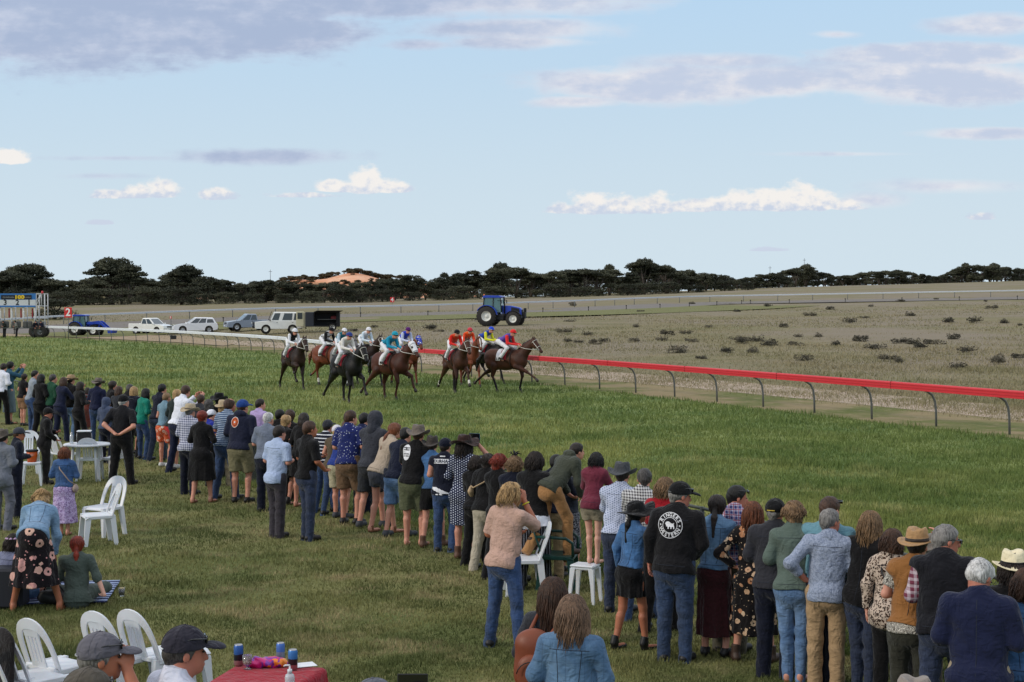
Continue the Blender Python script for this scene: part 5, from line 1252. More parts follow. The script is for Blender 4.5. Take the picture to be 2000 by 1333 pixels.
    if loader:
        ll = empty('front_loader', (0, 0, 0)); ll.parent = root
        for sg in (-1, 1): MB().prism([(.5, 1.55), (.55, 1.85), (2.2, 2.05), (2.5, 1.9), (3.75, .75), (3.6, .6), (2.35, 1.6)], sg * .52, sg * .64).build('loader_arm', blue, ll)
        MB().prism([(3.55, .35), (3.5, .95), (4.3, .95), (4.1, .35)], -.95, .95, .02).build('bucket', blue, ll)
        MB().tube([(3.0, -.6, 1.25), (3.0, .6, 1.25)], .06, 8).build('cross_tube', blue, ll)
    return root
tractor('big bright blue tractor with white wheel rims standing alone in the infield', 975, 634, 149, -12, 1.03)
tl = tractor('small dark blue tractor with front loader behind the white rail', 166, 658, 166, -6, .80, True)

# ================================================================== starting gate
GX, GY = at_z(30, 660, 0)[0], 158.0; GX = at_y(0, 600, GY)[0]
gate = empty('starting_gate', (GX, GY, 0), R(2), 'white and blue starting gate with numbered stalls 3, 2 and 1', 'starting gate')
M_gw = paint('gate_white', (205, 206, 208), .5); M_gb = paint('gate_blue', (50, 112, 176), .5); M_pad = paint('stall_pad', (84, 84, 82), .8); M_gred = paint('gate_red', (150, 30, 44), .6)
k = GY / F; gz = lambda py: CAMZ + (594 - py) * k; gx = lambda px: px * k
MB().box((gx(-60) , 0, gz(580)), (gx(260), .12, gz(573.5) - gz(586)), .02).build('top_board', M_gb, gate)
sb = MB().box((gx(32), -.08, gz(581)), (gx(59), .04, gz(577) - gz(585.5)), .01).build('sponsor_panel', paint('panel_black', (20, 24, 34), .5), gate)
vs, fs = text_mesh('100', gz(577) - gz(586.5), .03); MB().add([(p[0] * 1.35 + gx(38), -.105, p[1] + gz(581)) for p in vs], fs).build('numerals', paint('gold', (226, 190, 40), .5), sb)
for cx, wd_, tx in ((17, 22, 'Goldfields'), (54, 12, 'Lotto')):
    vs, fs = text_mesh(tx, .22, .003); w0 = max(p[0] for p in vs) - min(p[0] for p in vs); MB().add([(p[0] * gx(wd_) / w0 + gx(cx), -.104, p[1] + gz(581)) for p in vs], fs).build('lettering', paint('panel_grey', (130, 130, 128), .5), sb)
MB().box((gx(-45), 0, gz(591.5)), (gx(228), .14, gz(585.8) - gz(597.5)), .02).build('number_board', M_gw, gate)
for i, (cx, ch) in enumerate(((10.5, '3'), (34, '2'), (56.5, '1'))):
    vs, fs = text_mesh(ch, (gz(586) - gz(597)) * 1.28, .018); MB().add([(p[0] + gx(cx), -.085, p[1] + gz(591.6)) for p in vs], fs).build('numeral', paint('numeral_black', (22, 22, 24), .5), gate)
MB().box((gx(-45), 0, gz(599)), (gx(228), .3, .16), .03).build('beam', M_gb, gate)
for j, cx in enumerate((-68, -45.5, -23, 0, 22, 45, 67.5)):
    st = MB(); st.tube([(gx(cx), 0, gz(598)), (gx(cx), 0, gz(641))], .07, 8).tube([(gx(cx), 1.5, gz(598)), (gx(cx), 1.5, gz(641))], .06, 8).tube([(gx(cx), -.02, gz(602)), (gx(cx), 1.5, gz(602))], .05, 6)
    st.build('stall_post', M_gw, gate); MB().box((gx(cx + 1.2), -.1, gz(616)), (.18, .12, .8), .05).build('post_pad', M_gw, gate)
    MB().box((gx(cx), .8, gz(635)), (.16, 1.6, .75), .06).build('side_pad', M_pad, gate)
for j, cx in enumerate((-57, -34, -12, 10, 33, 55)):
    for sg in (-1, 1): MB().box((gx(cx + sg * 4.6), -.35, gz(634)), (.50, .25, .72), .12).build('front_gate', M_pad, gate)
    MB().box((gx(cx + 6.5), .2, gz(612)), (.14, .10, gz(603) - gz(622)), .03).build('padding_strip', M_gred, gate)
lad = MB()
for cx in (70, 86.5):
    for y_ in (0, 1.2): lad.tube([(gx(cx), y_, gz(574)), (gx(cx), y_, gz(644))], .05, 6)
for py_ in (574.5, 598, 622, 640):
    for y_ in (0, 1.2): lad.tube([(gx(70), y_, gz(py_)), (gx(86.5), y_, gz(py_))], .045, 6)
    for cx in (70, 86.5): lad.tube([(gx(cx), 0, gz(py_)), (gx(cx), 1.2, gz(py_))], .045, 6)
lad.tube([(gx(70.5), 0, gz(597)), (gx(80), 0, gz(575))], .045, 6).tube([(gx(70.5), 0, gz(588)), (gx(79), 0, gz(576))], .04, 6).tube([(gx(80), 0, gz(598)), (gx(80), 0, gz(575))], .04, 6)
lad.build('end_frame', M_gw, gate)
MB().box((gx(74), .6, gz(632)), (gx(18), 1.2, .35), .05).box((gx(83.3), .3, gz(585)), (gx(5), .06, 1.1), .02).build('control_box', M_galv, gate)
for cx, y_ in ((68, -.3), (79, -.5), (75, 1.4)): wheel(gate, gx(cx + 1), y_, .64, .36, M_galv, 1, .5)
MB().lathe([(.001, 0), (.10, 0), (.12, .12), (.08, .26), (.001, .3)], (gx(82), 0, gz(574)), 'z', 10).build('lamp', paint('lamp_red', (205, 50, 60), .4), gate)
MB().tube([(gx(-68), -.5, gz(641)), (gx(86), -.5, gz(641))], .05, 6).build('tow_bar', M_galv, gate)
X, Y = at_z(352, 665, 0); o = MB().box((0, 0, .22), (.55, .4, .42), .04).tube([(-.2, 0, .43), (-.12, 0, .52), (.12, 0, .52), (.2, 0, .43)], .015, 5).build('crate', M_blk, None); o.location = (X - 1, Y + 1.5, 0.0); tag(o, 'small black box on the sandy ground below the white rail', 'box')
print('vehicles', time.time() - T0)

# ================================================================== crowd fence
fp = [p for p in smooth_pl(FENCE, 2) if -2 < p[1] < 66]
fp = [tuple(p) for p in para(fp, 60)]
cf_ = empty('wire_fence', (0, 0, 0), 0, 'waist-high green wire mesh fence between the spectators and the track', 'fence')
M_wire = paint('fence_wire', (70, 82, 66), .6, .3); M_fpost = paint('fence_post', (74, 78, 74), .6, .3)
pa = arc(fp, 2.6)
mesh_ = None
for x, y, tx, ty in pa:
    if mesh_ is None: o = MB().tube([(0, 0, 1.14), (0, 0, -.1)], .028, 8).build('post', M_fpost, cf_); mesh_ = o.data
    else: o = bpy.data.objects.new('post', mesh_); COL.objects.link(o); o.parent = cf_
    o.location = (x, y, 0)
MB().tube([(p[0], p[1], 1.12) for p in fp], .020, 6).build('top_rail', M_fpost, cf_)
st = arc(fp, .085); vs = []; fs = []
Pz = np.array([(a[0], a[1]) for a in st]); nz_ = 13; hz = 1.08
for dirn in (1, -1):
    for i in range(0, len(st) - nz_ - 1):
        i0, i1 = (i, i + nz_) if dirn > 0 else (i + nz_, i)
        for a_, b_, z0_, z1_ in ((i0, (i0 + i1) // 2, .03, hz / 2), ((i0 + i1) // 2, i1, hz / 2, hz)):
            x0, y0 = Pz[a_]; x1, y1 = Pz[b_]; n = len(vs); e = .0028
            vs += [(x0, y0, z0_ - e), (x1, y1, z1_ - e), (x1 + e, y1 - e, z1_ + e), (x0 + e, y0 - e, z0_ + e), (x0 - e, y0 + e, z0_ + e), (x1 - e, y1 + e, z1_ + e)]; fs += [(n, n + 1, n + 2, n + 3), (n + 3, n + 2, n + 5, n + 4), (n + 4, n + 5, n + 1, n)]
MB().add(vs, fs).build('wire_mesh', M_wire, cf_)

# ================================================================== horses
def coat(key, a, b_, c=None):
    def f(nt, b):
        v = nt.coord(); n = nt.noise(v, 2.2, 4, .6); x, y, z = nt.xyz(v)
        nt.link(nt.bump(nt.noise(v, 14, 3, .6), .25, .02), b.inputs['Normal'])
        col = nt.mix(n.ss(.35, .65), lin(a), lin(b_))
        if c: col = nt.mix((z + n * .2).ss(.72, .50), col, lin(c))       # dark points: lower legs
        return col
    return material('coat_' + key, f, .55, spec=.22)
COATS = {'black': coat('black', (12, 11, 11), (24, 21, 21)), 'bay': coat('bay', (50, 29, 21), (74, 42, 28), (18, 14, 13)), 'darkbay': coat('darkbay', (32, 22, 19), (54, 34, 26), (16, 13, 12)), 'chestnut': coat('chestnut', (84, 42, 26), (112, 58, 34)), 'liver': coat('liver', (54, 29, 21), (76, 40, 28)), 'grey': coat('grey', (70, 68, 70), (120, 116, 116), (44, 40, 40))}
M_mane = hairm('black'); M_maneb = hairm('auburn'); M_tack = paint('tack_white', (214, 210, 200), .6); M_tackd = paint('tack_dark', (36, 26, 22), .6); M_hoof = paint('hoof', (46, 40, 36), .6); M_num = paint('saddlecloth_white', (222, 220, 224), .8); M_clred = paint('saddle_red', (150, 24, 40), .7)
GAITS = {  # foreleg R, foreleg L, hind R, hind L : (knee/hock, fetlock, toe) offsets in x,z from ground frame
    'a': (((.98, .80), (1.34, .60), (1.44, .52)), ((.58, .64), (.48, .20), (.54, .06)), ((-.58, .60), (-.40, .22), (-.34, .06)), ((-1.14, .70), (-1.50, .42), (-1.60, .34))),
    'b': (((.90, .92), (.70, .66), (.58, .66)), ((.64, .62), (.80, .18), (.88, .06)), ((-.96, .58), (-1.20, .20), (-1.18, .06)), ((-.40, .70), (-.16, .40), (-.06, .34))),
    'c': (((.62, .60), (.52, .18), (.58, .05)), ((.98, .84), (1.16, .46), (1.24, .38)), ((-1.10, .62), (-1.46, .30), (-1.54, .22)), ((-.62, .58), (-.56, .16), (-.50, .05))),
    'd': (((.86, .94), (.72, .62), (.60, .58)), ((.92, .66), (1.10, .20), (1.18, .08)), ((-.60, .60), (-.48, .20), (-.42, .06)), ((-1.02, .68), (-1.36, .44), (-1.48, .40)))}
def horse(label, X, Y, heading, cname, gait='a', neck=.0, turn=0, blaze=False, hood=None, num='1', vx=.024, sock=False, tail=0, scl=1.0):
    root = empty('race_horse', (X, Y, 0), R(heading), label, 'horse', 'horses in the race'); root.scale = (scl * 1.06,) * 3; root.rotation_euler = (R(-3), 0, R(heading)); I = np.eye(3)
    g = SDF()
    g.ani((-.62, 0, 1.30), (-.10, 0, 1.24), .315, .33, .10, I, 1.18); g.ani((-.10, 0, 1.24), (.48, 0, 1.24), .33, .32, .10, I, 1.22)
    g.ell((-.72, 0, 1.30), (.34, .27, .30), .08); g.cone((-.55, 0, 1.42), (.40, 0, 1.47), .14, .12, .10); g.ell((.62, 0, 1.16), (.22, .23, .27), .08)
    g.ell((-.12, 0, 1.02), (.42, .22, .18), .12)
    tr = np.array(Matrix.Rotation(R(turn), 3, 'Z')); nb = np.array([.60, 0, 1.34]); po = nb + tr @ np.array([.55, 0, .58 + neck]); pm_ = nb + tr @ np.array([.26, 0, .32 + neck * .4])
    g.ani(nb, pm_, .265, .19, .08, tr, 1.5); g.ani(pm_, po, .19, .12, .06, tr, 1.35)
    hdv = tr @ np.array([.66, 0, -.72 + neck * .5]); hdv /= np.linalg.norm(hdv); jw = po + hdv * .14 + tr @ np.array([-.03, 0, -.06]); mz = po + hdv * .52
    g.ani(po + hdv * .02, po + hdv * .26, .105, .088, .03, tr, 1.05); g.ell(jw, (.12, .075, .12), .04); g.cone(po + hdv * .26, mz, .080, .056, .04); g.ell(mz + hdv * .015, (.062, .056, .055), .03)
    sidev = tr @ np.array([0, 1.0, 0])
    for m in (-1, 1):
        eb = po + sidev * .055 * m + tr @ np.array([-.03, 0, .07]); g.cone(eb, eb + tr @ np.array([.03, 0, .07]), .030, .022, .01); g.cone(eb + tr @ np.array([.03, 0, .07]), eb + tr @ np.array([.05, 0, .14]) + sidev * .01 * m, .022, .007, .005)
        g.ell(po + hdv * .15 + sidev * .082 * m + tr @ np.array([.03, 0, .03]), (.03, .014, .022), .01)
    G = GAITS[gait]
    for (kn, ft, to), sy_ in ((G[0], -1), (G[1], 1)):
        y0 = .15 * sy_; e = (.50, y0 * 1.1, .98); k_ = (kn[0], y0, kn[1]); f_ = (ft[0], y0, ft[1]); t_ = (to[0], y0, to[1])
        g.ell((.52, y0 * 1.05, 1.12), (.16, .09, .24), .06); g.cone(e, k_, .112, .064, .05); g.ell(k_, (.062, .05, .06), .02); g.cone(k_, f_, .048, .038, .015); g.ell(f_, (.042, .038, .045), .015); g.cone(f_, t_, .034, .042, .012)
    for (kn, ft, to), sy_ in ((G[2], -1), (G[3], 1)):
        y0 = .15 * sy_; st_ = (-.48 if kn[0] > -.8 else -.58, y0 * 1.1, .98); k_ = (kn[0], y0, kn[1]); f_ = (ft[0], y0, ft[1]); t_ = (to[0], y0, to[1])
        g.ell((-.72, y0 * 1.0, 1.14), (.22, .12, .30), .07); g.cone((-.70, y0, 1.10), st_, .16, .13, .06); g.cone(st_, k_, .145, .066, .05); g.ell(k_, (.062, .046, .062), .02); g.cone(k_, f_, .052, .040, .015); g.ell(f_, (.044, .04, .046), .015); g.cone(f_, t_, .035, .044, .012)
    g.wrinkle(.004, 9, NP); sdf_obj('body', g, vx, COATS[cname], root)
    for i_, ((kn, ft, to), sy_) in enumerate(zip(G, (-1, 1, -1, 1))):
        h_ = SDF().cone((ft[0] + (to[0] - ft[0]) * .75, .15 * sy_, ft[1] + (to[1] - ft[1]) * .75), (to[0] + (to[0] - ft[0]) * .35, .15 * sy_, to[1] + (to[1] - ft[1]) * .35 - .01), .045, .058, .01); sdf_obj('hoof', h_, .014, M_hoof, root)
        if sock and i_ in (1, 2): sdf_obj('white_sock', SDF().cone((ft[0], .15 * sy_, ft[1] + .05), (ft[0] + (to[0] - ft[0]) * .6, .15 * sy_, ft[1] + (to[1] - ft[1]) * .6), .044, .046, .01), .014, M_tack, root)
    mm = M_maneb if cname == 'chestnut' else M_mane
    tb = np.array([-.99, 0, 1.42]); q = SDF().cone(tb, tb + (-.20, .02, -.02), .045, .06, .02).cone(tb + (-.20, .02, -.02), tb + (-.42, .05 + tail * .3, -.26), .065, .085, .03).cone(tb + (-.42, .05 + tail * .3, -.26), tb + (-.55, .10 + tail * .6, -.66), .085, .02, .03).hairn(.010, (-1.2, 0, 1.2), 14, 1).curls(.010, 26, 2); sdf_obj('tail', q, .022, mm, root)
    mn = SDF(); top0 = po + tr @ np.array([-.04, 0, .08]); w0_ = np.array([.42, 0, 1.58])
    mn.cone(top0, pm_ + tr @ np.array([-.13, 0, .16]), .035, .04, .02).cone(pm_ + tr @ np.array([-.13, 0, .16]), w0_, .04, .03, .02).curls(.012, 30, 1); sdf_obj('mane', mn, .018, mm, root)
    # tack
    bridle = MB(); s1 = po + hdv * .30; up_ = np.cross(hdv, sidev)
    ring = lambda c, r1, r2: [c + sidev * math.cos(a) * r1 + up_ * math.sin(a) * r2 for a in np.linspace(0, 2 * math.pi, 17)]
    bridle.tube(ring(po + hdv * .34, .082, .088), .010, 5, False); bridle.tube(ring(po + hdv * .05, .108, .118), .010, 5, False)
    for m in (-1, 1): bridle.tube([po + hdv * .05 + sidev * .11 * m, po + hdv * .34 + sidev * .083 * m, po + hdv * .46 + sidev * .066 * m], .010, 5)
    bridle.build('bridle', M_tack if cname in ('black', 'darkbay', 'bay') else M_tackd, root)
    rein = MB()
    for m in (-1, 1): rein.tube([po + hdv * .46 + sidev * .066 * m, nb + tr @ np.array([.35, .22 * m, .30]), np.array([.52, .12 * m, 1.72])], .010, 5)
    rein.build('rein', M_tack, root)
    if blaze: sdf_obj('blaze', SDF().cone(po + hdv * .10 + up_ * .0 + tr @ np.array([.075, 0, .075]), po + hdv * .46 + tr @ np.array([.04, 0, .036]), .030, .022, .01), .012, M_tack, root)
    if hood:
        hg = SDF().ani(po + hdv * .0, po + hdv * .30, .122, .100, .03, tr, 1.05).ani(po + tr @ np.array([-.12, 0, -.08]), po, .125, .122, .03, tr, 1.3)
        for m in (-1, 1): hg.cut(po + hdv * .16 + sidev * .10 * m + tr @ np.array([.03, 0, .02]), (.035, .04, .035), .01)
        sdf_obj('head_hood', hg, .016, hood, root)
        for m in (-1, 1): sdf_obj('eye_cup', SDF().ell(po + hdv * .16 + sidev * .098 * m + tr @ np.array([.03, 0, .02]), (.045, .022, .045), .01), .012, M_tackd, root)
    sc2 = SDF().ani((-.30, 0, 1.27), (.12, 0, 1.27), .352, .352, .02, I, 1.17); sc2.plane((-.32, 0, 0), (-1, 0, 0)); sc2.plane((.10, 0, 0), (1, 0, 0)); sc2.plane((0, 0, 1.20), (0, 0, -1)); sdf_obj('saddlecloth', sc2, .02, M_clred, root)
    sn = SDF().ani((-.34, 0, 1.27), (-.16, 0, 1.27), .362, .362, .02, I, 1.17); sn.plane((-.34, 0, 0), (-1, 0, 0)); sn.plane((-.15, 0, 0), (1, 0, 0)); sn.plane((0, 0, 1.17), (0, 0, -1)); so_ = sdf_obj('number_cloth', sn, .02, M_num, root)
    if so_:
        for m in (-1, 1):
            vs, fs = text_mesh(num, .16, .006); P_ = []
            for p in vs: P_.append((-.24 + p[0] * (1 if m < 0 else -1), m * .325, 1.235 + p[1] * .9))
            MB().add(P_, fs).build('number', M_blk, so_)
    sdf_obj('saddle', SDF().ell((-.02, 0, 1.60), (.22, .14, .05), .02).cone((-.12, 0, 1.62), (.12, 0, 1.63), .05, .04, .02), .02, M_tackd, root)
    MB().tube([(.28 + 0 * a, math.cos(a) * .30, 1.24 + math.sin(a) * .36) for a in np.linspace(0, 2 * math.pi, 21)], .016, 5, False).build('girth', M_tackd, root)
    return root
def jockey(label, X, Y, heading, silk, sleeve, capm, band=None, lean=68, scl=1.05, breech=None, dz=0.0):
    """crouched over the horse's withers; local +y is forward (the horse's +x)"""
    br = breech or cloth('plain', (222, 222, 226)); rz = heading - 90; c, s_ = math.cos(R(heading)), math.sin(R(heading))
    T = rotm(0, R(lean)); pel = np.array([0, -.30, 1.93 + dz]); tt = lambda p: pel + T @ np.array(p, float)
    J = {'pelvis': pel, 'waist': tt((0, 0, .13)), 'chest': tt((0, -.03, .33)), 'neck': tt((0, -.03, .53)), 'T': T}
    J['head'] = J['neck'] + np.array([0, .12, .075])
    for sd, m in (('R', 1), ('L', -1)):
        J['sh' + sd] = tt((m * .165, -.01, .455)); J['elb' + sd] = J['sh' + sd] + np.array([m * .05, .06, -.25]); J['wri' + sd] = np.array([m * .09, .58, 1.80 + dz * .4]); J['hd' + sd] = np.array([-m * .2, .9, -.4])
        J['hip' + sd] = pel + np.array([m * .10, .0, -.02]); J['knee' + sd] = np.array([m * .26, .20, 1.69]); J['ank' + sd] = np.array([m * .33, -.06, 1.33]); J['toe' + sd] = np.array([m * .1, 1.0, -.35])
    def ex(root, J, T, Hr, hd_, s, F_):
        for sd in 'RL':
            a, k_ = J['ank' + sd], J['knee' + sd]; q = SDF().cone(a + (0, 0, -.02), a + (k_ - a) * .72, .048, .062, .02, True).cone(a + (0, -.02, -.03), a + J['td' + sd] * .15 + (0, 0, -.04), .046, .034, .02); sdf_obj('riding_boot', q, .018, M_shoe, root)
        sdf_obj('silk_sleeve', SDF().cone(J['elbR'], J['wriR'], .050, .036, .02, True).cone(J['shR'], J['elbR'], .066, .054, .03), .018, sleeve, root); sdf_obj('silk_sleeve', SDF().cone(J['elbL'], J['wriL'], .050, .036, .02, True).cone(J['shL'], J['elbL'], .066, .054, .03), .018, sleeve, root)
    p = person(label, X - c * .0, Y, 1.75, rz, head=(0, 8), joints=J, lean=lean, hair=None, hat=('helmet', capm) + ((band,) if band else ()), top=('silks', silk, 0, .0), bottom=('trousers', br, 2.0), shoes=None, group='jockeys riding in the race', vx=.018, glasses=True, extra=ex, w=.92, name='person')
    p.scale = (scl,) * 3; return p
W_, BK = (224, 224, 228), (18, 18, 20)
pl_ = lambda *c: cloth('plain', c)
RACE = [  # px, py hoof line, heading deg (0 = +x), coat, gait, options, jockey
    (572, 760, 296, 'darkbay', 'b', dict(turn=0, num='9'), 'jockey in black and white leaning over the rearmost left horse', cloth('plain', BK), cloth('plain', W_), pl_(*W_), None, 'dark bay horse galloping alone at the left of the field'),
    (640, 753, 310, 'chestnut', 'd', dict(num='4', sock=True, tail=-.1), 'jockey in black and white checks with a black cap on the chestnut', cloth('plaid', W_, BK, s=.35), cloth('plain', BK), pl_(*BK), None, 'chestnut horse half hidden behind the black leading horse'),
    (668, 758, 296, 'grey', 'b', dict(num='5', neck=-.05), 'jockey in white and teal with black-banded white helmet', cloth('plain', (30, 110, 130)), cloth('plain', (190, 208, 220)), pl_(*W_), M_blk, 'grey horse squeezed between the chestnut and the black horse'),
    (714, 752, 302, 'darkbay', 'd', dict(blaze=True, num='7'), 'jockey in pale blue and white with plain white helmet', cloth('floral', W_, (130, 180, 205), (150, 190, 210), s=.6), cloth('plain', (205, 220, 230)), pl_(*W_), None, 'dark horse with white blaze behind the front black horse'),
    (676, 786, 300, 'black', 'c', dict(num='3', neck=-.08), 'jockey in cream white with blue and red cap on the front black horse', cloth('plain', (214, 208, 198)), cloth('plain', (220, 216, 210)), pl_(44, 62, 130), M_clred, 'black horse with white bridle, nearest of the left group'),
    (792, 752, 296, 'chestnut', 'b', dict(num='6', hood=cloth('floral', (40, 60, 170), W_, (220, 220, 230), s=1.2)), 'jockey in royal blue and white with a purple cap', cloth('plain', (40, 66, 190)), cloth('plain', (190, 200, 225)), pl_(84, 24, 100), None, 'horse in blue and white hood behind the white-hooded one'),
    (762, 780, 310, 'liver', 'c', dict(num='1', hood=pl_(225, 225, 228), tail=.1, sock=False), 'jockey crouching low in turquoise silks and turquoise cap', cloth('plain', (20, 130, 160)), cloth('plain', (24, 140, 172)), pl_(30, 150, 175), None, 'reddish brown horse wearing a white hood with eye cups'),
    (914, 755, 288, 'chestnut', 'd', dict(blaze=True, num='8'), 'jockey in orange silks with pink-red cap behind the bay', cloth('plain', (226, 92, 36)), cloth('plain', (220, 70, 36)), pl_(196, 56, 70), M_blk, 'chestnut horse with a long white blaze right beside the bay'),
    (888, 768, 290, 'bay', 'c', dict(num='2', blaze=False, sock=True), 'jockey in red and orange silks with a black cap', cloth('plain', (206, 70, 30)), cloth('plain', (205, 34, 26)), pl_(*BK), None, 'bay horse running head-on in the middle of the field'),
    (950, 749, 316, 'black', 'b', dict(num='10', neck=-.04), 'jockey in blue with yellow sleeves and blue cap', cloth('plain', (34, 66, 160)), cloth('plain', (222, 220, 50)), pl_(34, 72, 196), M_tack, 'black horse along the rail behind the leading brown horse'),
    (990, 767, 324, 'bay', 'a', dict(num='11', neck=.02), 'jockey in purple with red sleeves and red cap', cloth('plain', (96, 74, 160)), cloth('plain', (222, 48, 48)), pl_(216, 44, 44), None, 'leading dark brown horse at the right of the field')]
for px, py, hd0, ct, gt, kw, jl, silk, slv, cp, bd, hl in RACE:
    X, Y = at_z(px, py, 0); horse(hl, X, Y, hd0, ct, gt, **kw)
    jockey(jl, X, Y, hd0, silk, slv, cp, bd)
print('horses', time.time() - T0)
# ================================================================== plastic chairs, tables, things on them
M_pl = material('white_plastic', lambda nt, b: nt.mix(nt.noise(nt.coord(), 3, 4, .6), (.70, .72, .76, 1), (.56, .58, .60, 1)), .38, spec=.45, Subsurface_Weight=.05)
M_plg = paint('green_plastic', (16, 58, 52), .35); M_plgr = paint('grey_plastic', (150, 150, 152), .45)
def chair(label, X, Y, rz, mat=M_pl, group='white plastic chairs', arms=False, Z=0.0, tilt=0):
    root = empty('plastic_chair', (X, Y, Z), R(rz), label, 'chair', group); root.rotation_euler = (R(tilt), 0, R(rz))
    # seat: shallow dished slab with rounded lip, front = +y
    n = 11; vs = []; fs = []
    for sgn, dz_ in ((1, 0), (-1, -.014)):
        for i in range(n):
            for j in range(n):
                u = i / (n - 1) * 2 - 1; v = j / (n - 1) * 2 - 1; wd = .215 + .02 * v; x = u * wd * (1 - .05 * max(0, abs(v) - .8)); y = v * .205
                z = .435 - .016 * (1 - u * u) * (1 - v * v) - (.03 * max(0, v - .75) * 4 if v > .75 else 0) + dz_ - (.010 if abs(u) > .95 else 0); vs.append((x, y, z))
    g = lambda l, i, j: l * n * n + i * n + j
    for i in range(n - 1):
        for j in range(n - 1): fs += [(g(0, i, j), g(0, i + 1, j), g(0, i + 1, j + 1), g(0, i, j + 1)), (g(1, i, j), g(1, i, j + 1), g(1, i + 1, j + 1), g(1, i + 1, j))]
    for i in range(n - 1):
        fs += [(g(0, i, 0), g(1, i, 0), g(1, i + 1, 0), g(0, i + 1, 0)), (g(0, i, n - 1), g(0, i + 1, n - 1), g(1, i + 1, n - 1), g(1, i, n - 1)), (g(0, 0, i), g(0, 0, i + 1), g(1, 0, i + 1), g(1, 0, i)), (g(0, n - 1, i), g(1, n - 1, i), g(1, n - 1, i + 1), g(0, n - 1, i + 1))]
    MB().add(vs, fs, True).build('seat', mat, root)
    MB().box((0, -.20, .425), (.40, .03, .05), .01).box((-.215, 0, .41), (.022, .36, .05), .008).box((.215, 0, .41), (.022, .36, .05), .008).build('seat_rim', mat, root)
    # back: arch band (flat section) plus central splat with slots
    def band(pts, wd, th):
        vs = []; fs = []; m = len(pts)
        for i, p in enumerate(pts):
            a = Vector(pts[max(i - 1, 0)]); b = Vector(pts[min(i + 1, m - 1)]); t = (b - a).normalized(); nrm = Vector((0, 1, .18)).normalized(); s_ = t.cross(nrm).normalized(); w2 = wd[i] if isinstance(wd, list) else wd
            for a_, b_ in ((-1, -1), (-1, 1), (1, 1), (1, -1)): vs.append(tuple(Vector(p) + s_ * w2 / 2 * a_ + nrm * th / 2 * b_))
        for i in range(m - 1):
            for j in range(4): k_ = (j + 1) % 4; fs.append((i * 4 + j, i * 4 + k_, i * 4 + 4 + k_, i * 4 + 4 + j))
        return vs, fs + [(0, 1, 2, 3), (m * 4 - 1, m * 4 - 2, m * 4 - 3, m * 4 - 4)]
    yb = lambda z: -.205 - (z - .43) * .30
    pts = []
    for a in np.linspace(-1, 1, 19):
        x = .205 * math.copysign(abs(math.sin(a * math.pi / 2)) ** .8, a); zz = .42 + .40 * (max(0.0, math.cos(a * math.pi / 2)) ** .55); pts.append((x, yb(zz) + .03 * (abs(a) ** 3), zz))
    vs, fs = band(pts, [.052 + .045 * (1 - abs(a)) for a in np.linspace(-1, 1, 19)], .016); MB().add(vs, fs).build('back_frame', mat, root)
    m = MB()
    for x0, x1 in ((-.092, -.056), (-.040, -.010), (.010, .040), (.056, .092)):
        z0, z1 = .43, .80; vs = [(x0, yb(z0) + .006, z0), (x1, yb(z0) + .006, z0), (x1, yb(z1) + .006, z1), (x0, yb(z1) + .006, z1)]; vs += [(p[0], p[1] - .013, p[2]) for p in vs]; m.add(vs, [(0, 1, 2, 3), (7, 6, 5, 4), (0, 4, 5, 1), (1, 5, 6, 2), (2, 6, 7, 3), (3, 7, 4, 0)])
    for zc, hh in ((.455, .06), (.755, .10)): m.box((0, yb(zc) + .0005, zc), (.188, .015, hh), 0, Matrix.Rotation(R(16), 3, 'X'))
    m.build('back_splat', mat, root)
    for sx in (-1, 1):
        for sy, dy0 in ((1, .16), (-1, -.18)):
            t0, t1 = Vector((sx * .185, dy0, .43)), Vector((sx * .225, dy0 + sy * .05, 0)); a = .034; b_ = .022
            vs = [];
            for P0_, k_ in ((t0, 1.25), (t1, .85)):
                for q in ((-1, -1), (1, -1), (1, 1), (-1, 1)): vs.append((P0_.x + q[0] * b_ * k_, P0_.y + q[1] * a * k_, P0_.z))
            MB().add(vs, [(0, 3, 2, 1), (4, 5, 6, 7), (0, 1, 5, 4), (1, 2, 6, 5), (2, 3, 7, 6), (3, 0, 4, 7)]).build('leg', mat, root)
    if arms:
        for sx in (-1, 1):
            vs, fs = band([(sx * .21, -.26, .66), (sx * .27, -.1, .67), (sx * .28, .12, .66), (sx * .25, .2, .60), (sx * .225, .20, .43)], .05, .02); MB().tube([(sx * .20, -.25, .66), (sx * .27, -.1, .67), (sx * .28, .12, .66), (sx * .25, .2, .60), (sx * .225, .20, .43)], .020, 6).build('armrest', mat, root)
    return root
def stool(label, X, Y, rz, Z=0, name='plastic_stool'):
    root = empty(name, (X, Y, Z), R(rz), label, 'stool'); MB().box((0, 0, .435), (.36, .30, .03), .014).box((0, 0, .41), (.33, .27, .035), .01).build('seat', M_pl, root)
    for sx in (-1, 1):
        for sy in (-1, 1):
            vs = []
            for (x, y, z), a in (((sx * .14, sy * .11, .41), .040), ((sx * .165, sy * .13, .22), .026), ((sx * .185, sy * .15, 0), .020)):
                for q in ((-1, -1), (1, -1), (1, 1), (-1, 1)): vs.append((x + q[0] * a, y + q[1] * a * .8, z))
            fs = [(0, 3, 2, 1), (8, 9, 10, 11)] + [(l * 4 + j, l * 4 + (j + 1) % 4, l * 4 + 4 + (j + 1) % 4, l * 4 + 4 + j) for l in (0, 1) for j in range(4)]
            MB().add(vs, fs).build('leg', M_pl, root)
    return root
def at(px, py, z=0.0): return at_z(px, py, z)
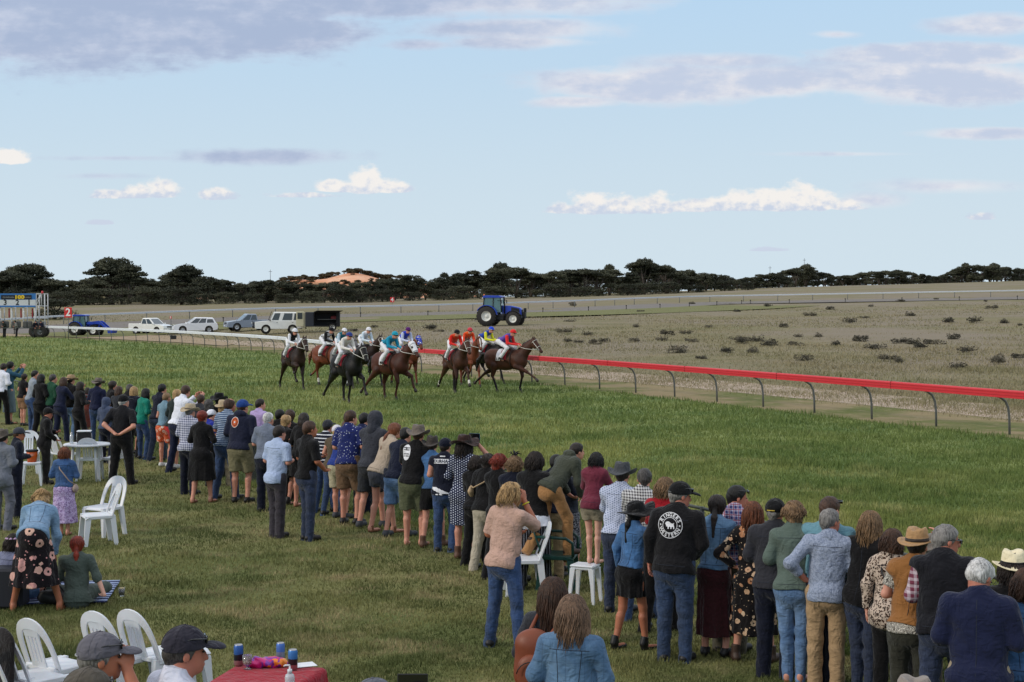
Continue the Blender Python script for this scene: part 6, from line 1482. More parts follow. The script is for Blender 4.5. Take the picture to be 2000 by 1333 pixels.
# near left chairs: seat back tops give the position
def chair_px(label, px, ptop, rz, **kw): X, Y = at(px, ptop, .83); return chair(label, X, Y, rz, **kw)
G1 = 'white plastic chairs'
c1 = chair_px('white plastic chair between the two capped men, its seat turned right', 240, 1190, -34)
chair_px('white plastic chair partly behind the dark-capped man in white shirt', 310, 1187, -36)
chair_px('white plastic chair left of the grey-capped man, back towards the picnic rug', 118, 1204, -36)
chair_px('white plastic chair at the bottom left edge, nearest the frame corner', 38, 1242, -48)
cj = chair_px('white plastic chair with a dark jacket hung over its back', 72, 1224, -44)
g = SDF().ell((0, -.32, .76), (.20, .05, .10), .03).ani((-.1, -.33, .75), (-.13, -.36, .35), .13, .15, .04, np.eye(3), 3.6).ani((.1, -.33, .75), (.12, -.36, .30), .13, .14, .04, np.eye(3), 3.6).cone((-.2, -.34, .70), (-.21, -.36, .38), .05, .045, .02).wrinkle(.010, 14, 2)
jk = sdf_obj('jacket', g, .011, cloth('plain', (34, 30, 30)), None); jk.location = cj.location; jk.rotation_euler = cj.rotation_euler; tag(jk, 'dark brown jacket hung over a plastic chair back at bottom left', 'jacket')
X, Y = at(385, 1277, .44); stool('white plastic seat right of the man in the dark cap', X - .1, Y + .1, 20)
X, Y = at(190, 1050); chair('white plastic chair with its back to the denim-jacket woman, the farther of a pair', X + .02, Y + .25, 150)
X, Y = at(207, 1062); chair('white plastic chair standing in the open lawn, the nearer of a pair', X - .12, Y - .02, 116)
X, Y = at(176, 938); chair('white plastic chair pushed up to the round table, slotted back to camera', X, Y, 6)
X, Y = at(126, 925); chair('white plastic chair at the table half hidden by the brown-haired woman', X, Y, -35)
X, Y = at(214, 935); chair('white plastic chair hidden behind the man in black trousers', X + .06, Y, 70)
X, Y = at(53, 925); chair('white plastic chair between the capped man in navy and the man in black', X, Y, -170)
X, Y = at(1022, 1088, .44); chair('white plastic chair right of the blond man in the pink tee', X, Y, 96)
X, Y = at(1092, 1150); gc = chair('dark green plastic armchair with the boy standing on it', X, Y, -100, M_plg, None, arms=True)
X, Y = at(1140, 1178); st_xy = (X + .02, Y + .05); stool('white plastic stool a barefoot child stands on', X + .02, Y + .05, -25).scale = (.82, .82, 1)
# round white table with cooler, bottle
X, Y = at(170, 868, .72); tb = empty('round_table', (X, Y, 0), 0, 'round white plastic table with a cooler and bottle on it', 'table')
MB().lathe([(.001, .70), (.42, .70), (.45, .695), (.46, .715), (.44, .735), (.001, .735)], n=36).build('tabletop', M_pl, tb)
for a in (45, 135, 225, 315): MB().tube([(math.cos(R(a)) * .30, math.sin(R(a)) * .30, .70), (math.cos(R(a)) * .36, math.sin(R(a)) * .36, 0)], [.030, .020], 8).build('leg', M_pl, tb)
ck = empty('cooler_box', (X - .06, Y + .02, .736), R(10), 'black cooler box with white lid on the round white table', 'cooler'); MB().box((0, 0, .115), (.26, .22, .23), .02).build('body', M_blk, ck); MB().box((0, 0, .243), (.28, .24, .024), .01).build('lid', M_pl, ck)
MB().tube([(-.14, 0, .2), (-.15, 0, .06)], .005, 5).tube([(.14, 0, .2), (.15, 0, .06)], .005, 5).build('handle', M_pl, ck)
wb_ = empty('water_bottle', (X - .30, Y - .02, .736), 0, 'clear plastic water bottle beside the cooler on the round table', 'bottle')
MB().lathe([(.001, 0), (.035, .002), (.037, .05), (.033, .09), (.037, .13), (.030, .165), (.013, .19), (.013, .2)], n=16).build('bottle_body', material('pet', lambda nt, b: (.75, .80, .85, 1), .1, spec=.6, Transmission_Weight=.5), wb_); MB().lathe([(.016, .195), (.016, .22), (.001, .22)], n=12).build('cap', M_pl, wb_)
# hung basket / bucket at left
X, Y = at(63, 948); bk_ = empty('bucket', (X, Y, .45), 0, 'orange bucket with dark rim between the navy man and the table', 'bucket'); MB().lathe([(.001, 0), (.085, 0), (.11, .22), (.10, .22)], n=18).build('body', paint('bucket_orange', (196, 84, 22), .4), bk_); MB().lathe([(.10, .20), (.12, .205), (.12, .235), (.001, .24)], n=18).build('lid', M_blk, bk_)
stool('white plastic stool under the orange bucket', X, Y, 10)
# red cloth table, bottom centre
TXY = at(435, 1298, .74); TX1 = at(606, 1298, .74); L_ = (TX1[0] - TXY[0]); ang = R(-12); rt = empty('trestle_table', (TXY[0] + .13, TXY[1], 0), ang, 'trestle table at the bottom edge covered by a red cloth', 'table')
MB().box((L_ / 2, -.9, .725), (L_ - .02, 1.78, .03), .01).build('tabletop', M_plgr, rt)
for sx in (.06, L_ - .06):
    for sy in (-.08, -1.7): MB().tube([(sx, sy, .71), (sx, sy, 0)], .018, 6).build('leg', M_galv, rt)
vs = []; fs = []; nx = 40; ny = 60; xs = np.linspace(-.34, L_ + .34, nx); ys = np.linspace(.34, -2.1, ny)
for i, x in enumerate(xs):
    for j, y in enumerate(ys):
        ox = max(0, -x, x - L_); oy = max(0, y, -1.8 - y); z = .748 - .002 * math.sin(x * 9) * math.sin(y * 7); px_, py_ = min(max(x, 0), L_), min(max(y, -1.8), 0)
        o_ = math.hypot(ox, oy)
        if o_ > 0:
            fold = .5 + .5 * math.sin(x * 21 + 1) * math.cos(y * 17); px_ += math.copysign(min(ox, .02) + ox * .16 * fold, x) * (ox > 0); py_ += math.copysign(min(oy, .02) + oy * .16 * fold, 1 if y > 0 else -1) * (oy > 0); z = .745 - max(0, max(ox, oy) - .012)
        vs.append((px_, py_, z))
for i in range(nx - 1):
    for j in range(ny - 1): fs.append((i * ny + j, i * ny + j + 1, (i + 1) * ny + j + 1, (i + 1) * ny + j))
tc = MB().add(vs, fs, True).build('tablecloth', cloth('plain', (150, 22, 40)), None); sm = tc.modifiers.new('s', 'SOLIDIFY'); sm.thickness = .003; tc.location = rt.location; tc.rotation_euler = rt.rotation_euler; tag(tc, 'plain red cloth draped over the table at the bottom edge', 'tablecloth')
def can(px, py, r_, h_, cols, label):
    X, Y = at(px, py, .752); root = empty('drink_can', (X, Y, .752), rng.uniform(0, 6), label, 'can')
    cl = [lin(c) for c in cols]
    def f(nt, b):
        x, y, z = nt.xyz(nt.coord()); n = nt.noise(nt.coord(), 30, 2) * .012; zz = z + n; c = nt.mix(zz.gt(h_ * .30), cl[0], cl[1]); c = nt.mix(zz.gt(h_ * .60), c, cl[2]); return c
    MB().lathe([(.001, 0), (r_ * .82, 0), (r_, .010), (r_, h_ - .014), (r_ * .84, h_ - .002)], n=24, cap=False).build('can_body', material('can_' + label[:18], f, .35, .3, spec=.5), root)
    MB().lathe([(r_ * .84, h_ - .002), (r_ * .84, h_ + .002), (r_ * .78, h_ + .002), (r_ * .76, h_ - .004), (.001, h_ - .004)], n=24, cap=False).build('can_lid', M_rim, root)
can(466, 1300, .036, .158, ((150, 110, 112), (30, 30, 40), (40, 84, 150)), 'tall blue and black can at the left of the red table')
can(548, 1294, .033, .150, ((60, 84, 130), (120, 130, 150), (70, 110, 180)), 'silver-blue can behind the crisp packet on the red table')
can(572, 1308, .036, .150, ((150, 92, 98), (44, 34, 40), (54, 110, 172)), 'blue and pink can at the right, nearest on the red table')
X, Y = at(483, 1307, .752); gw = empty('glass', (X, Y, .752), 0, 'small clear stemmed glass of pale drink between can and packet', 'glass'); MB().lathe([(.001, 0), (.028, .002), (.006, .008), (.006, .022), (.030, .035), (.035, .06), (.036, .105), (.034, .105), (.032, .06), (.001, .036)], n=22).build('goblet', material('clear_glass', lambda nt, b: (.9, .92, .92, 1), .03, spec=.6, Transmission_Weight=.9, IOR=1.45), gw); MB().lathe([(.001, .038), (.031, .045), (.032, .075), (.001, .075)], n=18).build('drink', material('pale_drink', lambda nt, b: (.85, .80, .62, 1), .1, Transmission_Weight=.6), gw)
X, Y = at(519, 1303, .752); q = SDF().ell((0, 0, .036), (.125, .055, .032), .01).ani((-.12, 0, .034), (.125, 0, .03), .04, .04, .02, np.eye(3), 1).wrinkle(.007, 40, 1)
def crisp(nt, b):
    v = nt.coord(); n = nt.noise(v, 16, 2, .5, 1.0, 0); m = nt.noise(v, 11, 2, .5, .5); c = nt.mix(n.ss(.47, .53), lin(190, 30, 110), lin(120, 50, 150)); return nt.mix(m.gt(.58), c, lin(228, 130, 40))
sk = sdf_obj('snack_packet', q, .006, material('crisp_packet', crisp, .3, .2, spec=.6), None); sk.location = (X, Y, .752); sk.rotation_euler = (0, 0, R(8)); tag(sk, 'shiny pink and orange snack packet lying between the cans', 'packet')
X, Y = at(583, 1301, .752); o = MB().box((0, 0, .003), (.21, .14, .003)).add([(-.09, -.05, .0052), (-.02, -.05, .0052), (-.02, .04, .0052), (-.09, .04, .0052)], [(0, 1, 2, 3)]).build('paper', paint('paper', (222, 226, 232), .7), None); o.location = (X + .02, Y + .02, .751); o.rotation_euler = (0, 0, R(24)); tag(o, 'white paper lying under the nearest can', 'paper')
X, Y = at_y(566, 1312, 9.95); zt_ = .752; Y = 10.72; X = at_y(566, 1333, Y)[0]; sb_ = empty('sanitiser_bottle', (X, Y, .752), 0, 'clear pump bottle of hand sanitiser in front of the cans', 'pump bottle')
MB().lathe([(.001, 0), (.034, .003), (.035, .11), (.028, .13), (.014, .137), (.014, .145)], n=18).build('bottle_body', MATS['pet'], sb_); MB().lathe([(.017, .14), (.017, .165), (.007, .168), (.005, .19)], n=14).tube([(0, 0, .188), (.0, 0, .195), (-.035, 0, .193), (-.042, 0, .185)], .006, 6).build('pump', M_pl, sb_)
# picnic rug, beer glass, bag
X, Y = at(128, 1172); rg = MB(); 
vs = []; fs = []; n = 16
for i in range(n):
    for j in range(n): u, v = i / (n - 1) - .5, j / (n - 1) - .5; vs.append((u * 1.62, v * 1.4, .014 + .006 * math.sin(u * 17) * math.sin(v * 13)))
for i in range(n - 1):
    for j in range(n - 1): fs.append((i * n + j, (i + 1) * n + j, (i + 1) * n + j + 1, i * n + j + 1))
def rugm(nt, b):
    x, y, z = nt.xyz(nt.coord()); a = (y * 7).frac(); c = nt.mix(a.lt(.55), lin(168, 182, 210), lin(26, 32, 62)); return nt.mix((a * 4).frac().lt(.2), c, lin(60, 80, 140))
o = rg.add(vs, fs, True).build('picnic_rug', material('rug', rugm, .95), None); sm = o.modifiers.new('s', 'SOLIDIFY'); sm.thickness = .01; o.location = (X - .33, Y + .25, 0.03); o.rotation_euler = (0, 0, R(8)); tag(o, 'blue and white striped picnic rug under the seated children', 'rug')
X, Y = at(238, 1172); o = empty('beer_glass', (X, Y, .045), 0, 'glass of dark drink standing on the corner of the picnic rug', 'glass'); MB().lathe([(.001, 0), (.032, .0), (.038, .10), (.034, .10), (.030, .012), (.001, .01)], n=18).build('tumbler', MATS['clear_glass'], o); MB().lathe([(.001, .012), (.031, .014), (.034, .085), (.001, .086)], n=16).build('drink', paint('cola', (18, 12, 10), .1), o); MB().lathe([(.001, .086), (.034, .086), (.035, .097), (.001, .099)], n=16).build('foam', paint('foam', (190, 170, 120), .8), o)
X, Y = at(105, 1188); o = sdf_obj('handbag', SDF().ell((0, 0, .09), (.19, .09, .09), .02).wrinkle(.006, 18, 1), .010, M_blk, None); o.location = (X, Y, .04); MB().tube([(-.12, 0, .14), (-.08, -.02, .22), (.08, -.02, .22), (.12, 0, .14)], .01, 6).build('handle', M_blk, o); tag(o, 'black handbag lying on the picnic rug between the bending woman\'s feet', 'bag')
X, Y = at(14, 1192); o = MB().box((0, 0, .24), (.44, .3, .46), .03).build('cooler_bag', paint('navy_box', (26, 28, 38), .6), None); o.location = (X - .05, Y + .15, 0); tag(o, 'dark navy box bag at the left edge beside the rug', 'bag')

# ================================================================== people
pc = lambda *c: cloth('plain', c)
BLK = pc(17, 16, 18); NAVY = pc(24, 30, 54); DNV = pc(18, 22, 38); WHT = pc(226, 228, 238); CHAR = pc(46, 48, 54)
DEN = cloth('denim', (30, 50, 84)); DEND = cloth('denim', (20, 28, 50)); DENL = cloth('denim', (78, 108, 146), (112, 140, 176)); DENJ = cloth('denim', (44, 80, 120)); DENJ2 = cloth('denim', (70, 100, 132), (104, 134, 164)); KHA = pc(122, 116, 88); BEI = pc(150, 136, 112)
CAPB = pc(18, 18, 20); FELT = pc(106, 96, 88); FELTD = pc(62, 56, 52); STRAW = pc(168, 148, 116); CREAM = pc(226, 214, 180)
def deco(kind):
    def ex(root, J, T, Hr, hd_, s, Fs):
        Mo = Matrix(T.tolist()); 
        if kind == 'ringers':
            back = J['chest'] + T @ np.array([-.035, -.30, .035]) * s; Mx = Mo @ Matrix(((1, 0, 0), (0, 0, 1), (0, 1, 0)));  # decal x -> right, y -> up seen from behind
            vs = []; fs = []
            def addp(v_, f_): n = len(vs); vs.extend(v_); fs.extend(tuple(i + n for i in q) for q in f_)
            def ring(r0, r1, n=56): addp([(math.cos(2 * math.pi * i / n) * r, math.sin(2 * math.pi * i / n) * r) for i in range(n) for r in (r0, r1)], [(2 * i, 2 * i + 1, (2 * i + 3) % (2 * n), (2 * i + 2) % (2 * n)) for i in range(n)])
            ring(.118, .124); ring(.070, .075)
            for word, a0, sg in (('RINGERS', 90, -1), ('WESTERN', 270, 1)):
                for i, ch in enumerate(word):
                    a = R(a0 + sg * (i - 3) * 21); v_, f_ = text_mesh(ch, .046, .0012); rot = a - math.pi / 2 if sg < 0 else a + math.pi / 2; c, s2 = math.cos(rot), math.sin(rot); r_ = .097
                    addp([(p[0] * c - p[1] * s2 + math.cos(a) * r_, p[0] * s2 + p[1] * c + math.sin(a) * r_) for p in v_], f_)
            for m in (-1, 1): addp([(m * .097 + math.cos(R(90 + 36 * k_)) * (.012 if k_ % 2 == 0 else .005), math.sin(R(90 + 36 * k_)) * (.012 if k_ % 2 == 0 else .005)) for k_ in range(10)], [tuple(range(10))])
            bull = [(-.048, .012), (-.040, .028), (-.022, .034), (-.004, .030), (.010, .020), (.030, .016), (.042, .026), (.040, .010), (.044, -.006), (.048, -.034), (.038, -.032), (.034, -.014), (.022, -.012), (.020, -.034), (.010, -.034), (.008, -.014), (-.006, -.014), (-.008, -.036), (-.018, -.036), (-.020, -.016), (-.030, -.012), (-.034, -.018), (-.036, -.004)]
            import mathutils
            tri = mathutils.geometry.tessellate_polygon([[Vector((p[0], p[1], 0)) for p in bull]]); addp(bull, [tuple(t) for t in tri])
            # subdivide is not needed: letters are small; bend each point on to the cloth
            P_ = project_decal(Fs, [(p[0] * s, p[1] * s) for p in vs], Mx, tuple(back), tuple(T @ np.array([0, 1.0, 0])), .006)
            MB().add([tuple(p) for p in P_], fs).build('back_logo', paint('logo_white', (226, 226, 230), .8), root)
        elif kind in ('badge', 'oval', 'vest', 'bulldog'):
            Mx = Mo @ Matrix(((1, 0, 0), (0, 0, 1), (0, 1, 0))); ox, oz = {'badge': (-.06, .06), 'oval': (-.10, .05), 'vest': (0, .0), 'bulldog': (0, .03)}[kind]; back = J['chest'] + T @ np.array([ox, -.30, oz]) * s; d_ = tuple(T @ np.array([0, 1.0, 0]))
            def dec(name_, poly, mt, off=.006):
                n = 6; P_ = project_decal(Fs, poly, Mx, tuple(back), d_, off); return P_
            def disc(r0, r1, mt, off, ky=1.0, cx=0, cy=0, n=32):
                v_ = [(cx + math.cos(2 * math.pi * i / n) * r, cy + math.sin(2 * math.pi * i / n) * r * ky) for i in range(n) for r in (r0, r1)]; P_ = project_decal(Fs, v_, Mx, tuple(back), d_, off); MB().add([tuple(p) for p in P_], [(2 * i, 2 * i + 1, (2 * i + 3) % (2 * n), (2 * i + 2) % (2 * n)) for i in range(n)]).build('printed_badge', mt, root)
            def words(tx, size, cx, cy, mt, off=.009):
                v_, f_ = text_mesh(tx, size, .001); P_ = project_decal(Fs, [(p[0] + cx, p[1] + cy) for p in v_], Mx, tuple(back), d_, off); MB().add([tuple(p) for p in P_], f_).build('printed_text', mt, root)
            def quad(x0, x1, y0, y1, mt, off=.006, sk=0.0, name_='printed_panel'):
                n = 8; v_ = [(x0 + (x1 - x0) * i / n + (sk * j), y0 + (y1 - y0) * j) for i in range(n + 1) for j in (0, 1)]; P_ = project_decal(Fs, v_, Mx, tuple(back), d_, off); MB().add([tuple(p) for p in P_], [(2 * i, 2 * i + 2, 2 * i + 3, 2 * i + 1) for i in range(n)]).build(name_, mt, root)
            if kind == 'badge': o_ = paint('badge_orange', (206, 96, 44), .8); wt = paint('logo_white', (226, 226, 230), .8); disc(.050, .066, o_, .006, 1.3); disc(.001, .040, o_, .006, 1.3); disc(.068, .074, wt, .006, 1.3); disc(.001, .014, wt, .009, 1.3)
            if kind == 'oval': disc(.001, .068, paint('logo_white', (226, 226, 230), .8), .006, 1.7); [quad(-.05, .05, y_, y_ + .012, M_blk, .010) for y_ in (-.06, -.03, .03, .06)]
            if kind == 'vest':
                wt = paint('logo_white', (226, 226, 230), .8); quad(-.13, .13, .06, .125, wt); words('DURHAM', .062, 0, .092, paint('navy_print', (20, 26, 50), .8), .010); quad(-.04, .04, .155, .17, wt)
                for k_ in range(4): quad(-.15 + k_ * .05, -.02 + k_ * .05, -.30 - k_ * .02, -.27 - k_ * .02, wt, .007, -.05, 'printed_stripe'); 
                for k_ in range(3): quad(-.13 + k_ * .06, -.09 + k_ * .06, -.38, -.28, wt, .008, -.09, 'printed_stripe')
            if kind == 'bulldog': wt = paint('logo_white', (226, 226, 230), .8); disc(.085, .090, wt, .006); disc(.001, .05, wt, .006, .7); words('COUNTRY', .035, 0, .068, wt); words('CLUB', .035, 0, -.075, wt)
    return ex
def held(kind):
    def ex(root, J, T, Hr, hd_, s, Fs):
        pass
    return ex
def item_can(root, wrist, fd, label, mat, r_=.034, h_=.12, name='drink_can', cat='can'):
    """a can held in the hand of `root`"""
    c, s_ = math.cos(root.rotation_euler[2]), math.sin(root.rotation_euler[2]); p = wrist; w_ = (root.location.x + p[0] * c - p[1] * s_, root.location.y + p[0] * s_ + p[1] * c, root.location.z + p[2])
    o = empty(name, w_, 0, label, cat); MB().lathe([(.001, 0), (r_ * .85, 0), (r_, .01), (r_, h_ - .012), (r_ * .8, h_), (.001, h_)], n=16).build('can_body', mat, o); MB().lathe([(r_ * .80, h_), (r_ * .80, h_ + .004), (.001, h_ + .004)], n=16).build('can_lid', M_rim, o)
    return o
JLOG = {}
def keep(key, inner=None):
    def ex(root, J, T, Hr, hd_, s, Fs):
        JLOG[key] = (root, {k_: (v.copy() if hasattr(v, 'copy') else v) for k_, v in J.items()}, s)
        if inner: inner(root, J, T, Hr, hd_, s, Fs)
    return ex
def W_of(key, j, off=(0, 0, 0)):
    root, J, s = JLOG[key]; p = J[j] + np.array(off) * s; a = root.rotation_euler[2]; c, s_ = math.cos(a), math.sin(a)
    return (root.location.x + p[0] * c - p[1] * s_, root.location.y + p[0] * s_ + p[1] * c, root.location.z + p[2])
def PP(label, px, top_, feet=None, H=None, Z=0.0, dx=0, dy=0, **kw):
    hat_ = kw.get('hat'); add = {'brim': .045, 'fedora': .05, 'floppy': .04, 'cap': .015, 'helmet': .03, 'hood': .03}.get(hat_[0] if hat_ else '', .012)
    X, Y, h = place(px, top_, feet, (H or 1.7) + add if not feet else None, Z); h = h - add if feet else H
    h = min(max(h, 1.2), 1.98)
    jr = random.Random(int(px * 7 + top_)); kw['yaw'] = kw.get('yaw', -30) + jr.uniform(-9, 9); hd0_ = kw.get('head', (0, 0)); kw['head'] = (hd0_[0] + jr.uniform(-12, 16) * (hd0_[0] == 0) , hd0_[1] + jr.uniform(-4, 5)); kw['side_lean'] = jr.uniform(-3.5, 3.5)
    if 'legs' not in kw: kw['legs'] = jr.choice(['stand', 'bent', 'step', 'tight', 'bent'])
    if 'lean' not in kw and not kw.get('group'): kw['lean'] = jr.uniform(2, 9)
    if kw.get('lean', 5) > 12: h = min(h / (1 - .28 * (1 - math.cos(R(kw['lean'])))), 1.98)
    return person(label, X + dx, Y + dy, h, Z=Z, **kw)
# ---- far left, beyond the round table
PP('person at the far left edge in a white shirt and black trousers', 4, 706, 830, yaw=-30, arms=('front', 'front'), hair=('short', 'dark'), top=('shirt', WHT, 1.9, .02), bottom=('trousers', BLK, 2.95))
PP('woman in teal top and grey-blue skirt raising a phone at far left', 19, 703, 828, yaw=-50, fem=True, arms=('phone', 'phone'), hair=('bun', 'black'), top=('shirt', pc(46, 84, 104), 1.9, .0), bottom=('skirt', (pc(96, 112, 120), .21), .62), shoes='sandal', glasses=True)
PP('woman in black top and tan shorts beside the bearded man', 45, 727, 832, yaw=-30, fem=True, arms=('front', 'front'), hair=('bun', 'dark'), top=('shirt', BLK, .6, .02), bottom=('shorts', pc(140, 104, 76), .8), shoes='shoe')
PP('dark-haired bearded man in a pale grey tee with folded arms', 63, 719, 848, yaw=-62, arms=('crossed', 'crossed'), head=(-10, 0), hair=('short', 'black'), top=('t_shirt', pc(140, 148, 158), .85, .03), bottom=('jeans', DEN, 2.9))
PP('long-haired person in black behind the grey-tee man', 79, 727, H=1.74, yaw=-40, fem=True, hair=('long', 'black'), top=('jumper', BLK, 1.9, .02), bottom=('trousers', BLK, 2.9), arms=('front', 'front'))
PP('older man with dark grey hair in a green jumper', 101, 727, H=1.74, yaw=-35, arms=('front', 'front'), hair=('short', 'darkgrey'), top=('jumper', pc(26, 70, 50), 1.9, .03), bottom=('trousers', DNV, 2.9))
PP('brown-haired person in navy between green jumper and hatted man', 119, 733, H=1.68, yaw=-30, fem=True, arms=('rail', 'rail'), hair=('bob', 'brown'), top=('jumper', NAVY, 1.9, .02), bottom=('trousers', NAVY, 2.9))
PP('man in tan felt hat, black coat and light jeans', 136, 728, 860, yaw=-30, arms=('front', 'front'), hair=('short', 'dark'), hat=('brim', pc(168, 140, 108), FELTD), top=('coat', BLK, 1.95, .07), bottom=('jeans', DENL, 2.9), w=1.12)
PP('woman in black holding a phone to her face beside the tan hat', 154, 742, H=1.64, yaw=-40, fem=True, arms=('face', 'front'), hair=('bob', 'dark'), top=('jumper', BLK, 1.9, .02), bottom=('trousers', BLK, 2.9))
PP('dark-haired woman in a long rust red dress', 168, 754, 852, yaw=-20, fem=True, arms=('front', 'front'), hair=('long', 'dark'), top=('dress', pc(120, 30, 24), 1.9, .62, .02), shoes='sandal')
PP('man in grey-brown felt hat, navy jumper and blue jeans', 189, 734, 868, yaw=-25, arms=('front', 'front'), hair=('short', 'dark'), hat=('brim', FELT, FELTD), top=('jumper', pc(22, 28, 56), 1.9, .03), bottom=('jeans', DEN, 2.9))
PP('dark-haired person in black right of the navy jumper man', 216, 740, H=1.72, yaw=-50, fem=True, arms=('rail', 'rail'), hair=('bun', 'dark'), top=('jumper', BLK, 1.9, .0), bottom=('trousers', BLK, 2.9))
PP('brown-haired spectator low behind the blue hoodie', 231, 751, H=1.60, yaw=-25, fem=True, arms=('rail', 'rail'), hair=('bob', 'brown'), top=('jumper', CHAR, 1.9, .0), bottom=('trousers', BLK, 2.9))
PP('grey-haired person in black behind the bulldog tee', 248, 746, H=1.68, yaw=-25, arms=('rail', 'rail'), lean=14, hair=('short', 'darkgrey'), top=('jumper', BLK, 1.9, .0), bottom=('trousers', BLK, 2.9), w=1.15)
PP('blonde person in dark clothes at the fence behind the printed tee', 261, 751, H=1.66, yaw=-25, fem=True, arms=('rail', 'rail'), hair=('bob', 'blond'), top=('jumper', DNV, 1.9, .0), bottom=('trousers', BLK, 2.9))
PP('person in blue-grey hoodie with the hood up', 208, 771, 905, yaw=-35, arms=('front', 'front'), hair=None, hat=('hood', pc(64, 74, 98)), top=('hoodie', pc(64, 74, 98), 1.9, .05), bottom=('trousers', DNV, 2.9))
PP('person in black tee with white circular print and white-fronted cap', 259, 764, 885, yaw=-30, arms=('front', 'front'), hair=('short', 'white'), hat=('cap', WHT), top=('t_shirt', BLK, .85, .03), bottom=('shorts', BLK, .98), extra=deco('bulldog'), w=1.05)
PP('stout man in black and grey polo holding his hands behind his back', 238, 767, 946, yaw=-12, arms=('behind', 'behind'), head=(-35, 0), hair=('short', 'white'), hat=('cap', CAPB), top=('polo_shirt', cloth('plain', (24, 24, 28)), .85, .03), bottom=('trousers', BLK, 3.0), w=1.2, belly=.05, legs='wide', group=None)
PP('dark-haired woman in a bright teal cardigan and jeans', 279, 754, 897, yaw=-45, fem=True, arms=('front', 'front'), hair=('bob', 'black'), top=('cardigan', pc(18, 118, 100), 1.9, .08), bottom=('jeans', DEN, 2.9), lean=8)
PP('tall dark-haired man in navy leaning forward, jeans', 310, 745, 900, yaw=-42, arms=('rail', 'rail'), lean=13, hair=('short', 'black'), top=('shirt', DNV, 1.9, .03), bottom=('jeans', DEND, 2.9), legs='step')
PP('person in pale blue vest and orange floral shorts', 322, 762, 912, yaw=-40, fem=True, arms=('front', 'front'), lean=10, hair=('short', 'dirtyblond'), top=('shirt', pc(110, 140, 156), .5, .0), bottom=('shorts', cloth('floral', (196, 84, 44), (220, 200, 190), (220, 140, 100)), .8), shoes='white')
PP('blonde woman in dark green jacket and red shorts standing cross-legged', 341, 756, 915, yaw=-35, fem=True, arms=('front', 'front'), lean=8, hair=('messy', 'blond'), top=('jacket', pc(28, 40, 38), 1.9, .04), bottom=('shorts', pc(176, 30, 36), .6), shoes='white', legs='cross')
PP('brown-haired man in a white shirt and navy trousers raising his hands', 351, 747, 922, yaw=-35, arms=('phone', 'phone'), lean=14, hair=('buzz', 'brown'), top=('shirt', WHT, 1.9, .02), bottom=('trousers', NAVY, 2.95))
PP('brown-haired head at the fence right of the white shirt man', 388, 766, H=1.66, yaw=-25, arms=('rail', 'rail'), hair=('short', 'brown'), top=('jumper', CHAR, 1.9, .0), bottom=('trousers', BLK, 2.9))
PP('curly dark grey head at the fence beside a brown-haired one', 407, 776, H=1.62, yaw=-25, fem=True, arms=('rail', 'rail'), hair=('curly', 'darkgrey'), top=('jumper', BLK, 1.9, .0), bottom=('trousers', BLK, 2.9))
PP('man in wide straw-grey hat and blue-white checked shirt', 369, 783, 966, yaw=-28, arms=('front', 'front'), hair=('short', 'grey'), hat=('brim', pc(176, 160, 132), FELT), top=('shirt', cloth('plaid', (196, 198, 212), (44, 54, 96), s=1.5), 1.9, .10), bottom=('trousers', DNV, 2.95), w=1.05)
PP('woman with red bun in a loose black dress, bare calves', 395, 797, 982, yaw=-20, fem=True, arms=('front', 'front'), hair=('bun', 'red'), top=('dress', BLK, 1.9, .50, .05), shoes='sandal', w=1.12)
PP('person in white cap and royal blue top behind the black dress', 411, 796, 950, yaw=-60, arms=('front', 'front'), hair=('short', 'dark'), hat=('cap', WHT), top=('t_shirt', pc(30, 44, 140), .9, .02), bottom=('trousers', BLK, 2.9))
PP('person in a black felt hat at the fence', 426, 762, H=1.72, yaw=-30, arms=('rail', 'rail'), hair=('short', 'black'), hat=('brim', CAPB), top=('jumper', BLK, 1.9, .0), bottom=('trousers', BLK, 2.9))
PP('blond person in cream top below the black hat', 432, 776, H=1.66, yaw=-30, fem=True, arms=('front', 'front'), hair=('messy', 'blond'), hat=('fedora', pc(176, 156, 126)), top=('shirt', pc(196, 186, 162), 1.9, .04), bottom=('trousers', BEI, 2.9))
PP('balding man in blue and white striped shirt and jeans', 442, 771, 976, yaw=-26, arms=('front', 'front'), head=(-15, 0), hair=('balding', 'brown'), tone='ruddy', top=('polo_shirt', cloth('stripe', (52, 76, 110), (176, 190, 206), s=1.8), .95, .04), bottom=('jeans', DEN, 2.95), w=1.08)
PP('man in blue cap, navy hoodie with round orange badge, khaki shorts', 470, 775, 982, yaw=-14, arms=('front', 'front'), head=(-25, 0), hair=('short', 'brown'), hat=('cap', pc(34, 66, 130)), top=('hoodie', pc(30, 34, 54), 1.95, .05), bottom=('shorts', KHA, .92), extra=deco('badge'), w=1.1, shoes='shoe', legs='bent')
PP('brown-haired man in a lilac shirt', 506, 774, 940, yaw=-40, arms=('front', 'front'), head=(-20, 0), hair=('short', 'dark'), top=('shirt', pc(170, 150, 196), 1.9, .02), bottom=('trousers', CHAR, 2.9))
PP('white-haired man in a grey tee and black trousers', 521, 799, 999, yaw=-24, arms=('front', 'front'), head=(-15, 0), hair=('short', 'white'), top=('t_shirt', pc(108, 116, 132), .95, .04), bottom=('trousers', DNV, 2.95), w=1.02)
PP('dark head at the fence behind the grey-tee man', 543, 794, H=1.64, yaw=-25, arms=('rail', 'rail'), hair=('short', 'black'), top=('jumper', BLK, 1.9, .0), bottom=('trousers', BLK, 2.9))
PP('brown wavy-haired spectator behind the blonde with updo', 565, 795, H=1.66, yaw=-25, fem=True, arms=('rail', 'rail'), hair=('messy', 'brown'), top=('jumper', BLK, 1.9, .0), bottom=('trousers', BLK, 2.9))
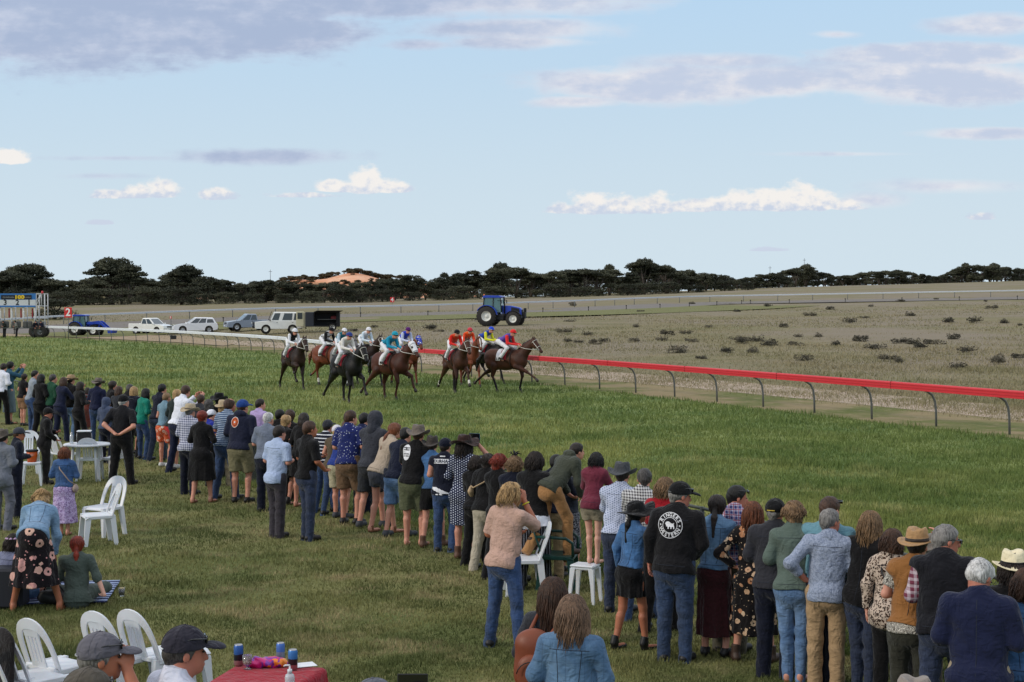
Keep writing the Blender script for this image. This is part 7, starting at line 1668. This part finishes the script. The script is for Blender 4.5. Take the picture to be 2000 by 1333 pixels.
PP('woman with curly blonde updo in black holding a silver can', 557, 806, 985, yaw=-50, fem=True, arms=('front', 'front'), hair=('messy', 'blond'), top=('dress', BLK, .5, .4, .02), shoes='heel', extra=keep('siv'))
PP('woman with long dark hair in a black dress, bare legs', 588, 801, 990, yaw=-30, fem=True, arms=('front', 'front'), hair=('long', 'dark'), top=('dress', BLK, 1.2, .36, .02), shoes='sandal')
PP('man in pale blue short-sleeved shirt and charcoal trousers, arms bent', 541, 824, 1050, yaw=-30, arms=('front', 'front'), head=(-8, 0), hair=('short', 'dark'), top=('shirt', pc(168, 184, 214), .92, .10), bottom=('trousers', pc(58, 54, 60), 3.0), legs='tight')
PP('man in black polo and dark jeans gesturing beside the pale shirt', 601, 815, 1056, yaw=-52, arms=('front', 'low'), head=(-10, 0), tone='tan', hair=('short', 'brown'), top=('polo_shirt', BLK, .92, .04), bottom=('jeans', DEND, 3.0), legs='tight')
PP('person in dark cap and navy top with white stripes', 635, 815, 1000, yaw=-30, arms=('front', 'front'), hair=('short', 'dark'), hat=('cap', pc(48, 50, 56)), top=('t_shirt', cloth('stripe', (20, 24, 40), (210, 212, 218), s=1.0), .95, .04), bottom=('jeans', DEN, 2.9))
PP('person in white and red cap with olive vest and jeans', 651, 825, 1006, yaw=-28, fem=True, arms=('front', 'front'), hair=('short', 'blond'), hat=('cap', pc(210, 206, 214)), top=('t_shirt', pc(86, 74, 58), .3, .06), bottom=('jeans', DEN, 2.9))
PP('person in royal blue shirt and cream shorts half behind the dotted shirt', 665, 815, 1012, yaw=-30, arms=('rail', 'rail'), lean=16, hair=('short', 'brown'), top=('shirt', pc(34, 56, 130), 1.9, .05), bottom=('shorts', pc(176, 168, 140), .9), shoes='trainer')
PP('man in navy shirt with small white dots and brown shorts', 683, 794, 1024, yaw=-26, arms=('front', 'front'), head=(-25, 0), hair=('short', 'brown'), top=('shirt', cloth('sparse', (28, 38, 92), (190, 196, 214), s=1.0), .92, .04), bottom=('shorts', pc(112, 88, 66), .9), legs='bent', w=1.05, lean=10)
PP('dark-haired spectator between dotted shirt and grey hood', 708, 800, H=1.72, yaw=-25, arms=('rail', 'rail'), hair=('short', 'black'), top=('shirt', cloth('sparse', (24, 32, 66), (150, 160, 180)), 1.9, .0), bottom=('trousers', DNV, 2.9))
PP('tall person in charcoal hoodie with the hood up and dark shorts', 727, 795, 1030, yaw=-28, arms=('rail', 'rail'), lean=10, hair=None, hat=('hood', pc(54, 56, 64)), top=('hoodie', pc(54, 56, 64), 1.95, .06), bottom=('shorts', pc(44, 46, 50), .9), shoes='trainer', legs='step')
PP('woman with brown ponytail in beige sweater and dark frayed shorts', 750, 819, 1040, yaw=-42, fem=True, arms=('rail', 'rail'), lean=24, hair=('pony', 'auburn'), top=('jumper', pc(172, 156, 138), 1.95, .05), bottom=('shorts', cloth('denim', (40, 40, 48)), .5), shoes='sandal', legs='step')
PP('dark-haired man in navy tee with red stripe and light denim shorts', 778, 828, 1048, yaw=-30, arms=('rail', 'rail'), lean=16, hair=('short', 'black'), top=('t_shirt', pc(20, 26, 46), .9, .05), bottom=('shorts', DENL, .95), shoes='trainer', legs='step')
PP('man in grey-brown felt hat, black tee with white oval print, khaki shorts', 808, 821, 1066, yaw=-22, arms=('rail', 'rail'), lean=12, hair=('short', 'brown'), hat=('brim', FELT), top=('t_shirt', BLK, .95, .06), bottom=('shorts', pc(86, 90, 66), .92), shoes=None, extra=deco('oval'), w=1.1, legs='bent')
PP('person in brown felt hat, denim-blue shirt, black shorts and ankle boots', 846, 844, 1068, yaw=-24, fem=True, arms=('front', 'front'), hair=('short', 'dark'), hat=('brim', FELTD), top=('shirt', DENJ, 1.9, .02), bottom=('shorts', BLK, .75), shoes='anklebrown')
PP('person in navy and white football vest with lettering, jeans', 868, 850, 1078, yaw=-14, arms=('front', 'front'), hair=('short', 'dark'), hat=('cap', DNV), top=('sports_vest', DNV, .35, .07), bottom=('jeans', DEN, 2.98), extra=deco('vest'))
PP('woman in floppy dark brown hat and navy dress with white dots, taking a photo', 908, 841, 1092, yaw=-28, fem=True, arms=('front', 'binoc'), head=(-8, 0), hair=('long', 'dark'), hat=('floppy', pc(54, 36, 32)), top=('dress', cloth('dots', (30, 36, 62), (196, 202, 216)), 1.2, .44, -.01), shoes='anklebrown', w=1.1, extra=keep('hatw'))
PP('dark brown-haired woman in black top with wide black trousers', 930, 884, 1102, yaw=-26, fem=True, arms=('rail', 'rail'), hair=('bob', 'dark'), top=('jumper', BLK, 1.9, .06), bottom=('trousers', BLK, 2.75), shoes='sandal')
PP('woman in black cardigan and cream trousers with small tan bag', 950, 880, 1112, yaw=-26, fem=True, arms=('front', 'rail'), hair=('messy', 'dark'), top=('cardigan', BLK, 1.95, .06), bottom=('trousers', pc(176, 166, 148), 2.9), extra=keep('bagw'), w=1.08)
PP('woman with short red hair in black at the fence', 976, 880, H=1.62, yaw=-25, fem=True, arms=('rail', 'rail'), hair=('messy', 'red'), top=('jumper', BLK, 1.9, .0), bottom=('trousers', BLK, 2.9))
PP('woman with curly blonde hair wearing a black feather fascinator', 1003, 884, H=1.62, yaw=-30, fem=True, arms=('rail', 'rail'), hair=('curly', 'dirtyblond'), hat=('fascinator', CAPB), top=('cardigan', DNV, 1.9, .0), bottom=('trousers', BLK, 2.9))
PP('woman in black cardigan over white hem and pinstriped trousers', 1043, 875, H=1.72, yaw=-22, fem=True, arms=('rail', 'rail'), lean=8, hair=('bob', 'dark'), top=('shirt', WHT, .5, .12), over=('cardigan', BLK, 1.9, .03), bottom=('trousers', cloth('pin', (26, 26, 32), (150, 152, 160)), 2.9), w=1.12)
PP('boy with dark hair in navy jumper over a white collar', 1079, 880, H=1.62, yaw=-22, arms=('rail', 'rail'), hair=('short', 'black'), top=('jumper', DNV, 1.9, .02), bottom=('trousers', pc(150, 128, 96), 2.9))
PP('white-haired spectator mostly hidden by the olive jacket', 1112, 901, H=1.44, yaw=-22, fem=True, arms=('rail', 'rail'), hair=('messy', 'white'), top=('jumper', pc(46, 50, 60), 1.9, .0), bottom=('skirt', (cloth('paisley', (26, 28, 36), (150, 150, 160)), .2), .55))
# boy standing on the green chair, leaning over the fence
gx_, gy_ = gc.location.x, gc.location.y
person('brown-haired boy in olive hooded jacket and camel trousers leaning over the fence', gx_ - .02, gy_ + .02, 1.56, yaw=-55, Z=.42, head=(-8, 4), arms=('rail', 'rail'), lean=44, hair=('short', 'dark'), top=('hoodie', pc(62, 66, 56), 1.95, .08), bottom=('trousers', pc(158, 116, 74), 2.9), shoes='boot', legs=(((.10, .16, .50), (.11, .10, .085), (.3, 1)), ((-.09, -.10, .44), (-.12, -.36, .16), (-.1, 1))))
# child on the stool
person('barefoot child in plum top standing on the white stool', st_xy[0] + .10, st_xy[1] + .03, 1.34, w=.9, yaw=-25, Z=.452, fem=True, arms=('rail', 'rail'), lean=12, hair=('bob', 'black'), top=('jumper', pc(106, 42, 58), 1.9, .10), bottom=('shorts', pc(140, 130, 110), .55), shoes=None, tone='pale', legs='tight')
PP('man in grey felt hat, small-checked pale shirt and dark jeans', 1207, 893, 1196, yaw=-22, arms=('rail', 'rail'), lean=8, hair=('short', 'dark'), hat=('brim', pc(66, 68, 72)), top=('shirt', cloth('dots', (180, 188, 210), (90, 104, 140), s=1.3), 1.9, .02), bottom=('jeans', DEND, 2.98), legs='bent')
PP('grey-haired man in black and white checked shirt', 1252, 906, 1208, yaw=-22, arms=('rail', 'rail'), lean=6, hair=('short', 'darkgrey'), top=('shirt', cloth('plaid', (196, 196, 196), (48, 44, 50), s=2.0), 1.9, .04), bottom=('jeans', DEN, 2.98), w=1.12)
PP('woman with grey-blonde bob in a bright red jacket', 1290, 924, H=1.68, yaw=-26, fem=True, arms=('rail', 'rail'), hair=('bob', 'dirtyblond'), top=('jacket', pc(150, 22, 34), 1.9, .04), bottom=('trousers', BLK, 2.95))
PP('woman in black hat, denim jacket and black skirt drinking from a purple can', 1234, 969, 1268, yaw=-48, fem=True, head=(-12, -14), arms=('down', 'drink'), hair=('pony', 'black'), hat=('floppy', CAPB), top=('denim_jacket', DENJ, 1.95, -.04), bottom=('skirt', (BLK, .185), .30), shoes='heel', tone='tan', legs='step', extra=keep('drk'), group=None)
PP('big man in black cap and black jacket with round white back logo', 1318, 932, 1292, yaw=-14, head=(-52, 6), arms=('down', 'low'), hair=('buzz', 'grey'), tone='ruddy', hat=('cap', CAPB, M_galv), glasses=2, top=('jacket', pc(20, 19, 22), 1.95, .07), bottom=('jeans', cloth('denim', (24, 40, 66)), 3.0), w=1.16, belly=.02, extra=keep('ring', deco('ringers')), legs='stand', group=None)
PP('woman with dark ponytail in pale denim shirt and maroon skirt', 1397, 958, H=1.64, yaw=-25, fem=True, arms=('rail', 'rail'), hair=('pony', 'dark'), top=('denim_shirt', cloth('denim', (72, 106, 140), (100, 134, 166)), 1.9, .0), bottom=('skirt', (pc(56, 24, 28), .20), .70))
PP('dark bearded man in pink and blue checked shirt, sunglasses on his head', 1424, 937, 1272, yaw=-30, head=(-58, 4), arms=('front', 'front'), hair=('short', 'black'), tone='ruddy', glasses=2, top=('shirt', cloth('plaid', (190, 186, 204), (52, 56, 110), (150, 44, 70), s=1.25), 1.9, .05), bottom=('trousers', pc(76, 72, 60), 3.0), lean=10, w=1.05)
PP('woman with long auburn hair in a black dress with cream flowers', 1472, 972, 1292, yaw=-18, fem=True, arms=('hip', 'front'), hair=('long', 'auburn'), top=('dress', cloth('floral', (18, 14, 16), (200, 176, 148), (176, 120, 84), s=1.1), 1.9, .62, .03), shoes='boot', w=1.08, legs='wide')
PP('man in black cap, charcoal jacket and navy trousers', 1512, 966, 1322, yaw=-20, arms=('front', 'front'), hair=('short', 'grey'), hat=('cap', CAPB, paint('yellow_strap', (200, 170, 60), .6)), top=('jacket', pc(44, 44, 50), 1.95, .06), bottom=('trousers', DNV, 3.0), w=1.1)
PP('woman with short ash-blonde hair, sage green jacket, tight pale jeans', 1551, 969, 1332, yaw=-26, fem=True, arms=('front', 'front'), hair=('messy', 'dirtyblond'), top=('jacket', pc(88, 102, 94), 1.9, .05), bottom=('jeans', DENL, 2.75), shoes='sandal', legs='tight')
PP('grey-haired man in pale blue-grey shirt with rolled sleeves and chinos', 1613, 983, 1345, yaw=-14, arms=('hip', 'low'), head=(-45, 0), hair=('buzz', 'grey'), tone='ruddy', top=('shirt', cloth('paisley', (148, 158, 178), (120, 130, 152)), 1.6, .09), bottom=('trousers', pc(166, 138, 104), 3.0), legs='stand')
PP('dark-haired man in aqua shirt hidden behind the grey-haired man', 1614, 972, H=1.78, yaw=-20, head=(-30, 0), arms=('rail', 'rail'), hair=('short', 'brown'), glasses=2, top=('shirt', pc(104, 146, 160), 1.9, .0), bottom=('trousers', DNV, 2.95), w=1.1, dy=.5, dx=.1)
PP('woman with long ash-blonde hair in a black coat and jeans', 1687, 988, 1352, yaw=-30, fem=True, arms=('rail', 'rail'), hair=('long', 'dirtyblond'), top=('coat', BLK, 1.95, .10), bottom=('jeans', DEND, 2.95), w=1.08, lean=8)
PP('short woman with brown hair in leopard-print blouse and black trousers', 1742, 1024, H=1.58, yaw=-26, fem=True, arms=('down', 'front'), hair=('bob', 'brown'), top=('shirt', cloth('leopard', (188, 170, 154), (84, 52, 36), (26, 20, 20), s=1.7), 1.9, .12), bottom=('trousers', BLK, 2.95), extra=keep('leo'))
PP('woman in tan wide-brimmed felt hat and camel waistcoat', 1782, 1018, H=1.69, yaw=-34, fem=True, arms=('front', 'hatbrim'), hair=('short', 'dark'), hat=('fedora', pc(168, 132, 92), FELTD), top=('shirt', cloth('zebra', (206, 200, 188), (40, 36, 34)), .7, .07), over=('waistcoat', pc(142, 96, 52), .2, -.01), bottom=('trousers', pc(52, 52, 44), 2.95), lean=8)
PP('woman in grey hat and long speckled grey cardigan behind the waistcoat man', 1826, 1032, H=1.50, yaw=-26, fem=True, arms=('down', 'rail'), hair=('short', 'grey'), hat=('brim', pc(112, 104, 96)), top=('cardigan', cloth('speckle', (64, 58, 58), (178, 168, 162)), 1.9, .30), bottom=('trousers', pc(70, 62, 52), 2.95), dx=-.10)
PP('silver-haired man in sunglasses with black vest over maroon checked shirt', 1847, 1012, H=1.80, yaw=-24, head=(-60, 6), arms=('front', 'low'), hair=('short', 'grey'), tone='ruddy', glasses=True, top=('shirt', cloth('plaid', (108, 48, 66), (190, 176, 184), s=1.2), 1.9, .02), over=('vest', pc(22, 22, 28), .12, .06), bottom=('jeans', DEND, 3.0), w=1.1, group=None)
PP('white-haired balding man in a navy blazer looking down at his hands', 1914, 1076, H=1.78, yaw=-32, head=(-35, 30), arms=('front', 'front'), hair=('balding', 'white'), tone='ruddy', top=('blazer', pc(24, 30, 58), 1.92, .16), bottom=('trousers', BEI, 3.0), w=1.14, group=None)
PP('woman in cream felt hat with dark band, dark hair and black top', 1975, 1061, H=1.68, yaw=-24, fem=True, arms=('front', 'front'), hair=('bob', 'dark'), hat=('fedora', CREAM, CAPB), top=('jumper', BLK, 1.9, .05), bottom=('trousers', BLK, 2.95))
PP('person in blue denim at the right edge of the photo', 2012, 1100, H=1.66, yaw=-24, fem=True, arms=('front', 'front'), hair=('bob', 'brown'), top=('denim_shirt', DENJ, 1.9, .03), bottom=('jeans', DEND, 2.95))
PP('blond curly-haired man in faded pink tee and blue jeans, hand at his face', 987, 933, 1268, yaw=-38, head=(-24, -4), arms=('front', 'face'), hair=('mullet', 'blond'), tone='tan', top=('t_shirt', cloth('paisley', (186, 152, 136), (176, 144, 130)), .98, .08), bottom=('jeans', DEN, 3.0), legs='wide', extra=keep('pink'), group=None)
# ---- left middle group
LG = 'people around the round table'
PP('man in black cap and long black coat standing at the round table', 90, 792, 946, yaw=-62, head=(-25, 10), arms=('front', 'low'), hair=('short', 'dark'), tone='ruddy', hat=('cap', CAPB), top=('coat', BLK, 1.95, .10), bottom=('trousers', pc(30, 28, 28), 2.98), w=1.12, group=LG)
PP('man in grey-brown felt hat and light grey blazer at the left edge', 4, 832, 1035, yaw=-15, arms=('front', 'front'), hair=('short', 'dark'), hat=('brim', pc(92, 84, 76)), top=('blazer', pc(112, 116, 126), 1.92, .16), bottom=('trousers', pc(104, 106, 116), 2.98), w=1.1, group=LG)
PP('man in dark grey cap and navy shirt with sunglasses, facing right', 33, 830, 1010, yaw=-60, head=(-15, 0), arms=('front', 'front'), hair=('short', 'brown'), tone='tan', hat=('cap', pc(60, 62, 70)), glasses=True, top=('shirt', DNV, 1.9, .04), bottom=('trousers', DNV, 2.98), group=LG)
PP('brown-haired woman in blue denim jacket and lilac patterned skirt', 126, 868, 1046, yaw=6, fem=True, arms=('front', 'front'), hair=('bob', 'auburn'), top=('denim_jacket', cloth('denim', (34, 62, 100)), 1.9, -.01), bottom=('skirt', (cloth('paisley', (186, 168, 206), (130, 104, 150), s=.8), .25), .68), shoes='sandal', w=1.06, group=LG, extra=keep('bagl'))
# bending woman
X, Y = at(72, 1192)
person('blonde woman in pale denim jacket and pink floral skirt bending over the rug', X, Y, 1.68, yaw=8, fem=True, head=(25, 40), arms=('floor', 'floor'), lean=62, hair=('messy', 'blond'), top=('denim_jacket', cloth('denim', (98, 130, 160), (124, 154, 182)), 1.9, .09), bottom=('skirt', (cloth('floral', (22, 17, 22), (196, 140, 138), (208, 168, 150), s=.7), .29), .60), shoes='sandal', tone='tan', legs=(((.17, .01, .49), (.27, -.01, .085), (.3, 1)), ((-.17, .01, .49), (-.27, -.01, .085), (-.3, 1))), group='family at the picnic rug')
def seated(label, px, py, yaw, **kw):
    X, Y = at(px, py); h = .11
    J = {'pelvis': (0, 0, h), 'waist': (0, .0, h + .14), 'chest': (0, .03, h + .33), 'neck': (0, .06, h + .53), 'shR': (.165, .04, h + .46), 'shL': (-.165, .04, h + .46), 'T': rotm(0, R(6)), 'elbR': (.23, .1, h + .22), 'elbL': (-.23, .1, h + .22), 'wriR': (.12, .3, h + .12), 'wriL': (-.12, .3, h + .12), 'hdR': (-.3, 1, -.2), 'hdL': (.3, 1, -.2),
         'hipR': (.10, 0, h), 'hipL': (-.10, 0, h), 'kneeR': (.34, .30, h + .04), 'kneeL': (-.34, .30, h + .04), 'ankR': (.02, .42, .09), 'ankL': (-.05, .34, .09), 'toeR': (-1, .3, 0), 'toeL': (1, .3, 0)}
    J.update(kw.pop('J', {})); return person(label, X, Y, kw.pop('H', 1.55), yaw, joints=J, shoes=None, group='family at the picnic rug', Z=.04, vx=.012, **kw)
seated('girl in flower crown and lilac top sitting on the rug', 18, 1180, -30, fem=True, hair=('bob', 'dark'), hat=('flowers', paint('crown_pink', (206, 170, 206), .7)), top=('shirt', pc(112, 116, 142), .9, .05), bottom=('shorts', DENL, .8))
seated('red-haired girl in a grey-green ruffled dress sitting on the rug', 150, 1186, 10, fem=True, hair=('pony', 'red'), top=('dress', pc(74, 84, 78), 1.2, .085, .12), bottom=('trousers', pc(74, 84, 78), 2.0), tone='pale', J={'elbR': (.27, -.05, .34), 'wriR': (.36, -.12, .12)})
seated('child in pink top and denim shorts sitting behind the bending woman', 72, 1150, 60, fem=True, H=1.35, hair=('bob', 'brown'), top=('shirt', pc(170, 40, 80), .6, .05), bottom=('shorts', DENL, .8), tone='pale')
# ---- nearest people along the bottom edge
PP('woman with ash-blonde shoulder-length hair in a faded blue denim jacket, nearest the camera', 1112, 1150, H=1.66, yaw=-6, head=(0, 4), fem=True, arms=('front', 'front'), hair=('long', 'highlight'), top=('denim_jacket', cloth('denim', (66, 98, 130), (96, 128, 158)), 1.95, .0), bottom=('jeans', DEND, 3.0), w=1.12, legs='stand', group='onlookers at the bottom edge', extra=keep('dj'), lean=3)
PP('long brown-haired woman in dark top carrying a tan leather backpack', 1076, 1123, H=1.64, yaw=-14, head=(-10, 0), fem=True, arms=('front', 'front'), hair=('verylong', 'brown'), top=('shirt', CHAR, 1.9, .03), bottom=('trousers', CHAR, 3.0), group='onlookers at the bottom edge', extra=keep('bp'), dy=.12)
PP('man in dark navy cap and white shirt at bottom left, looking right', 338, 1207, H=1.82, yaw=-50, head=(-22, 0), arms=('front', 'front'), hair=('buzz', 'darkgrey'), tone='ruddy', hat=('cap', pc(46, 44, 54), M_white), glasses=2, top=('shirt', pc(208, 210, 224), .9, .03), bottom=('trousers', DNV, 3.0), group='onlookers at the bottom edge', w=1.12)
PP('man in light grey cap with sunglasses on it, hand at his mouth', 178, 1222, H=1.80, yaw=-52, head=(-18, 2), arms=('front', 'face'), hair=('short', 'grey'), tone='tan', hat=('cap', pc(98, 96, 104), M_plgr), glasses=2, top=('shirt', CHAR, .9, .03), bottom=('trousers', DNV, 3.0), group='onlookers at the bottom edge', w=1.1)
PP('man in olive-brown cap at the bottom edge below the light grey cap', 146, 1288, H=1.80, yaw=-55, head=(-18, 0), arms=('front', 'front'), hair=('short', 'brown'), tone='tan', hat=('cap', pc(84, 78, 70), M_blk), glasses=2, top=('shirt', pc(60, 60, 64), .9, .03), bottom=('trousers', DNV, 3.0), group='onlookers at the bottom edge', w=1.05)
PP('person in grey cap just showing at the bottom edge beside the red table', 716, 1312, H=1.66, yaw=-50, arms=('front', 'front'), hair=('short', 'brown'), hat=('cap', pc(92, 94, 104)), top=('shirt', CHAR, .9, .03), bottom=('trousers', DNV, 3.0), group='onlookers at the bottom edge')
PP('person in pale grey-brown felt hat just showing at the bottom right', 1792, 1306, H=1.68, yaw=-20, arms=('front', 'front'), hair=('short', 'brown'), hat=('fedora', pc(136, 126, 118)), top=('shirt', CHAR, .9, .03), bottom=('trousers', DNV, 3.0), group='onlookers at the bottom edge')
Y = 7.35; X = at_y(807, 1345, Y)[0]; ph_ = person('person below the frame holding up a phone, fingertips showing', X, Y - .25, 1.62, yaw=0, arms=(((.28, .2, .42), (.055, .32, .60), (.1, .2, 1)),) * 2, hair=('short', 'brown'), top=('shirt', CHAR, .9, .03), bottom=('trousers', DNV, 3.0), group='onlookers at the bottom edge', extra=keep('phn'))
# ---- things people hold or carry
def phone(key, off, rot, label, size=(.15, .009, .075)):
    a, b_ = W_of(key, 'wriL'), W_of(key, 'wriR'); o = MB().box((0, 0, 0), size, .004).build('mobile_phone', M_blk, None); MB().box((0, -size[1] / 2 - .001, 0), (size[0] * .93, .001, size[2] * .9)).build('screen', M_glass, o)
    return o, a, b_
o, a, b_ = phone('phn', 0, 0, ''); o.location = ((a[0] + b_[0]) / 2, (a[1] + b_[1]) / 2, (a[2] + b_[2]) / 2 + .10); o.location = (at_y(806, 1331, o.location[1])[0], o.location[1], at_y(806, 1331, o.location[1])[1]); tag(o, 'black phone held up sideways at the bottom edge', 'phone')
o = item_can(JLOG['drk'][0], JLOG['drk'][1]['wriR'] + JLOG['drk'][1]['hdR'] * .07 + np.array([-.02, 0, -.02]), None, 'purple can the black-hatted woman drinks from', paint('can_purple', (70, 44, 150), .35)); o.rotation_euler = (R(10), R(70), JLOG['drk'][0].rotation_euler[2] + R(20))
a = W_of('siv', 'wriR'); b_ = W_of('siv', 'wriL'); o = empty('drink_can', ((a[0] + b_[0]) / 2, (a[1] + b_[1]) / 2, a[2] + .03), 0, 'silver can held by the woman with the blonde updo', 'can'); MB().lathe([(.001, 0), (.028, 0), (.033, .01), (.033, .12), (.026, .13), (.001, .13)], n=14).build('can_body', M_rim, o)
a = W_of('hatw', 'wriR', (-.06, .04, .08)); o = MB().box((0, 0, 0), (.17, .01, .10), .003).build('mobile_phone', paint('phone_teal', (20, 60, 80), .3), None); MB().box((0, -.006, 0), (.15, .001, .09)).build('screen', M_glass, o); o.location = a; o.rotation_euler = (0, 0, R(-25)); tag(o, 'teal-cased phone held out under the floppy brown hat', 'phone')
# small bags and straps
def strap(key, a_, b_, mat, r_=.010, name='shoulder_strap', label=None, cat='strap', side_=-1):
    root, J, s = JLOG[key]; T = J['T']
    A_ = J['sh' + ('L' if side_ < 0 else 'R')] + T @ np.array([side_ * -.05, -.01, .055]) * s; M_ = J['chest'] + T @ np.array([side_ * .02, -.165, -.06]) * s; B_ = J['pelvis'] + T @ np.array([side_ * -.19, -.06, .02]) * s
    return A_, M_, B_, root, s
def bag(key, mat, label, size, side_, at_hip=.0, name='shoulder_bag', cat='bag', zoff=0.0):
    A_, M_, B_, root, s = strap(key, 0, 0, mat, side_=-side_); o = empty(name, root.location, root.rotation_euler[2], label, cat)
    w_, d_, h_ = size; T = JLOG[key][1]['T']; C_ = JLOG[key][1]['pelvis'] + T @ np.array([side_ * .23, -.05, zoff]) * s
    sdf_obj('pouch', SDF().ell(tuple(C_), (d_ / 2, w_ / 2, h_ / 2), .01).ani(tuple(C_ - np.array([0, w_ * .3, 0])), tuple(C_ + np.array([0, w_ * .3, 0])), d_ / 2, d_ / 2, .02, np.eye(3), 1), .010, mat, o)
    MB().tube([tuple(A_), tuple(A_ * .35 + M_ * .65 + np.array([0, -.03, 0])), tuple(M_ * .4 + C_ * .6 + np.array([0, -.05, .03])), tuple(C_ + np.array([0, 0, h_ * .4]))], .009, 6).build('shoulder_strap', mat, o); return o
bag('leo', paint('bag_black', (18, 18, 20), .5), 'black handbag with silver clasp hanging beside the leopard blouse', (.24, .10, .22), 1, zoff=-.10)
bag('bagw', paint('bag_beige', (176, 150, 116), .6), 'small tan crescent bag on the back of the cream-trousered woman', (.12, .06, .16), -1, zoff=.22)
bag('bagl', paint('bag_taupe', (150, 132, 122), .6), 'pale taupe bag strapped across the blue denim jacket', (.16, .07, .14), 1, zoff=-.02)
root, J, s = JLOG['bp']; T = J['T']; o = empty('backpack', root.location, root.rotation_euler[2], 'tan leather backpack on the long-haired woman at the bottom edge', 'backpack'); M_tan2 = material('tan_leather', lambda nt, b: nt.mix(nt.noise(nt.coord(), 5, 4, .6), lin(92, 44, 26), lin(136, 70, 42)), .5, spec=.4)
cc = J['chest'] + np.array([-.10, -.25, -.12]) * s; sdf_obj('main_pouch', SDF().ani(tuple(cc + (0, 0, -.10)), tuple(cc + (0, 0, .10)), .135, .13, .02, np.eye(3), 1.5).wrinkle(.003, 12, 1), .010, M_tan2, o); sdf_obj('front_pocket', SDF().ani(tuple(cc + (0, -.08, -.12)), tuple(cc + (0, -.08, -.03)), .10, .10, .02, np.eye(3), 2.2), .010, M_tan2, o)
for m in (-1, 1): MB().tube([tuple(J['sh' + ('L' if m < 0 else 'R')] + np.array([-m * .06, -.06, .06]) * s), tuple(cc + (m * .07, .04, .12))], .014, 6).build('shoulder_strap', M_tan2, o)
MB().tube([tuple(cc + (math.cos(a) * .10, -.135, -.075 + math.sin(a) * .10)) for a in np.linspace(.2, math.pi - .2, 10)], .004, 5).build('zip', M_blk, o)
# wristbands
for key, wr in (('pink', 'wriR'),):
    root, J, s = JLOG[key]; fd = J['wriR'] - J['elbR']; fd = fd / np.linalg.norm(fd); ax_ = np.cross(fd, (0, 0, 1.)); ax_ /= np.linalg.norm(ax_); bx_ = np.cross(fd, ax_); c = J['wriR'] - fd * .035; MB().tube([tuple(c + ax_ * math.cos(a) * .035 + bx_ * math.sin(a) * .035) for a in np.linspace(0, 2 * math.pi, 17)], .007, 6).build('yellow_wristband', paint('band_yellow', (206, 200, 40), .5), root)
# gate attendants
for px, lab, cl in ((11, 'gate attendant in black bending at stall three', (20, 20, 24)), (33, 'gate attendant in green-black cap standing before stall two', (28, 34, 30)), (56, 'gate attendant in pale shirt leaning at stall one', (120, 118, 112)), (92, 'gate attendant in dark clothes right of the gate frame', (22, 24, 34)), (104, 'gate attendant in black and blue jacket farthest right of the gate', (16, 22, 44))):
    X, Y = at(px, 658.5); person(lab, X, Y - 4.0, 1.85, yaw=rng.uniform(120, 240), arms=('front', 'low'), lean=14, hair=('short', 'dark'), hat=('cap', pc(30, 44, 36)), top=('jacket', pc(*cl), 1.9, .06), bottom=('trousers', pc(24, 24, 30), 2.95), group='gate attendants at the starting gate', vx=.032)
print('all', time.time() - T0, len(bpy.data.objects))
